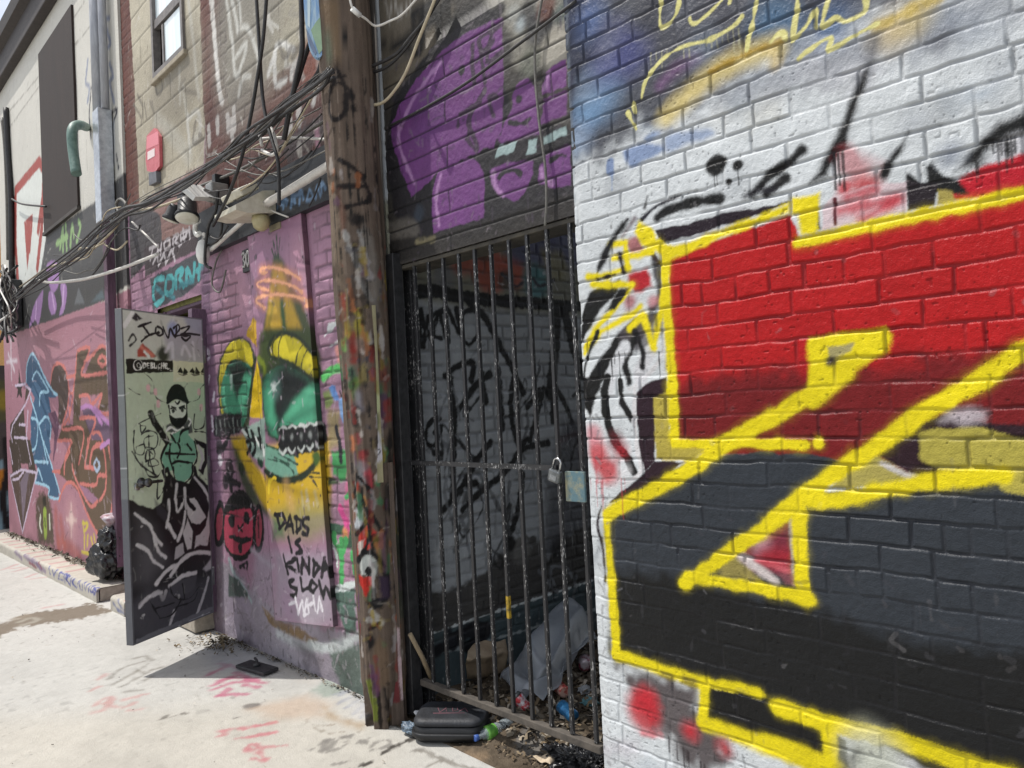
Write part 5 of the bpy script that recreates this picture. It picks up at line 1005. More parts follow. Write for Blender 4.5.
GX = XP+.02
tops = [425, 440, 454.6, 470.8, 486.5, 504, 522, 541.5, 561]; bots = [(433.8, 681.5), (448.6, 688), (464, 694), (480.4, 700), (497, 706.5), (514, 714.5), (533, 722), (552, 729), (573, 738), (597, 746)]
ys = [float(on_x([b], GX)[0][1]) for b in bots]
zr = float(on_x([(486, 229)], GX)[0][2]); zb0 = float(on_x([(514, 716)], GX)[0][2])
for i, y in enumerate(ys):
    bar = MB().box((GX, y, (zr+zb0)/2), (.016, .016, zr-zb0-.034), bevel=.002).obj('bar', M_BAR, gate)
    if i == 5: MB().box((GX, y, zb0+.47), (.0166, .0166, .10), bevel=.002).obj('paint_patch', mat_plain('yellow_daub', '#a88a1c', '#3a3418', .5, 0, 40, lo=.4, hi=.62), bar)
MB().box((GX, (ys[0]+ys[-1])/2+.05, zr), (.03, ys[0]-ys[-1]+.16, .034), bevel=.003).obj('top_rail', M_BLACK, gate)
MB().box((GX, (ys[0]+ys[-1])/2+.03, zb0), (.034, ys[0]-ys[-1]+.12, .03), bevel=.003).obj('bottom_rail', M_RUST, gate)
zm = float(on_x([(486, 465)], GX)[0][2])
MB().box((GX-.014, (ys[0]+ys[-2])/2+.06, zm), (.008, ys[0]-ys[-2]+.12, .022)).obj('middle_rail', M_BAR, gate)
for (pp, w_, m_) in ((404, .060, M_BLACK), (419, .040, M_BAR)):
    hp_ = on_y([(pp, 480)], 3.035)[0]; MB().box((hp_[0], 3.035, (zr+.03)/2), (w_, .06, zr-.03), bevel=.004).obj('hinge_post', m_, gate)
qp = on_x([(579, 486)], GX)[0]
lp = MB().box((GX-.02, qp[1], qp[2]), (.012, .10, .12), bevel=.003).obj('latch_plate', mat_plain('daubed_plate', '#4f6a72', '#8f8868', .5, 0, 9, lo=.45, hi=.6), gate)
# padlock
pc = px1(555, 476, GX-.040); pad = empty('padlock', pc, 'silver padlock hanging from the middle rail at the latch side of the gate', 'padlock')
M_PAD = mat_plain('padlock_steel', '#5c5f61', '#7d8081', .35, .85, 30)
Rl = Matrix.Rotation(rad(16), 3, 'X')
MB().box(pc, (.026, .062, .052), Rl, bevel=.007).obj('body', M_PAD, pad)
arc = [pc+Rl @ Vector((0, .020*math.cos(t)-.0, .024+(.03 if 0 < t < math.pi else 0)*1+.018*math.sin(t))) for t in np.linspace(0, math.pi, 9)]
arc = [pc+Rl @ Vector((0, .020, .02))]+arc[1:-1]+[pc+Rl @ Vector((0, -.020, .02))]
MB().tube(arc, .0045, 8).obj('shackle', mat_plain('shackle_steel', '#b5b5b5', None, .2, 1), pad)
MB().box(pc+Vector((-.0138, 0, -.006)), (.002, .035, .02), Rl).obj('label_plate', mat_plain('padlock_label', '#8f9192', '#6d7072', .4, .5, 60), pad)
# stick propped in the hinge corner
a, b_ = on_y([(410, 634)], 2.98)[0], on_y([(433, 682)], 2.97)[0]
st = MB().tube([a, (Vector(a)+Vector(b_))/2+Vector((.004, 0, .004)), b_], .012, 8).obj('stick', mat_plain('bare_stick', '#6b5d48', '#93836a', .85, stretch=(1, 1, .2)), None); tag(st, 'bare wooden stick leaning against the hinge post of the gate', 'stick')
# ------------------------------------------------------------------ timber utility pole
PCX, PCY = -.105, 3.14
PC = np.array([PCX, PCY]); toe = EYE[:2]-PC; tnl = np.array([-toe[1], toe[0]])/np.hypot(*toe); tnl = tnl if tnl[0] > 0 else -tnl; ang0 = math.atan2(toe[1], toe[0])
def pole_r(z): return np.interp(z, [0, .5, 1.2, 2.4, 5.5], [.108, .112, .119, .132, .138])
R0 = .11
def pole_uv(px):
    out = []
    for r, p in zip(_rays(px), px):
        o = EYE[:2]-PC; d = r[:2]; a = d @ d; rr = R0
        for _ in range(3):
            b = 2*o @ d; c = o @ o-rr*rr; disc = b*b-4*a*c
            t = (-b-math.sqrt(max(disc, 0)))/(2*a); z = EYE[2]+t*r[2]; rr = float(pole_r(z))
        P = o+d*t; th = math.atan2(P[1], P[0])-ang0; th = (th+math.pi) % (2*math.pi)-math.pi
        out.append((th*R0, z))
    return np.array(out)
us = np.linspace(-math.pi*R0, math.pi*R0, 121); vs = np.concatenate([np.arange(-.05, 3.2, .008), np.arange(3.2, 7.0, .08)])
W = Sheet(us, vs, pole_uv, '#6b5d52', .74, 61, .006)
grain = noise2(W.us, W.vs, .010, .5, 3)*.6+noise2(W.us, W.vs, .004, .3, 4)*.4
W.c *= (.65+.7*grain)[..., None]
O4 = crop(290, 0, .14323)
W.poly(O4((270, 0), (420, 0), (400, 300), (430, 460), (380, 480), (350, 300)), '#8a7358', .03, .7); W.line(O4((330, 250), (340, 420)), .03, '#6b7a64', .03, .6); W.dot(O4((390, 75))[0], .008, '#1a1614', .005); W.dot(O4((445, 260))[0], .008, '#1a1614', .005)
W.lines([O4((330, 640), (400, 580), (480, 640), (500, 768)), O4((400, 440), (490, 450))], .02, '#2a2422', soft=.015)
U3b = crop(180, 0, 1/3)
W.lines([U3b((490, 200), (520, 260), (520, 330), (490, 360), (470, 330), (490, 240), (520, 230)), U3b((500, 480), (560, 520), (590, 600), (520, 620)), U3b((495, 560), (580, 560))], .022, '#272120', soft=.012)
W.poly(N1((150, 0), (200, 0), (235, 250), (250, 700), (195, 640), (170, 300)), '#857462', .03, .6); W.line(N1((220, 60), (260, 330)), .02, '#6d4030', .03, .6)
W.lines([N1((265, 330), (290, 440), (360, 580)), N1((350, 330), (380, 420), (330, 470), (370, 480)), N1((335, 630), (400, 720), (430, 768))], .022, '#a3a09c', soft=.015); W.poly(N1((380, 250), (440, 380), (480, 600), (490, 768), (400, 768), (370, 560)), '#7d7872', .03, .7); W.dot(N1((335, 250))[0], .03, '#2a2523', .03)
for q, r, c in ((N2((240, 60)), .02, '#9a4634'), (N2((290, 90)), .03, '#3a2c22'), (N2((300, 330)), .03, '#8a2f28'), (N2((300, 400)), .025, '#8a2f28'), (N2((340, 170)), .025, '#a89a3c'), (N2((350, 240)), .025, '#9a8e3a'), (N2((260, 240)), .02, '#b09a3a'), (N2((250, 340)), .02, '#6f9a52'), (N2((290, 540)), .03, '#3d6650'), (N2((310, 620)), .03, '#5f7a34'), (N2((350, 340)), .02, '#a2867a'), (N2((370, 520)), .025, '#8f8250'), (N2((330, 690)), .03, '#8a8690'),
                 (N2((450, 100)), .03, '#6f6b68'), (N2((430, 330)), .03, '#4c3834'), (N2((460, 420)), .03, '#573c38'), (N2((490, 560)), .03, '#7c4438'), (N2((470, 630)), .02, '#4c7a5a'), (N2((490, 720)), .03, '#5a3a5a'), (N3((310, 90)), .035, '#2a2a28'), (N3((320, 240)), .015, '#c05a5a'), (N3((280, 270)), .02, '#d07a4a'), (N3((480, 100)), .03, '#5d4058'), (N3((510, 60)), .025, '#8a3f36'), (N3((350, 380)), .03, '#9a2e34'), (N3((520, 300)), .04, '#1c1a1c'), (N3((340, 450)), .035, '#8d9094'), (N3((520, 600)), .05, '#1c1a1c'), (N3((390, 500)), .02, '#b03040'), (N3((310, 560)), .02, '#d0402a'), (N3((330, 640)), .02, '#3f7a90'), (N3((350, 640)), .015, '#d09030'), (N3((310, 740)), .03, '#c9ccd0')): W.line([(q[0][0], q[0][1]-r*170), (q[0][0]+rs.uniform(-1, 1), q[0][1]), (q[0][0]+1, q[0][1]+r*330)], r*1.3, c, .03, .78, .014)
W.lines([N3((310, 470), (300, 560), (290, 640), (350, 740)), N3((310, 480), (400, 590), (400, 700)), N3((345, 560), (340, 640), (380, 740))], .018, '#16151a', soft=.008)
W.poly(N4((285, 0), (350, 0), (330, 110), (290, 120)), '#c9cdd2', .012); W.poly(N4((310, 170), (370, 95), (430, 140), (420, 220), (340, 300), (305, 290)), '#c23c34', .015); W.poly(N4((310, 200), (350, 190), (340, 270), (315, 300)), '#d5c9c0', .01)
W.lines([N4((370, -10), (380, 60), (300, 160)), N4((380, 60), (385, 180), (330, 300)), N4((400, 30), (470, 150), (410, 225))], .022, '#121114', soft=.008)
W.poly(N4((315, 330), (350, 280), (400, 280), (440, 340), (430, 420), (330, 420)), '#c6cbc6', .012); W.poly(N4((310, 420), (400, 430), (390, 500), (360, 550), (330, 500)), '#cc3328', .012); W.line(N4((312, 330), (350, 275), (420, 285), (480, 380), (500, 540), (420, 590)), .028, '#1a161c', .012); W.dot(N4((378, 395))[0], .022, '#0f0f10', .006); W.line(N4((410, 350), (410, 560)), .012, '#d9d5d0', .008)
W.poly(N4((440, 420), (510, 430), (520, 560), (450, 570)), '#3a2c40', .02); W.poly(N4((360, 580), (470, 600), (460, 640), (380, 640)), '#1c1a1c', .015); W.lines([N4((390, 650), (430, 680)), N4((380, 700), (450, 720))], .03, '#a9a59e', soft=.015)
W.poly(N4((530, 100), (600, 100), (610, 700), (560, 700)), '#3f4c40', .03, .7)
W.poly(N5((350, 380), (385, 380), (430, 560), (430, 640), (385, 650), (365, 520)), '#7d8a34', .02, .9); W.poly(N5((360, 100), (400, 90), (420, 160), (370, 200)), '#1f1a17', .02); W.poly(N5((400, 180), (440, 80), (500, 200), (500, 420), (430, 440), (400, 300)), '#75614e', .02, .9); W.line(N5((395, 370), (410, 430)), .02, '#1f1a17', .01)
W.lines([N5((430, 470), (440, 690)), N5((470, 440), (500, 690)), N5((380, 60), (440, 20))], .016, '#2a221d', soft=.012)
for k in range(34):
    u_ = rs.uniform(-.17, .17); v0_ = rs.uniform(0, 4.2); L_ = rs.uniform(.15, 1.1); Pk = np.array([(u_, v0_), (u_+rs.uniform(-.006, .006), v0_+L_*.5), (u_+rs.uniform(-.008, .008), v0_+L_)], np.float32)
    J, I = W.box(Pk, .02); W.lay(J, I, W.seg_d(Pk, J, I, False)-rs.uniform(.0006, .002), .006, '#1a1512', .85, .004)
W.age((-.16, .16, .0, 2.4), 60, 120, 30, ('#1f1a18', '#a9a29a', '#7d3a30', '#4c4a52', '#8a7a4a'), .6, 6)
for k in range(150):
    z_q = abs(rs.normal(1.2, .8)); u_ = rs.uniform(-.16, .16); L_ = rs.uniform(.02, .16); Pk = np.array([(u_, z_q), (u_+rs.uniform(-.012, .012), z_q+L_)], np.float32)
    J, I = W.box(Pk, .03); W.lay(J, I, W.seg_d(Pk, J, I, False)-rs.uniform(.003, .014), .012, ('#8f2f2c', '#b3aeb0', '#1c1a1e', '#a8923a', '#4a7f58', '#a86a44', '#1c1a1e', '#6d4a68', '#c4bdb6', '#1a181a')[k % 10], rs.uniform(.25, .75), .012)
W.weather(.18, .18)
W.h += .010*(noise2(W.us, W.vs, .012, .7, 8)-.5)+.012*(noise2(W.us, W.vs, .05, .4, 9)-.5)-.035*np.clip(1-W.vs/.22, 0, 1)[:, None]*(noise2(W.us, W.vs, .04, .3, 10) > .55)
def pole_place(U, V, H):
    th = U/R0+ang0; r = pole_r(V)+H; r[:, -1] = r[:, 0]
    ln = -.016*(V-.6); return np.stack([PCX+r*np.cos(th)+tnl[0]*ln, PCY+r*np.sin(th)+tnl[1]*ln, V], -1)
pole = empty('utility_pole', (PCX, PCY, 0), 'weathered timber utility pole with spray-painted foot standing beside the barred gate', 'pole')
sheet_obj('pole_shaft', W, pole_place, M_WOOD, pole)
# plank strapped to its gate side, smeared with red and white
pa, pb = N2((430, 60))[0], N5((560, 690))[0]
dirp = np.array([math.cos(ang0+rad(62)), math.sin(ang0+rad(62))])
bx = PC+dirp*.108; fn = toe/np.hypot(*toe); tn = np.array([-fn[1], fn[0]])
if tn[0] < 0: tn = -tn
def plank(name, off, fwd, wd, z0, z1, base, ops, seed):
    c0 = PC+tn*off+fn*fwd
    def uv(px):
        r = _rays(px); t = ((c0-EYE[:2]) @ fn)/(r[:, :2] @ fn); P = EYE+r*t[:, None]
        return np.stack([(P[:, :2]-c0) @ tn, P[:, 2]], 1)
    S = Sheet(np.arange(-wd/2, wd/2+.001, .005), np.arange(z0, z1, .008), uv, base, .85, seed, .004)
    S.c *= (.7+.6*noise2(S.us, S.vs, .008, .4, seed))[..., None]
    ops(S); S.weather(.1, .12)
    S.h += .004*(noise2(S.us, S.vs, .01, .5, seed+2)-.5)
    t3 = np.array([tn[0], tn[1], 0]); f3 = np.array([fn[0], fn[1], 0]); c3 = np.array([c0[0], c0[1], 0])
    return sheet_obj(name, S, lambda U, V, H: c3+t3*U[..., None]+f3*H[..., None]+np.array([0, 0, 1])*V[..., None], M_WOOD, pole, tuple(-f3*.03))
def ops1(S):
    for q, w_, c in ((N3((430, 540), (470, 768)), .03, '#c9bdb8'), (N3((400, 500), (430, 700)), .025, '#a32a36'), (N4((440, 60), (470, 300)), .03, '#a2949a'), (N4((480, 20), (520, 400)), .02, '#9a86a0'), (N5((510, 20), (550, 500)), .05, '#6a2a2e'), (N5((525, 60), (545, 260)), .014, '#cfc3c6'), (N5((560, 60), (590, 500)), .015, '#b9a4a8'), (N4((490, 600), (520, 760)), .04, '#4c2c38')): S.line(q, w_, c, .015, .9)
plank('plank', .062, .088, .062, .0, 1.28, '#5c5048', ops1, 63)
def ops2(S):
    for p, c in ((N2((400, 600)), '#8d8a50'), (N2((410, 690)), '#a9b088'), (N3((405, 110)), '#5c6242'), (N3((415, 230)), '#a9a7ae'), (N3((425, 300)), '#b4b0b8')): S.line([p[0], (p[0][0]+1, p[0][1]+10)], .05, c, .02, .9)
    for p in (N2((405, 735)), N3((405, 30)), N3((410, 65)), N3((400, 115))): S.dot(p[0], .011, '#141414', .004)
    for p in (N3((410, 170)), N3((405, 220)), N3((420, 270)), N3((430, 330)), N3((415, 250))): S.dot(p[0], .014, '#2a2a30', .006); S.dot(p[0], .008, '#c9c7cc', .004)
plank('slat', .028, .118, .030, 1.18, 2.05, '#8a8468', ops2, 65)
# cable guard on the dark side
MB().tube([(PC[0]+tn[0]*.095-fn[0]*.05, PC[1]+tn[1]*.095-fn[1]*.05, 0), (PC[0]+tn[0]*.11-fn[0]*.05, PC[1]+tn[1]*.11-fn[1]*.05, 4)], .03, 8).obj('cable_guard', mat_plain('grimy_guard', '#2e2a27', '#4c453e', .8, stretch=(1, 1, .2)), pole)
# rounded board fixed beside the pole head
pts = [(303.4, -40), (304, 8), (306, 28), (309, 46), (313.5, 55), (319.5, 57.5), (324, 50), (325, 34), (323, 18), (320, -40)]
c0 = PC+fn*.07-tn*.12
def brd(px, lift=0):
    r = _rays(px); t = ((c0+fn*lift-EYE[:2]) @ fn)/(r[:, :2] @ fn); return [Vector(EYE+rr*tt) for rr, tt in zip(r, t)]
ob = empty('hanging_board', brd([(314, 20)])[0], 'round-ended pale blue and green board fixed to the top left of the timber pole', 'board')
nv3 = Vector((-fn[0], -fn[1], 0))
MB().prism(brd([tuple(p) for p in spline(pts, True, 3)]), nv3*.03).obj('board', mat_plain('blue_board', '#7fa6d2', '#b7cfdd', .35, 0, 7, stretch=(9, 9, 1), lo=.4, hi=.6), ob)
gq = [(311, 30), (316, 22), (320, 17), (322.5, 24), (324, 40), (322, 50), (319, 54)]
MB().prism(brd(gq, .004), nv3*.003).obj('green_patch', mat_plain('pale_green_patch', '#8aa68a', '#a3bd9c', .45, 0, 8), ob)
MB().prism(brd([(306, 28), (309, 34), (317, 52), (315, 55), (311, 48), (307.5, 38)], .005), nv3*.003).obj('grey_stripe', mat_plain('slate_stripe', '#6c7a92', '#8090a8', .4), ob)
MB().prism(brd([(307.5, -40), (307.5, 25), (310, 28), (310.5, -40)], .005), nv3*.003).obj('white_stripe', mat_plain('white_stripe', '#cfe0e4', None, .3), ob)
# ------------------------------------------------------------------ lamps, sign, cables on the pink house
M_WPL = mat_plain('white_lamp_plastic', '#d5d5d2', '#e6e6e2', .4, bscale=20, bdist=.0005); M_CREAM = mat_plain('cream_lamp_housing', '#bdb8a6', '#d3cfc0', .5); M_LBLK = mat_plain('lamp_black', '#1c1c1e', '#2e2e30', .45); M_GLASS = mat_plain('frosted_lens', '#c9c6b4', '#dad8cc', .25, spec=.8)
M_ALU = mat_plain('lamp_bracket', '#8a8a88', '#a9a8a4', .4, .5)
XW = -.05
def P3(px, py, x): return px1(px, py, x)
# white LED panel lamp
c = P3(194, 193, -.28); fl = empty('floodlight', c, 'thin white LED floodlight, tilted down, above the twin black spotlights', 'lamp')
q = [P3(178, 187.5, -.40), P3(193, 200.5, -.34), P3(212, 201, -.16), P3(200, 189, -.22)]
q[3] = q[0]+q[2]-q[1]; n = (q[1]-q[0]).cross(q[3]-q[0]).normalized(); n = n if n.z > 0 else -n
MB().prism(q, n*.03).obj('panel', M_WPL, fl)
MB().prism([a+(sum(q, Vector())/4-a)*.12-n*.007 for a in q], n*.006).obj('lens', mat_plain('white_diffuser', '#f0f0ee', '#fafaf8', .3, spec=.6), fl)
m = MB(); m.box(P3(217, 193, -.10), (.12, .10, .12), bevel=.01); m.box(P3(209, 195, -.17), (.10, .05, .05), Matrix.Rotation(.3, 3, 'Y'), bevel=.006); m.obj('bracket', M_ALU, fl)
m = MB(); m.box(P3(221, 190, -.05), (.10, .05, .2), bevel=.004); m.obj('mounting_plate', M_LBLK, fl)
# twin black spots
sp = empty('twin_spotlight', P3(182, 205, -.1), 'black twin-head spotlight with pale round lenses under the white floodlight', 'lamp')
for (bx_, by_, lx, ly, r_, xx) in ((187.5, 203, 187, 218, .080, -.20), (174.5, 209, 170.5, 220, .058, -.26)):
    a = P3(bx_, by_, xx); b2 = P3(lx, ly, xx-.02); d = (b2-a).normalized(); L = (b2-a).length
    Mq = Matrix.Translation(a) @ d.to_track_quat('Z', 'Y').to_matrix().to_4x4()
    h = MB().lathe([(r_*.55, -.03), (r_*.75, 0), (r_*.8, L*.6), (r_, L*.85), (r_, L)], Mq, 20).obj('lamp_head', M_LBLK, sp)
    MB().lathe([(r_*.95, L+.001), (r_*.9, L+.008), (r_*.6, L+.013), (.003, L+.015)], Mq, 20).obj('lens', M_GLASS, h)
m = MB(); m.box(P3(186, 200, -.05), (.09, .12, .1), bevel=.01); m.tube([P3(186, 200, -.06), P3(181, 205, -.14), P3(177, 208, -.2)], .018, 8); m.tube([P3(186, 200, -.06), P3(188, 203, -.14)], .02, 8); m.obj('mount', M_LBLK, sp)
# cream wall pack
wp = empty('wall_light', P3(248, 204, -.1), 'cream wedge-shaped outdoor wall light fixed over the painted sheet', 'lamp')
q = [P3(232.5, 209.5, -.34), P3(250, 213, -.34), P3(262.5, 205, -.10), P3(262, 197, -.10), P3(245, 201, -.34)]
Mw = MB(); base = [(0, 0), (.27, -.01), (.30, .05), (.24, .11), (.05, .05)]
y0_ = P3(248, 205, -.15).y; zc = P3(248, 206, -.15).z
Mw.prism([Vector((-.03-a_, y0_-.16, zc-.06+b2)) for a_, b2 in ((0, 0), (.20, -.03), (.27, -.02), (.27, .01), (.10, .12), (0, .14))], (0, .30, 0)); Mw.obj('housing', M_CREAM, wp)
Mw = MB(); Mw.box((-.20, y0_, zc+.07), (.13, .26, .05), Matrix.Rotation(rad(-30), 3, 'Y'), bevel=.01); Mw.obj('cap', M_CREAM, wp)
Mw = MB(); Mw.lathe([(.05, .0), (.055, -.03), (.045, -.07), (.02, -.09), (.004, -.092)], Matrix.Translation((-.12, y0_-.10, zc-.08)), 18); Mw.obj('globe', mat_plain('yellowed_globe', '#9c9470', '#b3aa84', .35), wp)
Mw = MB(); Mw.box((-.02, y0_-.12, zc-.1), (.05, .14, .12), bevel=.006); Mw.obj('back_box', mat_plain('old_box', '#6e6650', '#8a8068', .6), wp)
# small oval white lamp on the end of the conduit
wl = empty('bulkhead_lamp', P3(203, 250, -.1), 'small oval white lamp at the lower end of the slanting white pipe', 'lamp')
c = P3(203, 252, -.12); rx = .035
Mw = MB(); Mw.lathe([(.004, -.085), (.03, -.075), (.045, -.03), (.046, .02), (.03, .07), (.012, .085)], Matrix.Translation(c), 18); Mw.obj('bulb', M_WPL, wl)
Mw = MB(); Mw.tube([Vector(c)+Vector((0, 0, .08)), P3(204, 240, -.11), P3(204, 234, -.08)], .014, 8); Mw.obj('stem', M_ALU, wl)
t = [P3(198, 228, -.1)+Vector((0, .05*math.cos(a_), .05*math.sin(a_))) for a_ in np.linspace(-2.2, 2.0, 14)]
Mw = MB(); Mw.tube(t, .018, 8); Mw.obj('hook', M_WPL, wl)
def rope(name, pxs, xs, r, mat, label, cat='cable', group=None, n=6, sag=5):
    if not hasattr(xs, '__len__'): xs = [xs]*len(pxs)
    P = [tuple(on_x([p], x)[0]) for p, x in zip(pxs, xs)]
    o = MB().tube(spline(P, False, sag), r, n).obj(name, mat, None); tag(o, label, cat, group); return o
M_CBL = mat_plain('black_cable', '#1d1c1d', '#2f2d2d', .55); M_CGR = mat_plain('grey_cable', '#55534f', '#6d6a64', .6); M_CWH = mat_plain('white_cable', '#c3bfb9', '#d8d5cf', .5); M_CTN = mat_plain('tan_cable', '#a3977f', '#b8ac92', .55)
rope('conduit', [(211, 250), (230, 233), (250, 215.5)], -.09, .016, M_CWH, 'slanting white pipe between the oval lamp and the cream wall light', 'pipe')
rope('conduit', [(266, 204), (298, 185), (332, 163.5)], -.11, .026, M_CWH, 'fat pale pipe along the top of the dark fascia board behind the pole', 'pipe')
GRP = 'cables strung along the fronts'
main = [(14, 297), (45, 276), (75, 255), (100, 231), (125, 212), (150, 200), (185, 183), (215, 161), (245, 139), (265, 123), (290, 104), (318, 82), (331, 70)]
rs = np.random.RandomState(5)
for k in range(12):
    off = rs.uniform(-10, 9); ph = rs.uniform(0, 6)
    pts = [(x+rs.uniform(-4, 4), y+rs.uniform(-3, 3)+off*(.55+.45*math.sin(ph+i*.9))) for i, (x, y) in enumerate(main)]
    rope('cable', pts, [-.25-.03*k+.03*math.sin(ph+i) for i in range(len(main))], .003+.0025*(k % 3), M_CBL if k % 3 else M_CGR, 'dark cable in the thick bundle climbing from the pink hoarding to the pole head', 'cable', 'cables of the thick bundle')
rope('cable', [(256, -8), (259, 40), (262, 90), (266, 118), (272, 140), (278, 162), (279, 188), (279, 205)], -.30, .010, M_CBL, 'thin dark cable dropping from the top to the cream wall light, left of the pair')
rope('cable', [(267, -8), (263, 40), (257, 80), (250, 120), (241, 160), (228, 196), (213, 226)], -.32, .010, M_CBL, 'thin dark cable crossing its neighbour and slanting down to the white floodlight')
rope('cable', [(301, -8), (302, 30), (302, 50), (297, 75), (290, 108), (284, 140)], -.28, .014, M_CBL, 'dark cable falling straight down just left of the blue board')
rope('cable', [(311, 40), (304, 60), (296, 85), (285, 108), (268, 127), (240, 150)], -.24, .013, M_CBL, 'dark cable curving from behind the blue board into the bundle')
rope('cable', [(322, 60), (318, 74), (303, 92), (285, 112), (262, 134), (225, 160)], [-.2]*6, .015, M_CBL, 'stout dark cable leaving the pole beneath the blue board')
rope('cable', [(241, 142), (270, 138), (300, 138), (329, 139.5)], -.16, .008, M_CWH, 'thin white cable strung level over the red bricks to the pole')
rope('cable', [(200, 186), (233, 173), (272, 153), (295, 139), (330, 118)], -.06, .010, M_CGR, 'grey cable stapled over the red bricks above the cream wall light')
rope('cable', [(262, 205), (275, 212), (288, 217)], -.08, .006, M_CWH, 'short white cable from the cream wall light across the fascia scrawl')
rope('cable', [(321, 178), (314, 197), (309, 206)], -.09, .005, M_CBL, 'short black cable hanging across the right end of the fascia board')
rope('cable', [(262, 146), (259, 128), (264, 122), (272, 130), (277, 148), (272, 155), (262, 150)], -.27, .010, M_CWH, 'loop of white cable knotted in the bundle over the red bricks')
rope('cable', [(132, 222), (145, 234), (158, 247)], -.12, .008, M_CWH, 'thin white cable running down to the white scrawl over the door')
rope('cable', [(36, 279), (48, 282.5), (76, 280.5), (102, 274.5), (128, 266), (158, 254)], [-.3, -.3, -.28, -.24, -.15, -.08], .014, M_CWH, 'thin pale cable sagging under the bundle in front of the drainpipe')
rope('cable', [(12, 199), (22, 204), (46, 206.5)], -.08, .012, M_CBL, 'short black cable sagging from the corner pipe to the boarded window')
rope('cable', [(119, 213), (116, 205), (120, 199), (126, 204), (126, 214)], -.2, .012, M_CGR, 'small loop of grey cable standing out of the bundle beside the drainpipe')
rope('cable', [(20, 287), (48, 268), (80, 258), (108, 236), (128, 214), (158, 207), (190, 196)], -.2, .010, M_CTN, 'tan cable twisted through the lower bundle')
rope('cable', [(218, 190), (216, 210), (208, 228), (205, 262), (211, 268)], -.13, .010, M_CBL, 'black cable looping below the white floodlight to the oval lamp')
rope('cable', [(222, 200), (222, 225), (218, 240), (206, 246)], -.11, .009, M_CBL, 'black cable hanging from the floodlight mounting plate')
rope('cable', [(224, 205), (234, 214), (224, 222), (210, 222), (208, 234), (219, 239), (228, 226)], -.12, .007, M_CBL, 'tangle of thin black cable coiled beside the white floodlight')
rope('cable', [(222, 250), (216, 262), (212, 284), (220, 292), (226, 270)], -.03, .006, M_CGR, 'thin grey cable dangling over the pink bricks beside the door')
for k in range(12):
    rs = np.random.RandomState(200+k); x0, y0 = rs.uniform(205, 250), rs.uniform(130, 215); x1, y1 = rs.uniform(285, 328), rs.uniform(60, 150); s_ = rs.uniform(4, 22)
    pts = [(x0+(x1-x0)*t+rs.uniform(-3, 3), y0+(y1-y0)*t+s_*math.sin(math.pi*t)+rs.uniform(-3, 3)) for t in np.linspace(0, 1, 6)]
    rope('cable', pts, [-.06-.2*rs.rand()]*6, rs.uniform(.0035, .006), (M_CBL, M_CBL, M_CGR, M_CTN)[k % 4], 'thin cable in the loose tangle over the red bricks left of the pole', 'cable', 'loose cables over the red bricks')
for k in range(7):
    rs = np.random.RandomState(300+k); x0, y0 = rs.uniform(40, 120), rs.uniform(225, 275); pts = [(x0+rs.uniform(-6, 6)+t*40, y0-t*26+12*math.sin(3*t+k)+rs.uniform(-4, 4)) for t in np.linspace(0, 1.3, 7)]
    rope('cable', pts, [-.2-.1*rs.rand()]*7, rs.uniform(.005, .008), (M_CGR, M_CTN, M_CBL)[k % 3], 'frayed cable wound round the bundle beside the drainpipe', 'cable', 'cables wound round the bundle')
# right of the pole, in front of the purple letters
rope('cable', [(366, 105.5), (382, 103), (395, 90), (407, 70), (419, 39), (434, 2), (438, -10)], [-.08, -.06, -.05, -.04, -.04, -.04, -.04], .008, M_CTN, 'tan cable looping up from the pole over the purple letters')
rope('cable', [(368, 68), (395, 55), (411, 37), (430, 14), (440, -8)], [-.08, -.05, -.04, -.03, -.03], .009, M_CBL, 'black cable rising from the pole beside the tan one')
rope('cable', [(366, 74), (385, 68), (402, 53), (420, 28), (440, -2)], [-.07, -.05, -.04, -.03, -.03], .008, M_CBL, 'lower black cable rising from the pole beside the tan one')
rope('cable', [(390, 126), (430, 105), (468, 82), (515, 47), (576, 1)], [-.01, -.02, -.03, -.03, -.03], .007, M_CBL, 'black cable stretched across the purple letters to the white brick corner')
rope('cable', [(349, -8), (353, 9), (366, 19), (376, 26), (390, 21), (403, 14), (419, -4)], [-.26, -.24, -.16, -.10, -.07, -.05, -.04], .006, M_CWH, 'white cord drooping from the pole head towards the block wall')
cn = MB().tube([px1(352, 8.5, -.245), px1(360, 15.5, -.20)], .013, 8).obj('cord_connector', M_WPL, None); tag(cn, 'white plastic connector on the drooping cord at the pole head', 'connector')
rope('cable', [(543, -6), (536, 35), (535, 70), (539, 120), (545, 165), (546.5, 200), (545, 226)], -.006, .006, M_CGR, 'thin grey cable hanging straight down the block wall near the white corner')
# tangle at the far corner
for k in range(12):
    rs = np.random.RandomState(50+k); pts = [(4+rs.uniform(-6, 14), y+rs.uniform(-6, 6)) for y in np.linspace(265+rs.uniform(0, 10), 338, 6)]
    rope('cable', pts, [-.3+rs.uniform(-.2, .1) for _ in pts], .007+.007*rs.rand(), (M_CBL, M_CBL, M_CGR, M_CBL, M_CWH)[k % 5], 'cable of the tangle hanging at the far corner above the pink hoarding', 'cable', 'tangled cables at the far corner')
jb = empty('junction_box', px1(6, 305, -.2), 'dark junction box inside the cable tangle at the far corner', 'box')
p = px1(7, 305, -.15); MB().box(p, (.25, .5, .6), bevel=.02).obj('case', M_LBLK, jb); MB().box(p+Vector((-.13, 0, .05)), (.02, .4, .45), bevel=.008).obj('cover', mat_plain('box_cover', '#3a3a3c', '#55565a', .5), jb)
rope('pipe', [(6, 108), (8, 150), (11, 200), (12, 285)], -.05, .035, M_CBL, 'thin dark pipe running down the far corner of the cream wall', 'pipe', n=8)
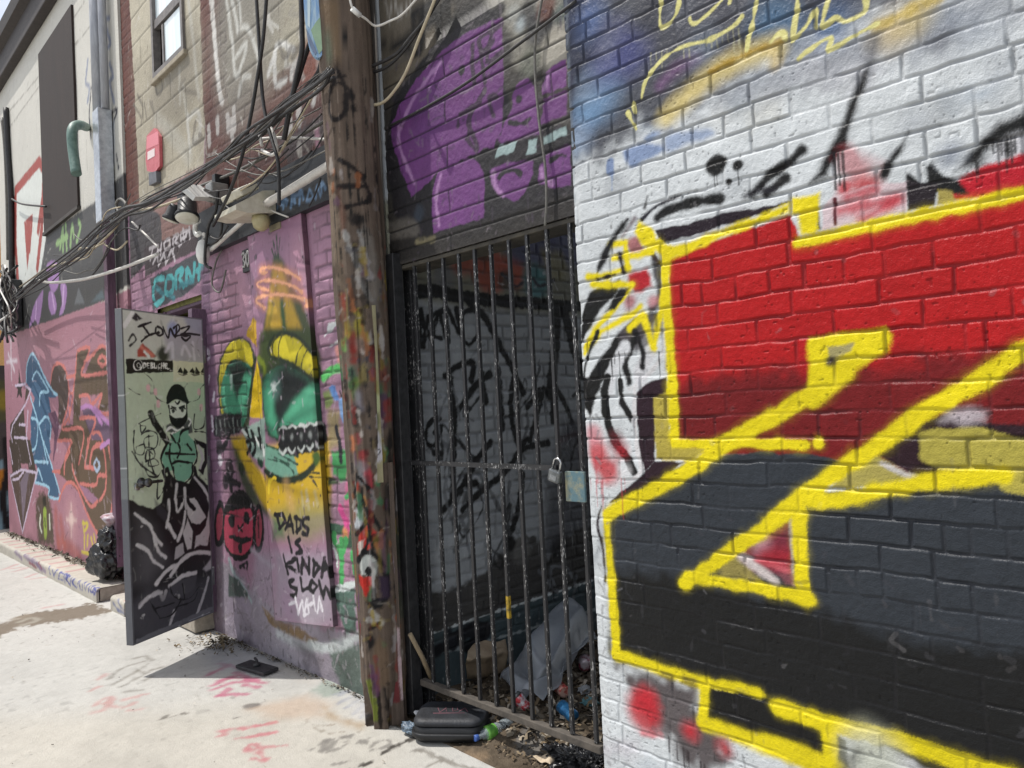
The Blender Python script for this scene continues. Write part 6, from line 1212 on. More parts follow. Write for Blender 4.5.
rope('pipe', [(2, 118), (5, 150), (7, 200), (8, 260)], -.05, .02, M_CGR, 'thin grey pipe left of the dark one at the far corner', 'pipe', n=8)
# red plate sign
sg = empty('alarm_sign', P3(153, 154, -.03), 'red eight-sided plate with a grey box below it on the sandy blocks', 'sign')
q = [P3(*p, -.03) for p in ((154, 128), (159, 136), (159.6, 166), (154.6, 172.5), (147, 171), (145.6, 160), (146.6, 136))]
MB().prism(q, Vector((.025, 0, 0))).obj('plate', mat_plain('red_plate', '#b5535a', '#c56a70', .4), sg)
MB().prism([P3(*p, -.0325) for p in ((147.5, 152), (154.5, 148), (154.5, 156), (147.5, 160))], Vector((.002, 0, 0))).obj('label', mat_plain('plate_label', '#e0cfcd', None, .4), sg)
MB().prism([P3(*p, -.0315) for p in ((147, 137), (158, 131), (158.5, 144), (146.5, 149.5))], Vector((.001, 0, 0))).obj('pale_band', mat_plain('faded_red', '#d77f88', None, .4), sg)
MB().prism([P3(*p, -.04) for p in ((148.5, 173), (156, 171), (156.5, 182), (149, 185.5))], Vector((.04, 0, 0))).obj('grey_box', mat_plain('grey_box', '#55555a', '#6a6a70', .5), sg)
# ------------------------------------------------------------------ things lying about
ZF = .055
def noisy(me_obj, amp, scale, seed):
    rs = np.random.RandomState(seed); ph = rs.uniform(0, 6.28, (6, 3)); fr = rs.normal(0, scale, (6, 3))
    for v in me_obj.data.vertices:
        p = np.array(v.co); d = sum(np.sin(fr[k] @ p+ph[k, 0])*np.array([math.cos(ph[k, 1]), math.sin(ph[k, 1]), math.cos(ph[k, 2])]) for k in range(6))
        v.co = Vector(p+d*amp/6)
def blob(name, c, size, seed, amp, mat, sub=5, crease=True, parent=None, flat=.0):
    """crumpled closed body: ridged displacement of an icosphere"""
    bm = bmesh.new(); bmesh.ops.create_icosphere(bm, subdivisions=sub, radius=1)
    rs = np.random.RandomState(seed); dirs = rs.normal(0, 1, (26, 3)); ph = rs.uniform(0, 6.28, 26); fr = rs.uniform(2, 8, 26)
    for v in bm.verts:
        p = np.array(v.co); r = 1
        s_ = np.sin(dirs @ p*fr/np.linalg.norm(dirs, axis=1)+ph)
        r += amp*np.mean((1-np.abs(s_))**2-.33)*3.2
        q = p*r*np.array(size)
        if q[2] < flat: q[2] = flat+(q[2]-flat)*.08
        v.co = Vector(q)+Vector(c)
    for f in bm.faces: f.smooth = not crease
    me = bpy.data.meshes.new(name); bm.to_mesh(me); bm.free(); return link(name, me, mat, parent)
M_BAG = mat_plain('black_bin_bag', '#0f0f11', '#1c1c1f', .28, bscale=60, bdist=.006, spec=.6)
# rubbish bag by the pink hoarding
g0 = gz1(115, 577, .13); zt_ = depth_of(g0)/F
bagE = empty('rubbish_bag', (g0.x, g0.y, .13), 'tied black rubbish bag slumped against the pink hoarding', 'bag')
hh = 54*zt_
blob('bag_body', (g0.x-.06, g0.y, .13+hh*.36), (.16, .26, hh*.42), 3, .42, M_BAG, 5, False, bagE, -hh*.35)
blob('bag_body', (g0.x-.05, g0.y-.08, .13+hh*.72), (.11, .17, hh*.30), 5, .42, M_BAG, 5, False, bagE, -9)
m = MB(); m.lathe([(.02, 0), (.05, .05), (.09, .10), (.05, .12)], Matrix.Translation((g0.x-.05, g0.y-.1, .13+hh*.95)) @ Matrix.Rotation(.3, 4, 'X'), 9); kn = m.obj('knot', mat_plain('torn_wrapping', '#8a5a62', '#b9b4ba', .5, 0, 20), bagE)
# black instrument-style case in front of the gate
M_CASE = mat_plain('black_case', '#0f1012', '#1b1c1f', .5, 0, 9, bscale=120, bdist=.001); M_DUST = mat_plain('dusty_lid', '#17181c', '#2c2f35', .6, 0, 8)
cc = gz1(452, 731, .03); cc = Vector((.045, 2.80, .02))
def rrect(w, h, r, n=6, sx=0): 
    out = []
    for cx, cy, a in ((w/2-r, h/2-r, 0), (-w/2+r, h/2-r, 90), (-w/2+r, -h/2+r, 180), (w/2-r, -h/2+r, 270)):
        for k in range(n+1): t = rad(a+90*k/n); out.append((cx+r*math.cos(t), cy+r*math.sin(t)))
    return out
def shell(prof, w, h, r, M):
    bm = bmesh.new(); rings = []
    for ins, z in prof:
        rings.append([bm.verts.new(M @ Vector((x, y, z))) for x, y in rrect(w-2*ins, h-2*ins, max(r-ins, .01))])
    m_ = len(rings[0])
    for A_, B_ in zip(rings[:-1], rings[1:]):
        for k in range(m_): bm.faces.new((A_[k], A_[(k+1) % m_], B_[(k+1) % m_], B_[k])).smooth = True
    bm.faces.new(rings[0][::-1]); bm.faces.new(rings[-1]); return bm
ca, cb_ = gz1(421, 741, 0), gz1(478, 738, 0)
ccx = on_z([(452, 718)], .07)[0]; ang = math.atan2(cb_.y-ca.y, cb_.x-ca.x)
case = empty('case', (ccx[0], ccx[1], .0), 'black round-cornered plastic case with scribbled lid lying outside the gate', 'case')
Mc = Matrix.Translation((ccx[0], ccx[1], .005)) @ Matrix.Rotation(rad(-52), 4, 'Z')
def bmobj(bm, name, mat, parent): 
    bmesh.ops.recalc_face_normals(bm, faces=bm.faces); me = bpy.data.meshes.new(name); bm.to_mesh(me); bm.free(); return link(name, me, mat, parent)
bmobj(shell([(.01, 0), (0, .012), (0, .066), (.006, .070)], .33, .235, .06, Mc), 'base', M_CASE, case)
bmobj(shell([(-.012, .02), (-.014, .026), (-.014, .038), (-.012, .044)], .33, .235, .065, Mc), 'rim', M_CASE, case)
lid = bmobj(shell([(.006, .072), (-.002, .075), (0, .090), (.012, .100), (.03, .103)], .33, .235, .06, Mc), 'lid', M_DUST, case)
m = MB()
for st in ([(-.07, .02), (-.05, -.03), (-.03, .02), (-.02, -.02)], [(0, .02), (.01, -.02), (.03, .0), (.02, .03)], [(.04, -.02), (.06, .02), (.08, -.02)], [(-.08, -.04), (.07, -.035)]): m.tube([Mc @ Vector((x, y, .1035)) for x, y in st], .0018, 4)
m.obj('scribble', mat_plain('red_marker', '#7a4a54', None, .7), lid)
# drinks rubbish
def can(px, z, yaw, pitch, c1, c2, label, L=.115, r=.031, crush=.12, seed=1):
    p = Vector(on_z([px], z+r)[0]); M = Matrix.Translation(p) @ Matrix.Rotation(rad(yaw), 4, 'Z') @ Matrix.Rotation(rad(90+pitch), 4, 'Y') @ Matrix.Translation((0, 0, -L/2))
    e = empty('drink_can', (p.x, p.y, z), label, 'can', 'drink cans among the litter')
    b = MB().lathe([(.022, 0), (.029, .006), (r, .014), (r*(1-crush), L*.45), (r, L*.6), (r, L-.014)], M, 20).obj('can_body', mat_plain('can_'+c1[1:], c1, c2, .3, .35, 18, lo=.45, hi=.55), e)
    MB().lathe([(r, L-.0135), (.026, L-.004), (.026, L), (.024, L), (.023, L-.004), (.004, L-.004)], M, 20).obj('can_top', M_PAD, e)
    MB().box(M @ Vector((.008, 0, L-.002)), (.002, .014, .02), M.to_3x3()).obj('ring_pull', M_PAD, e)
can((561, 689), ZF, 60, 4, '#a8352c', '#c9a79a', 'red and orange drink can lying on its side behind the gate')
can((567, 711), ZF, 78, -12, '#2c6a9c', '#3b86bb', 'blue drink can with its silver end towards the gate')
can((521, 702), ZF, 120, -50, '#b03038', '#c9cbd2', 'small red, white and blue can standing behind the middle of the gate', .09)
can((585, 663), ZF, 40, 3, '#6e2434', '#b3a9ae', 'dark red can with a white panel lying by the right gate edge', .125, .036)
# clear bottle with a green label
p = Vector(on_z([(489, 735)], .035)[0]); q2 = Vector(on_z([(515, 724)], .035)[0]); d = (q2-p).normalized()
Mb = Matrix.Translation(Vector(on_z([(476, 738)], .034)[0])) @ d.to_track_quat('Z', 'Y').to_matrix().to_4x4()
bt = empty('plastic_bottle', (p.x, p.y, 0), 'crushed clear plastic bottle with a bright green label beside the black case', 'bottle')
m, nt, b = mat_base('clear_plastic'); b.inputs['Base Color'].default_value = (.75, .85, .9, 1); b.inputs['Roughness'].default_value = .08; b.inputs['Transmission Weight'].default_value = .75; b.inputs['IOR'].default_value = 1.2; M_CLEAR = m
MB().lathe([(.011, .0), (.012, .015), (.016, .03), (.030, .06), (.032, .08), (.027, .1), (.032, .12), (.026, .14), (.031, .16), (.032, .2), (.02, .207)], Mb, 20).obj('bottle', M_CLEAR, bt)
MB().lathe([(.0325, .055), (.034, .065), (.0335, .085), (.030, .1), (.032, .105)], Mb, 20).obj('label', mat_plain('green_label', '#4c8f34', '#7ab850', .4, 0, 30), bt)
MB().lathe([(.013, -.008), (.0145, -.006), (.0145, .01), (.013, .012)], Mb, 14).obj('bottle_cap', mat_plain('blue_cap', '#3c5a9c', None, .4), bt)
# cardboard leaning on the passage wall
def draped(name, pts, nx, ny, amp, seed, mat, thick, place=None):
    """thin sheet through a 2-row or more control net, closed with thickness"""
    P = np.array(pts, float); R_, C_ = P.shape[:2]
    us = np.linspace(0, C_-1, nx); vs = np.linspace(0, R_-1, ny); i = np.clip(us.astype(int), 0, C_-2); j = np.clip(vs.astype(int), 0, R_-2); fu = (us-i)[None, :, None]; fv = (vs-j)[:, None, None]
    V = (P[j][:, i]*(1-fu)+P[j][:, i+1]*fu)*(1-fv)+(P[j+1][:, i]*(1-fu)+P[j+1][:, i+1]*fu)*fv
    n1 = noise2(us*1.0, vs*1.0, .35, .5, seed)-.5; n2 = np.abs(noise2(us, vs, .9, .8, seed+1)-.5)
    nrm = np.cross(P[0, -1]-P[0, 0], P[-1, 0]-P[0, 0]); nrm /= np.linalg.norm(nrm)
    V = V+nrm*(n1*amp+n2*amp*2)[..., None]
    idx = np.arange(nx*ny).reshape(ny, nx); Q = np.stack([idx[:-1, :-1], idx[:-1, 1:], idx[1:, 1:], idx[1:, :-1]], -1).reshape(-1, 4)
    W_ = np.concatenate([V.reshape(-1, 3), V.reshape(-1, 3)-nrm*thick]); n0 = nx*ny
    ring = np.concatenate([idx[0], idx[1:, -1], idx[-1, -2::-1], idx[-2:0:-1, 0]]); k = np.roll(ring, -1)
    S = np.stack([ring, ring+n0, k+n0, k], 1)
    return link(name, new_mesh(name, W_, np.concatenate([Q, Q[:, ::-1]+n0, S]), smooth=False), mat, None)
z_ = lambda px, z: tuple(on_z([px], z)[0]); yy = lambda px, y: tuple(on_y([px], y)[0])
o = draped('cardboard', [[z_((466, 678), ZF+.01), z_((487, 676), ZF+.01), z_((504, 671), ZF+.01)], [yy((466, 658), 2.93), yy((486, 655), 2.94), yy((508, 652), 2.96)], [yy((471, 643), 3.03), yy((486, 639), 3.03), yy((505, 638), 3.03)]], 26, 22, .03, 4, mat_plain('brown_cardboard', '#7d6c58', '#9a8a74', .85, 0, 8), .004)
tag(o, 'crumpled brown cardboard leaning on the passage wall behind the gate', 'cardboard')
m, nt, b = mat_base('milky_film'); b.inputs['Base Color'].default_value = (.35, .38, .42, 1); b.inputs['Roughness'].default_value = .3; b.inputs['Alpha'].default_value = .5; M_FILM = m
tc, n = add_bump(nt, b, 12, .01)
o = draped('plastic_film', [[z_((500, 679), ZF+.01), z_((520, 700), ZF+.02), z_((545, 704), ZF+.02)], [z_((520, 655), ZF+.12), z_((545, 668), ZF+.16), z_((566, 672), ZF+.10)], [yy((566, 606), 3.04), yy((585, 612), 2.95), yy((598, 640), 2.85)]], 40, 44, .09, 14, M_FILM, .003)
tag(o, 'grey translucent plastic film slumped from the passage wall to the floor', 'plastic sheet')
# burnt-looking black plastic in front of the right gate foot
for k, (px, sx, sy, sz, sd) in enumerate((((575, 762), .10, .13, .07, 7), ((592, 768), .08, .09, .07, 9), ((556, 757), .07, .08, .05, 12))):
    c = on_z([px], .02)[0]
    o = blob('plastic_scrap', (c[0], c[1], .03), (sx, sy, sz), sd, .8, M_BAG, 5, True, None, -.03)
    tag(o, ('crumpled black plastic heap at the foot of the white brick corner', 'crumpled black plastic against the very base of the white brick corner', 'smaller black plastic scrap left of the heap at the gate foot')[k], 'plastic scrap')
for k, (px, s_, c_, lb) in enumerate((((549, 752), .05, '#b9a890', 'creased cream paper beside the black plastic heap'), ((566, 744), .06, '#7d6a4c', 'dry brown leaf-like paper on the black plastic heap'), ((425, 712), .04, '#cfd0d2', 'white paper scrap wedged behind the black case'))):
    c = on_z([px], .05)[0]; o = draped('paper_scrap', [[(c[0]-s_, c[1]-s_, .03), (c[0]-s_, c[1]+s_, .05)], [(c[0]+s_, c[1]-s_*.8, .06), (c[0]+s_*.9, c[1]+s_, .04)]], 12, 12, .05, 20+k, mat_plain('paper_%d' % k, c_, None, .8), .002); tag(o, lb, 'paper scrap')
for k, (px, r_, c_, lb) in enumerate((((590, 700), .05, '#4f7a80', 'teal plastic rag among the litter by the right gate edge'), ((478, 716), .02, '#c9b8b4', 'small pale wrapper under the gate beside the black case'), ((586, 688), .05, '#8a8d90', 'grey flattened wrapper behind the right end of the gate'))):
    c = on_z([px], ZF+.02)[0]; o = blob('wrapper', (c[0], c[1], ZF+.01), (r_, r_, r_*.45), 30+k, .7, mat_plain('wrapper_%d' % k, c_, None, .4), 4, True, None, -.02); tag(o, lb, 'wrapper')
o = blob('plastic_scrap', tuple(on_z([(410, 728)], .03)[0]), (.03, .07, .03), 44, .5, mat_plain('blue_rag', '#3c4a5a', '#6a7a88', .4), 4, True, None, -.03); tag(o, 'slate blue plastic scrap tucked between the pole foot and the black case', 'plastic scrap')
# broken tool head on the paving
c = gz1(257, 670, 0); M_TOOL = mat_plain('black_tool_plastic', '#1f2022', '#303134', .5)
tl = empty('squeegee_head', c, 'black plastic tool head dropped on the paving by the pink wall', 'tool'); a = gz1(243, 666, 0); b2 = gz1(271, 674, 0); d = (b2-a); Rz = Matrix.Rotation(math.atan2(d.y, d.x), 3, 'Z')
MB().box((c.x, c.y, .014), (d.length, .11, .022), Rz, bevel=.006).obj('head', M_TOOL, tl)
m = MB(); m.tube([c+Vector((0, .0, .02)), c+Vector((-.0, .005, .042))], .022, 10); m.tube([c+Vector((0, 0, .03)), c+Vector((.03, .06, .035)), c+Vector((.05, .13, .03))], .008, 8); m.obj('socket', M_TOOL, tl)
# litter, leaves, grit: nobody could count it
def scatter(name, n, place, size, cols, mat, label, cat, seed, lift=.004):
    rs = np.random.RandomState(seed); V = []; Q = []; Cl = []
    for k in range(n):
        x, y, z = place(rs); s_ = size*rs.uniform(.4, 1.5); a = rs.uniform(0, 6.28); t = rs.uniform(-.9, .9); t2 = rs.uniform(-.6, .6); asp = rs.uniform(.35, 1)
        e1 = np.array([math.cos(a), math.sin(a), t])*s_; e2 = np.array([-math.sin(a), math.cos(a), t2])*s_*asp; c = np.array([x, y, z+abs(t)*s_*.5+lift]); h = np.array([0, 0, s_*rs.uniform(.08, .4)])
        i = len(V); V += [c-e1-e2*.5, c+e2*.0+h*.4-e2, c+e1-e2*.4, c+e1*.9+e2, c-e1*.6+e2, c+h]
        Q += [(i, i+1, i+5, i+4), (i+1, i+2, i+3, i+5), (i+5, i+3, i+4, i+4)]
        Cl += [np.clip(lin(cols[rs.randint(len(cols))])*rs.uniform(.5, 1.2), .01, .8)]*6
    Q = [(a_, b_, c_, d_) for a_, b_, c_, d_ in Q if len({a_, b_, c_, d_}) == 4]
    o = link(name, new_mesh(name, V, Q, Cl, smooth=False), mat, None); return tag(o, label, cat, kind='stuff')
M_LIT = mat_paint('litter', .75, .3, 40, .002)
def in_passage(rs):
    x = rs.uniform(.12, 1.5)**1.0; y = rs.uniform(1.9, 3.02); return x, y, ZF*min(1, max(0, (x+.02)/.25))
scatter('litter', 2300, in_passage, .018, ('#4a4034', '#5c5040', '#3a342c', '#6e6352', '#8a8070', '#2c2824', '#7d6c54', '#a39a8c'), M_LIT, 'bits of leaf, paper and dirt covering the passage floor behind the gate', 'litter', 1)
def in_front(rs):
    y = rs.uniform(1.9, 3.0); x = rs.uniform(.0, .2); return x, y, .01
scatter('litter', 420, in_front, .008, ('#6b5c48', '#54483a', '#8a7a62', '#7a6a55', '#3a342c'), M_LIT, 'crumbs of leaf and grit on the dirt strip in front of the gate', 'litter', 2)
lc = gz1(222, 647, 0)
def heap(rs):
    r = abs(rs.normal(0, .12)); a = rs.uniform(0, 6.28); x = lc.x+r*math.cos(a)*.7; y = lc.y+r*math.sin(a)*1.4; return min(x, -.03), y, max(0, .06-r*.25)*rs.rand()
scatter('leaf_heap', 300, heap, .010, ('#5a5040', '#6e6350', '#4a4236', '#7d7058', '#3a3630', '#8a7e68'), M_LIT, 'small heap of dead leaves and grit at the wall foot beside the open door', 'leaves', 3)
lc2 = gz1(203, 640, 0)
def heap2(rs): return lc2.x+rs.normal(0, .12), lc2.y+rs.normal(0, .12), 0
scatter('leaf_heap', 70, heap2, .009, ('#8a744c', '#a08858', '#6e5c40'), M_LIT, 'dry tan leaves scattered on the paving under the door edge', 'leaves', 4)
def base_line(rs): return -.02-abs(rs.normal(0, .02)), rs.uniform(3.3, 5.3), 0
scatter('grit', 260, base_line, .008, ('#6a6258', '#8a8276', '#4a443c'), M_LIT, 'grit lying along the foot of the pink wall', 'grit', 5)
def kerb_line(rs): return -.03-abs(rs.normal(0, .05)), rs.uniform(7.1, 12), .125
scatter('grit', 500, kerb_line, .016, ('#4a443c', '#5c5348', '#6e6455', '#38332d'), M_LIT, 'dirt and grit along the foot of the pink hoarding', 'grit', 6)
def alley(rs): return rs.uniform(-3.5, -.1), rs.uniform(1.5, 11), 0
scatter('grit', 260, alley, .006, ('#6a6258', '#8a8276', '#4a443c', '#a89e8e'), M_LIT, 'scattered grit and small stones on the alley paving', 'grit', 7)
# ------------------------------------------------------------------ paving, kerb, dirt
K7 = crop(0, 500, .18229); K8 = crop(0, 570, .25779); K4 = crop(120, 580, .20833); K6 = crop(240, 600, .21870); KM = crop(200, 540, M_)
gu = np.concatenate([[-60, -25, -12, -8], np.arange(-5, .12, .014), [1, 4.5, 20, 60]])
gv = np.concatenate([[-60, -20, -6], np.arange(-2, 1.2, .2), np.arange(1.2, 6.5, .014), np.arange(6.5, 14, .03), np.arange(14, 22, .3), [30, 60, 120, 300]])
G = Sheet(gu, gv, lambda px: on_z(px, 0)[:, :2], '#d7d5cf', .64, 55, .012)
G.poly(P_((-40, 720), (300, 700), (420, 732), (420, 900), (-40, 900)), '#d5cec0', .5, .6)
G.c *= (1+.09*(fbm(G.us, G.vs, 1.6, 3, 5)-.5)*2)[..., None]
st = sstep((fbm(G.us, G.vs, .35, 31, 5)-.56)*7); G.c *= (1-.06*st)[..., None]
sp_ = sstep((noise2(G.us, G.vs, .035, .035, 37)-.80)*9)*sstep((fbm(G.us, G.vs, .8, 38)-.45)*6); G.c *= (1-.18*sp_)[..., None]
# damp dirty run from the gap in the kerb
G.poly(K7((-60, 700), (60, 660), (150, 620), (300, 600), (420, 585), (490, 562), (560, 580), (610, 610), (540, 630), (400, 655), (280, 670), (130, 690), (0, 742), (-60, 770)), '#7c6c58', .05, .85, .07)
G.poly(K7((40, 655), (150, 615), (180, 640), (60, 662)), '#a09482', .05, .7); G.lines([K7((110, 665), (170, 645), (210, 655), (130, 680))], .05, '#b9b4a6', soft=.05, a=.8)
RDG = '#c98a8c'
G.lines([K7((20, 380), (90, 350)), K7((80, 390), (150, 370)), K7((150, 420), (200, 400)), K7((180, 430), (250, 420)), K7((240, 590), (340, 570)), K7((60, 375), (120, 368))], .05, '#d2a3a2', soft=.05, a=.7)
# scrawls on the paving
G.lines([K8((420, 420), (470, 380), (560, 350)), K8((440, 440), (560, 370)), K8((470, 450), (600, 380)), K8((520, 340), (560, 330), (590, 345)), K8((530, 380), (560, 400)), K8((560, 425), (590, 410)), K8((480, 470), (550, 462)), K8((600, 380), (640, 370))], .03, '#8f8a80', soft=.025, a=.55)
G.lines([K8((380, 420), (410, 400)), K8((350, 465), (380, 450)), K8((370, 520), (420, 490), (400, 540)), K8((430, 490), (430, 520), (480, 530), (520, 510)), K8((480, 500), (560, 480)), K8((500, 540), (550, 535)), K8((360, 550), (390, 540))], .035, '#d3a9a4', soft=.03, a=.7)
G.lines([K8((620, 575), (650, 560)), K8((640, 570), (680, 560)), K8((700, 555), (720, 553))], .02, '#7d7870', soft=.015, a=.8)
PK = '#c9758e'
G.lines([K4((420, 455), (480, 425), (520, 405)), K4((480, 395), (540, 410), (600, 420)), K4((450, 500), (520, 470), (640, 470)), K4((450, 520), (540, 490), (660, 480)), K4((470, 550), (530, 545), (600, 545)), K4((520, 520), (480, 548)), K4((560, 440), (640, 480), (690, 490)), K4((600, 500), (660, 510)), K4((470, 480), (560, 455))], .045, PK, soft=.03, a=.75)
G.lines([K4((480, 718), (600, 700), (740, 680)), K4((570, 750), (680, 740), (735, 725)), K4((480, 745), (505, 740)), K4((490, 720), (505, 735))], .03, '#d08f92', soft=.025, a=.75)
G.lines([K6((0, 585), (80, 570), (155, 552)), K6((0, 625), (150, 602)), K6((20, 690), (60, 655), (110, 720)), K6((40, 680), (210, 660)), K6((70, 720), (115, 730))], .03, '#d08a8e', soft=.02, a=.75)
G.dot(K6((52, 482))[0], .04, '#85807a', .03, .8); G.poly(K6((40, 490), (300, 430), (420, 470), (380, 530), (160, 540)), '#d3b8a0', .15, .6); G.line(K4((600, 605), (660, 592)), .04, '#8a8580', .02, .8); G.line(K4((550, 658), (590, 650)), .02, '#6a6560', .015, .8)
GRY = '#8d8983'
G.lines([K6((360, 660), (390, 640), (370, 690)), K6((400, 680), (440, 640), (500, 625), (470, 670), (400, 690)), K6((540, 650), (590, 625), (570, 650)), K6((600, 665), (640, 640), (690, 640), (660, 670), (600, 680)), K6((310, 682), (340, 675)), K6((430, 740), (490, 730)), K6((390, 640), (510, 615)), K6((780, 690), (823, 680))], .022, GRY, soft=.015, a=.8)
G.lines([K6((300, 560), (360, 570), (430, 565)), K6((300, 545), (380, 600), (470, 600))], .01, '#a39a8c', soft=.012, a=.7)
# paint that ran off the wall, and painted door shade
G.poly(K6((330, 410), (400, 350), (500, 390), (470, 430), (380, 440)), '#a9b5aa', .06, .8); G.poly(K6((170, 290), (220, 280), (330, 340), (390, 350), (330, 390), (220, 350)), '#d3cec6', .06, .7)
G.lines([K6((440, 440), (520, 400)), K6((450, 470), (550, 410)), K6((480, 490), (575, 430)), K6((520, 520), (580, 460)), K6((430, 430), (470, 415)), K6((550, 540), (585, 490))], .025, '#b3b5bd', soft=.02, a=.8); G.poly(K6((480, 430), (570, 420), (590, 540), (520, 530)), '#d9d8d8', .06, .6)
G.poly(KM((0, 560), (120, 520), (300, 560), (440, 620), (300, 690), (60, 650)), '#b9bac0', .15, .6); G.lines([KM((130, 560), (200, 540), (250, 560)), KM((120, 620), (180, 600))], .03, '#cfcfd6', soft=.03, a=.6)  # the bluish grey patch is the open door's shade, put into the colour
G.poly(K6((380, 480), (470, 540), (590, 560), (560, 590), (400, 545)), '#b79c78', .06, .6)
# joint of the slabs and dirt at the gate
G.line(K6((510, 775), (620, 715), (720, 660), (815, 612)), .018, '#4a443e', .012, .95, .02); G.line(P_((349, 770), (280, 815)), .018, '#4a443e', .012)
DZ = P_((378, 742), (400, 738), (416, 732), (455, 750), (493, 770), (560, 810), (700, 900), (1000, 900), (640, 700), (420, 690))
G.lines([crop(400, 620, .20508)((60, 632), (130, 640), (250, 690), (420, 740)), crop(400, 620, .20508)((110, 722), (200, 680))], .022, '#9a958c', soft=.012, a=.9)
wl_ = (G.us > -.05)[None, :]*(G.vs > 3.1)[:, None]; G.c *= (1-.35*sstep((G.us+.10)/.10)[None, :]*(G.vs > 3.2)[:, None]*(fbm(G.us, G.vs, .15, 71) > .47))[..., None]
G.age((-3.2, -.1, 1.6, 6.5), 40, 330, 0, ('#8a8378', '#6f695f', '#a39c90', '#d8d2c6'), .45, 9, 1.0); G.age((-2.8, -.1, 6.5, 11), 30, 120, 0, ('#8a8378', '#6f695f'), .4, 10, 2.2)
for k in range(7):
    rs = np.random.RandomState(90+k); q = np.array([rs.uniform(-2.2, -.3), rs.uniform(2.4, 8)]); pp = [q]; th = rs.uniform(0, 6.28)
    for _ in range(14): th += rs.normal(0, .35); q = q+.07*np.array([math.cos(th), math.sin(th)]); pp.append(q)
    pp = np.array(pp, np.float32); J, I = G.box(pp, .03); G.lay(J, I, G.seg_d(pp, J, I, False)-.001, .012, '#958d80', .4, .006)
G.weather(.05, .07)
G.h += .006*(fbm(G.us, G.vs, .8, 6)-.5)*((G.us > -5)[None, :]*(G.vs < 14)[:, None])-.003*st*((G.us > -5)[None, :]*(G.vs < 14)[:, None])
tap = ((G.us > -5) & (G.us < .09))[None, :]*((G.vs > 1.2) & (G.vs < 13.9))[:, None]
G.h *= tap
ground = sheet_obj('ground', G, lambda U, V, H: np.stack([U, V, H-.004], -1), M_GROUND); tag(ground, kind='structure')
# dirt floor of the passage
us = np.concatenate([np.arange(-.12, .4, .008), np.arange(.4, 1.7, .016), np.arange(1.7, 4.1, .1)]); vs = np.arange(1.80, 3.10, .010)
Dt = Sheet(us, vs, lambda px: on_z(px, .02)[:, :2], '#5a5044', .9, 57, .02)
Dt.c *= (.7+.6*fbm(us, vs, .1, 4))[..., None]; Dt.weather(.2, .25)
G4b = crop(400, 620, .20508)
Dt.poly(G4b((560, 600), (640, 520), (720, 560), (660, 660), (560, 640)), '#6f6b66', .03, .9); Dt.poly(G4b((560, 500), (640, 510), (600, 560)), '#3f3c3a', .03, .8); Dt.dot(G4b((360, 650))[0], .06, '#8a7660', .06, .7)  # the small dark triangle is the gate rail's shadow, put into the dirt colour
for k in range(26):
    rs = np.random.RandomState(k); Dt.dot((rs.uniform(440, 600), rs.uniform(660, 730)), rs.uniform(.02, .06), ('#6e675c', '#3c362f', '#7d7468', '#4a4138')[k % 4], .02, .8)
edge_y = [(p[0], p[1]) for p in on_z(P_((372, 742), (417, 733), (455, 751), (492, 769), (540, 800)), 0)[:, :2]]
ex = np.interp(vs, [e[1] for e in edge_y][::-1], [e[0] for e in edge_y][::-1])
def dirt_place(U, V, H):
    base = ZF*sstep((U+.02)/.3); cut = -.06*(1-sstep((U-(ex[:, None]-.0))/.025))
    return np.stack([U, V, .002+base+cut+.03*(fbm(us, vs, .12, 9)-.5)*sstep((U-ex[:, None])/.15)+.012*(fbm(us, vs, .03, 10)-.5)*sstep((U-ex[:, None])/.05)], -1)
dirt = sheet_obj('dirt_floor', Dt, dirt_place, mat_paint('dirt', .95, .1, 40, .012, 200, .004), None); tag(dirt, kind='structure')
# kerb in two lengths
Kp = on_z(K7((-10, 290), (215, 395), (420, 500), (540, 560)), 0); Kq = on_z(K7((615, 600), (740, 665)), 0)
def kerb(ya, yb, x0, seed, ops):
    us = np.arange(ya, yb, .012 if yb-ya < 2 else .02); vs = np.arange(0, .14+.34, .01)
    HK = .12
    def place(U, V, H):
        w_ = x0
        r = .03
        X = np.where(V < HK-r, 0, np.where(V < HK+r*.57, r*(1-np.cos(np.clip((V-HK+r)/(r*1.57), 0, 1)*np.pi/2)), r+(V-HK-r*.57)))
        Z = np.where(V < HK-r, V, np.where(V < HK+r*.57, HK-r+r*np.sin(np.clip((V-HK+r)/(r*1.57), 0, 1)*np.pi/2), HK))
        return np.stack([x0+X-H*.7, U, Z+H*.7-.004], -1)
    S = Sheet(us, vs, lambda px: np.stack([on_x(px, x0)[:, 1], on_x(px, x0)[:, 2]], 1), '#d2ccc0', .66, seed, .01)
    ops(S); S.weather(.1, .12); S.h += .012*(fbm(us, vs, .15, seed)-.5)
    S.c *= (1-.4*sstep((vs-.14-.20)/.1)[:, None]*(fbm(us, vs, .2, seed+3) > .42))[..., None]
    o = sheet_obj('kerb', S, place, M_GROUND, None, (.02, 0, -.0)); tag(o, kind='structure'); q = MB().box(((x0+.02)/2-.0, (ya+yb)/2, .055), (-x0-.04, yb-ya-.012, .11)).obj('kerb_body', mat_plain('kerb_core', '#8d857a', '#a59c90', .9), None); tag(q, kind='structure'); return o
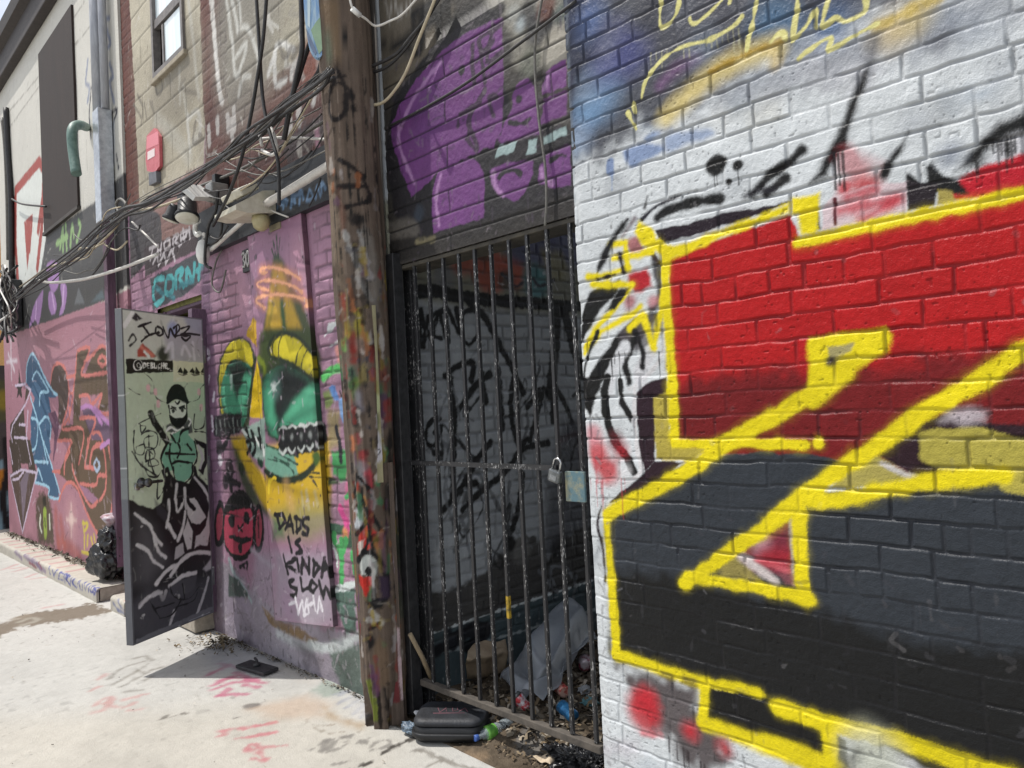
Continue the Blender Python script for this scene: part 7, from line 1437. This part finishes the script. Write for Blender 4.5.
def opsA(S):
    BLU = '#6a6fa8'
    S.lines([K7((265, 360), (275, 405)), K7((285, 375), (295, 415), (310, 380)), K7((325, 395), (320, 430), (345, 440), (350, 405), (325, 395)), K7((355, 400), (355, 455)), K7((355, 405), (378, 415), (358, 430), (380, 455)), K7((390, 420), (385, 470)), K7((405, 430), (395, 450), (415, 475)), K7((420, 480), (432, 430), (440, 490)), K7((450, 490), (455, 440), (470, 495), (475, 450)), K7((490, 460), (485, 500)), K7((500, 460), (495, 500), (515, 505)), K7((525, 470), (510, 480), (530, 500), (515, 515))], .02, BLU, soft=.012, sm=False)
    S.lines([K7((80, 280), (120, 320)), K7((130, 300), (180, 345)), K7((170, 320), (230, 380)), K7((200, 350), (250, 390))], .05, '#8d7a9a', soft=.04, a=.7); S.lines([K7((160, 340), (200, 370)), K7((210, 340), (230, 375))], .03, '#9a5a66', soft=.02, a=.8)
    for y in np.arange(8.2, 11.5, .32): i0 = np.searchsorted(S.us, y); S.c[14:32, i0:i0+5] = S.c[14:32, i0:i0+5]*.5+S.col('#c78a90')*.5
def opsB(S):
    S.lines([K7((640, 540), (660, 580), (700, 620)), K7((620, 560), (650, 610)), K7((680, 560), (720, 590)), K7((650, 600), (720, 640))], .025, '#7d84a8', soft=.02, a=.8); S.line(K7((670, 540), (710, 560)), .03, '#c98a80', .02, .8)
kx = float(np.mean(Kp[:, 0]))
kerb(float(Kp[-1, 1]), 12.6, kx, 81, opsA)
kerb(6.42, float(Kq[0, 1]), kx-.0, 83, opsB)
# ------------------------------------------------------------------ light, sky, camera
SUN = Vector((-.28, .376, .883)).normalized()
w = bpy.data.worlds.new('World'); sc.world = w; w.use_nodes = True
nt = w.node_tree; bg = nt.nodes['Background']
sky = nt.nodes.new('ShaderNodeTexSky'); sky.sky_type = 'NISHITA'; sky.sun_disc = False
sky.sun_elevation = math.asin(SUN.z); sky.sun_rotation = math.atan2(SUN.x, SUN.y)
sky.air_density = 1.2; sky.dust_density = 2.0
tc = nt.nodes.new('ShaderNodeTexCoord'); nz = nt.nodes.new('ShaderNodeTexNoise'); nz.inputs['Scale'].default_value = 2.2; nz.inputs['Detail'].default_value = 6
nt.links.new(tc.outputs['Generated'], nz.inputs['Vector'])
cr = nt.nodes.new('ShaderNodeValToRGB'); cr.color_ramp.elements[0].position = .38; cr.color_ramp.elements[0].color = (.15, .15, .15, 1); cr.color_ramp.elements[1].position = .62; cr.color_ramp.elements[1].color = (.9, .9, .9, 1)
nt.links.new(nz.outputs['Fac'], cr.inputs['Fac'])
mx = nt.nodes.new('ShaderNodeMixRGB'); mx.inputs['Color2'].default_value = (8.5, 8.6, 8.9, 1)
nt.links.new(cr.outputs['Color'], mx.inputs['Fac']); nt.links.new(sky.outputs['Color'], mx.inputs['Color1'])
nt.links.new(mx.outputs['Color'], bg.inputs['Color']); bg.inputs['Strength'].default_value = .135
sl = bpy.data.lights.new('sun', 'SUN'); sl.energy = 4.3; sl.angle = rad(.5); sl.color = (1, .965, .91)
so = bpy.data.objects.new('sun', sl); COL.objects.link(so)
so.rotation_euler = SUN.to_track_quat('Z', 'Y').to_euler()
cam = bpy.data.cameras.new('camera'); co = bpy.data.objects.new('camera', cam); COL.objects.link(co)
cam.sensor_width = 36; cam.sensor_fit = 'HORIZONTAL'; cam.lens = 36*F/1024; cam.clip_end = 500; cam.clip_start = .02
Rm = Matrix(((AX[0][0], -AX[0][1], -AX[0][2]), (AX[1][0], -AX[1][1], -AX[1][2]), (AX[2][0], -AX[2][1], -AX[2][2])))
co.matrix_world = Matrix.Translation(Vector(EYE)) @ Rm.to_4x4()
sc.camera = co
sc.view_settings.view_transform = 'Standard'; sc.view_settings.look = 'None'
sc.view_settings.exposure = .03; sc.view_settings.gamma = 1
sc.cycles.use_denoising = True
sc.cycles.max_bounces = 8
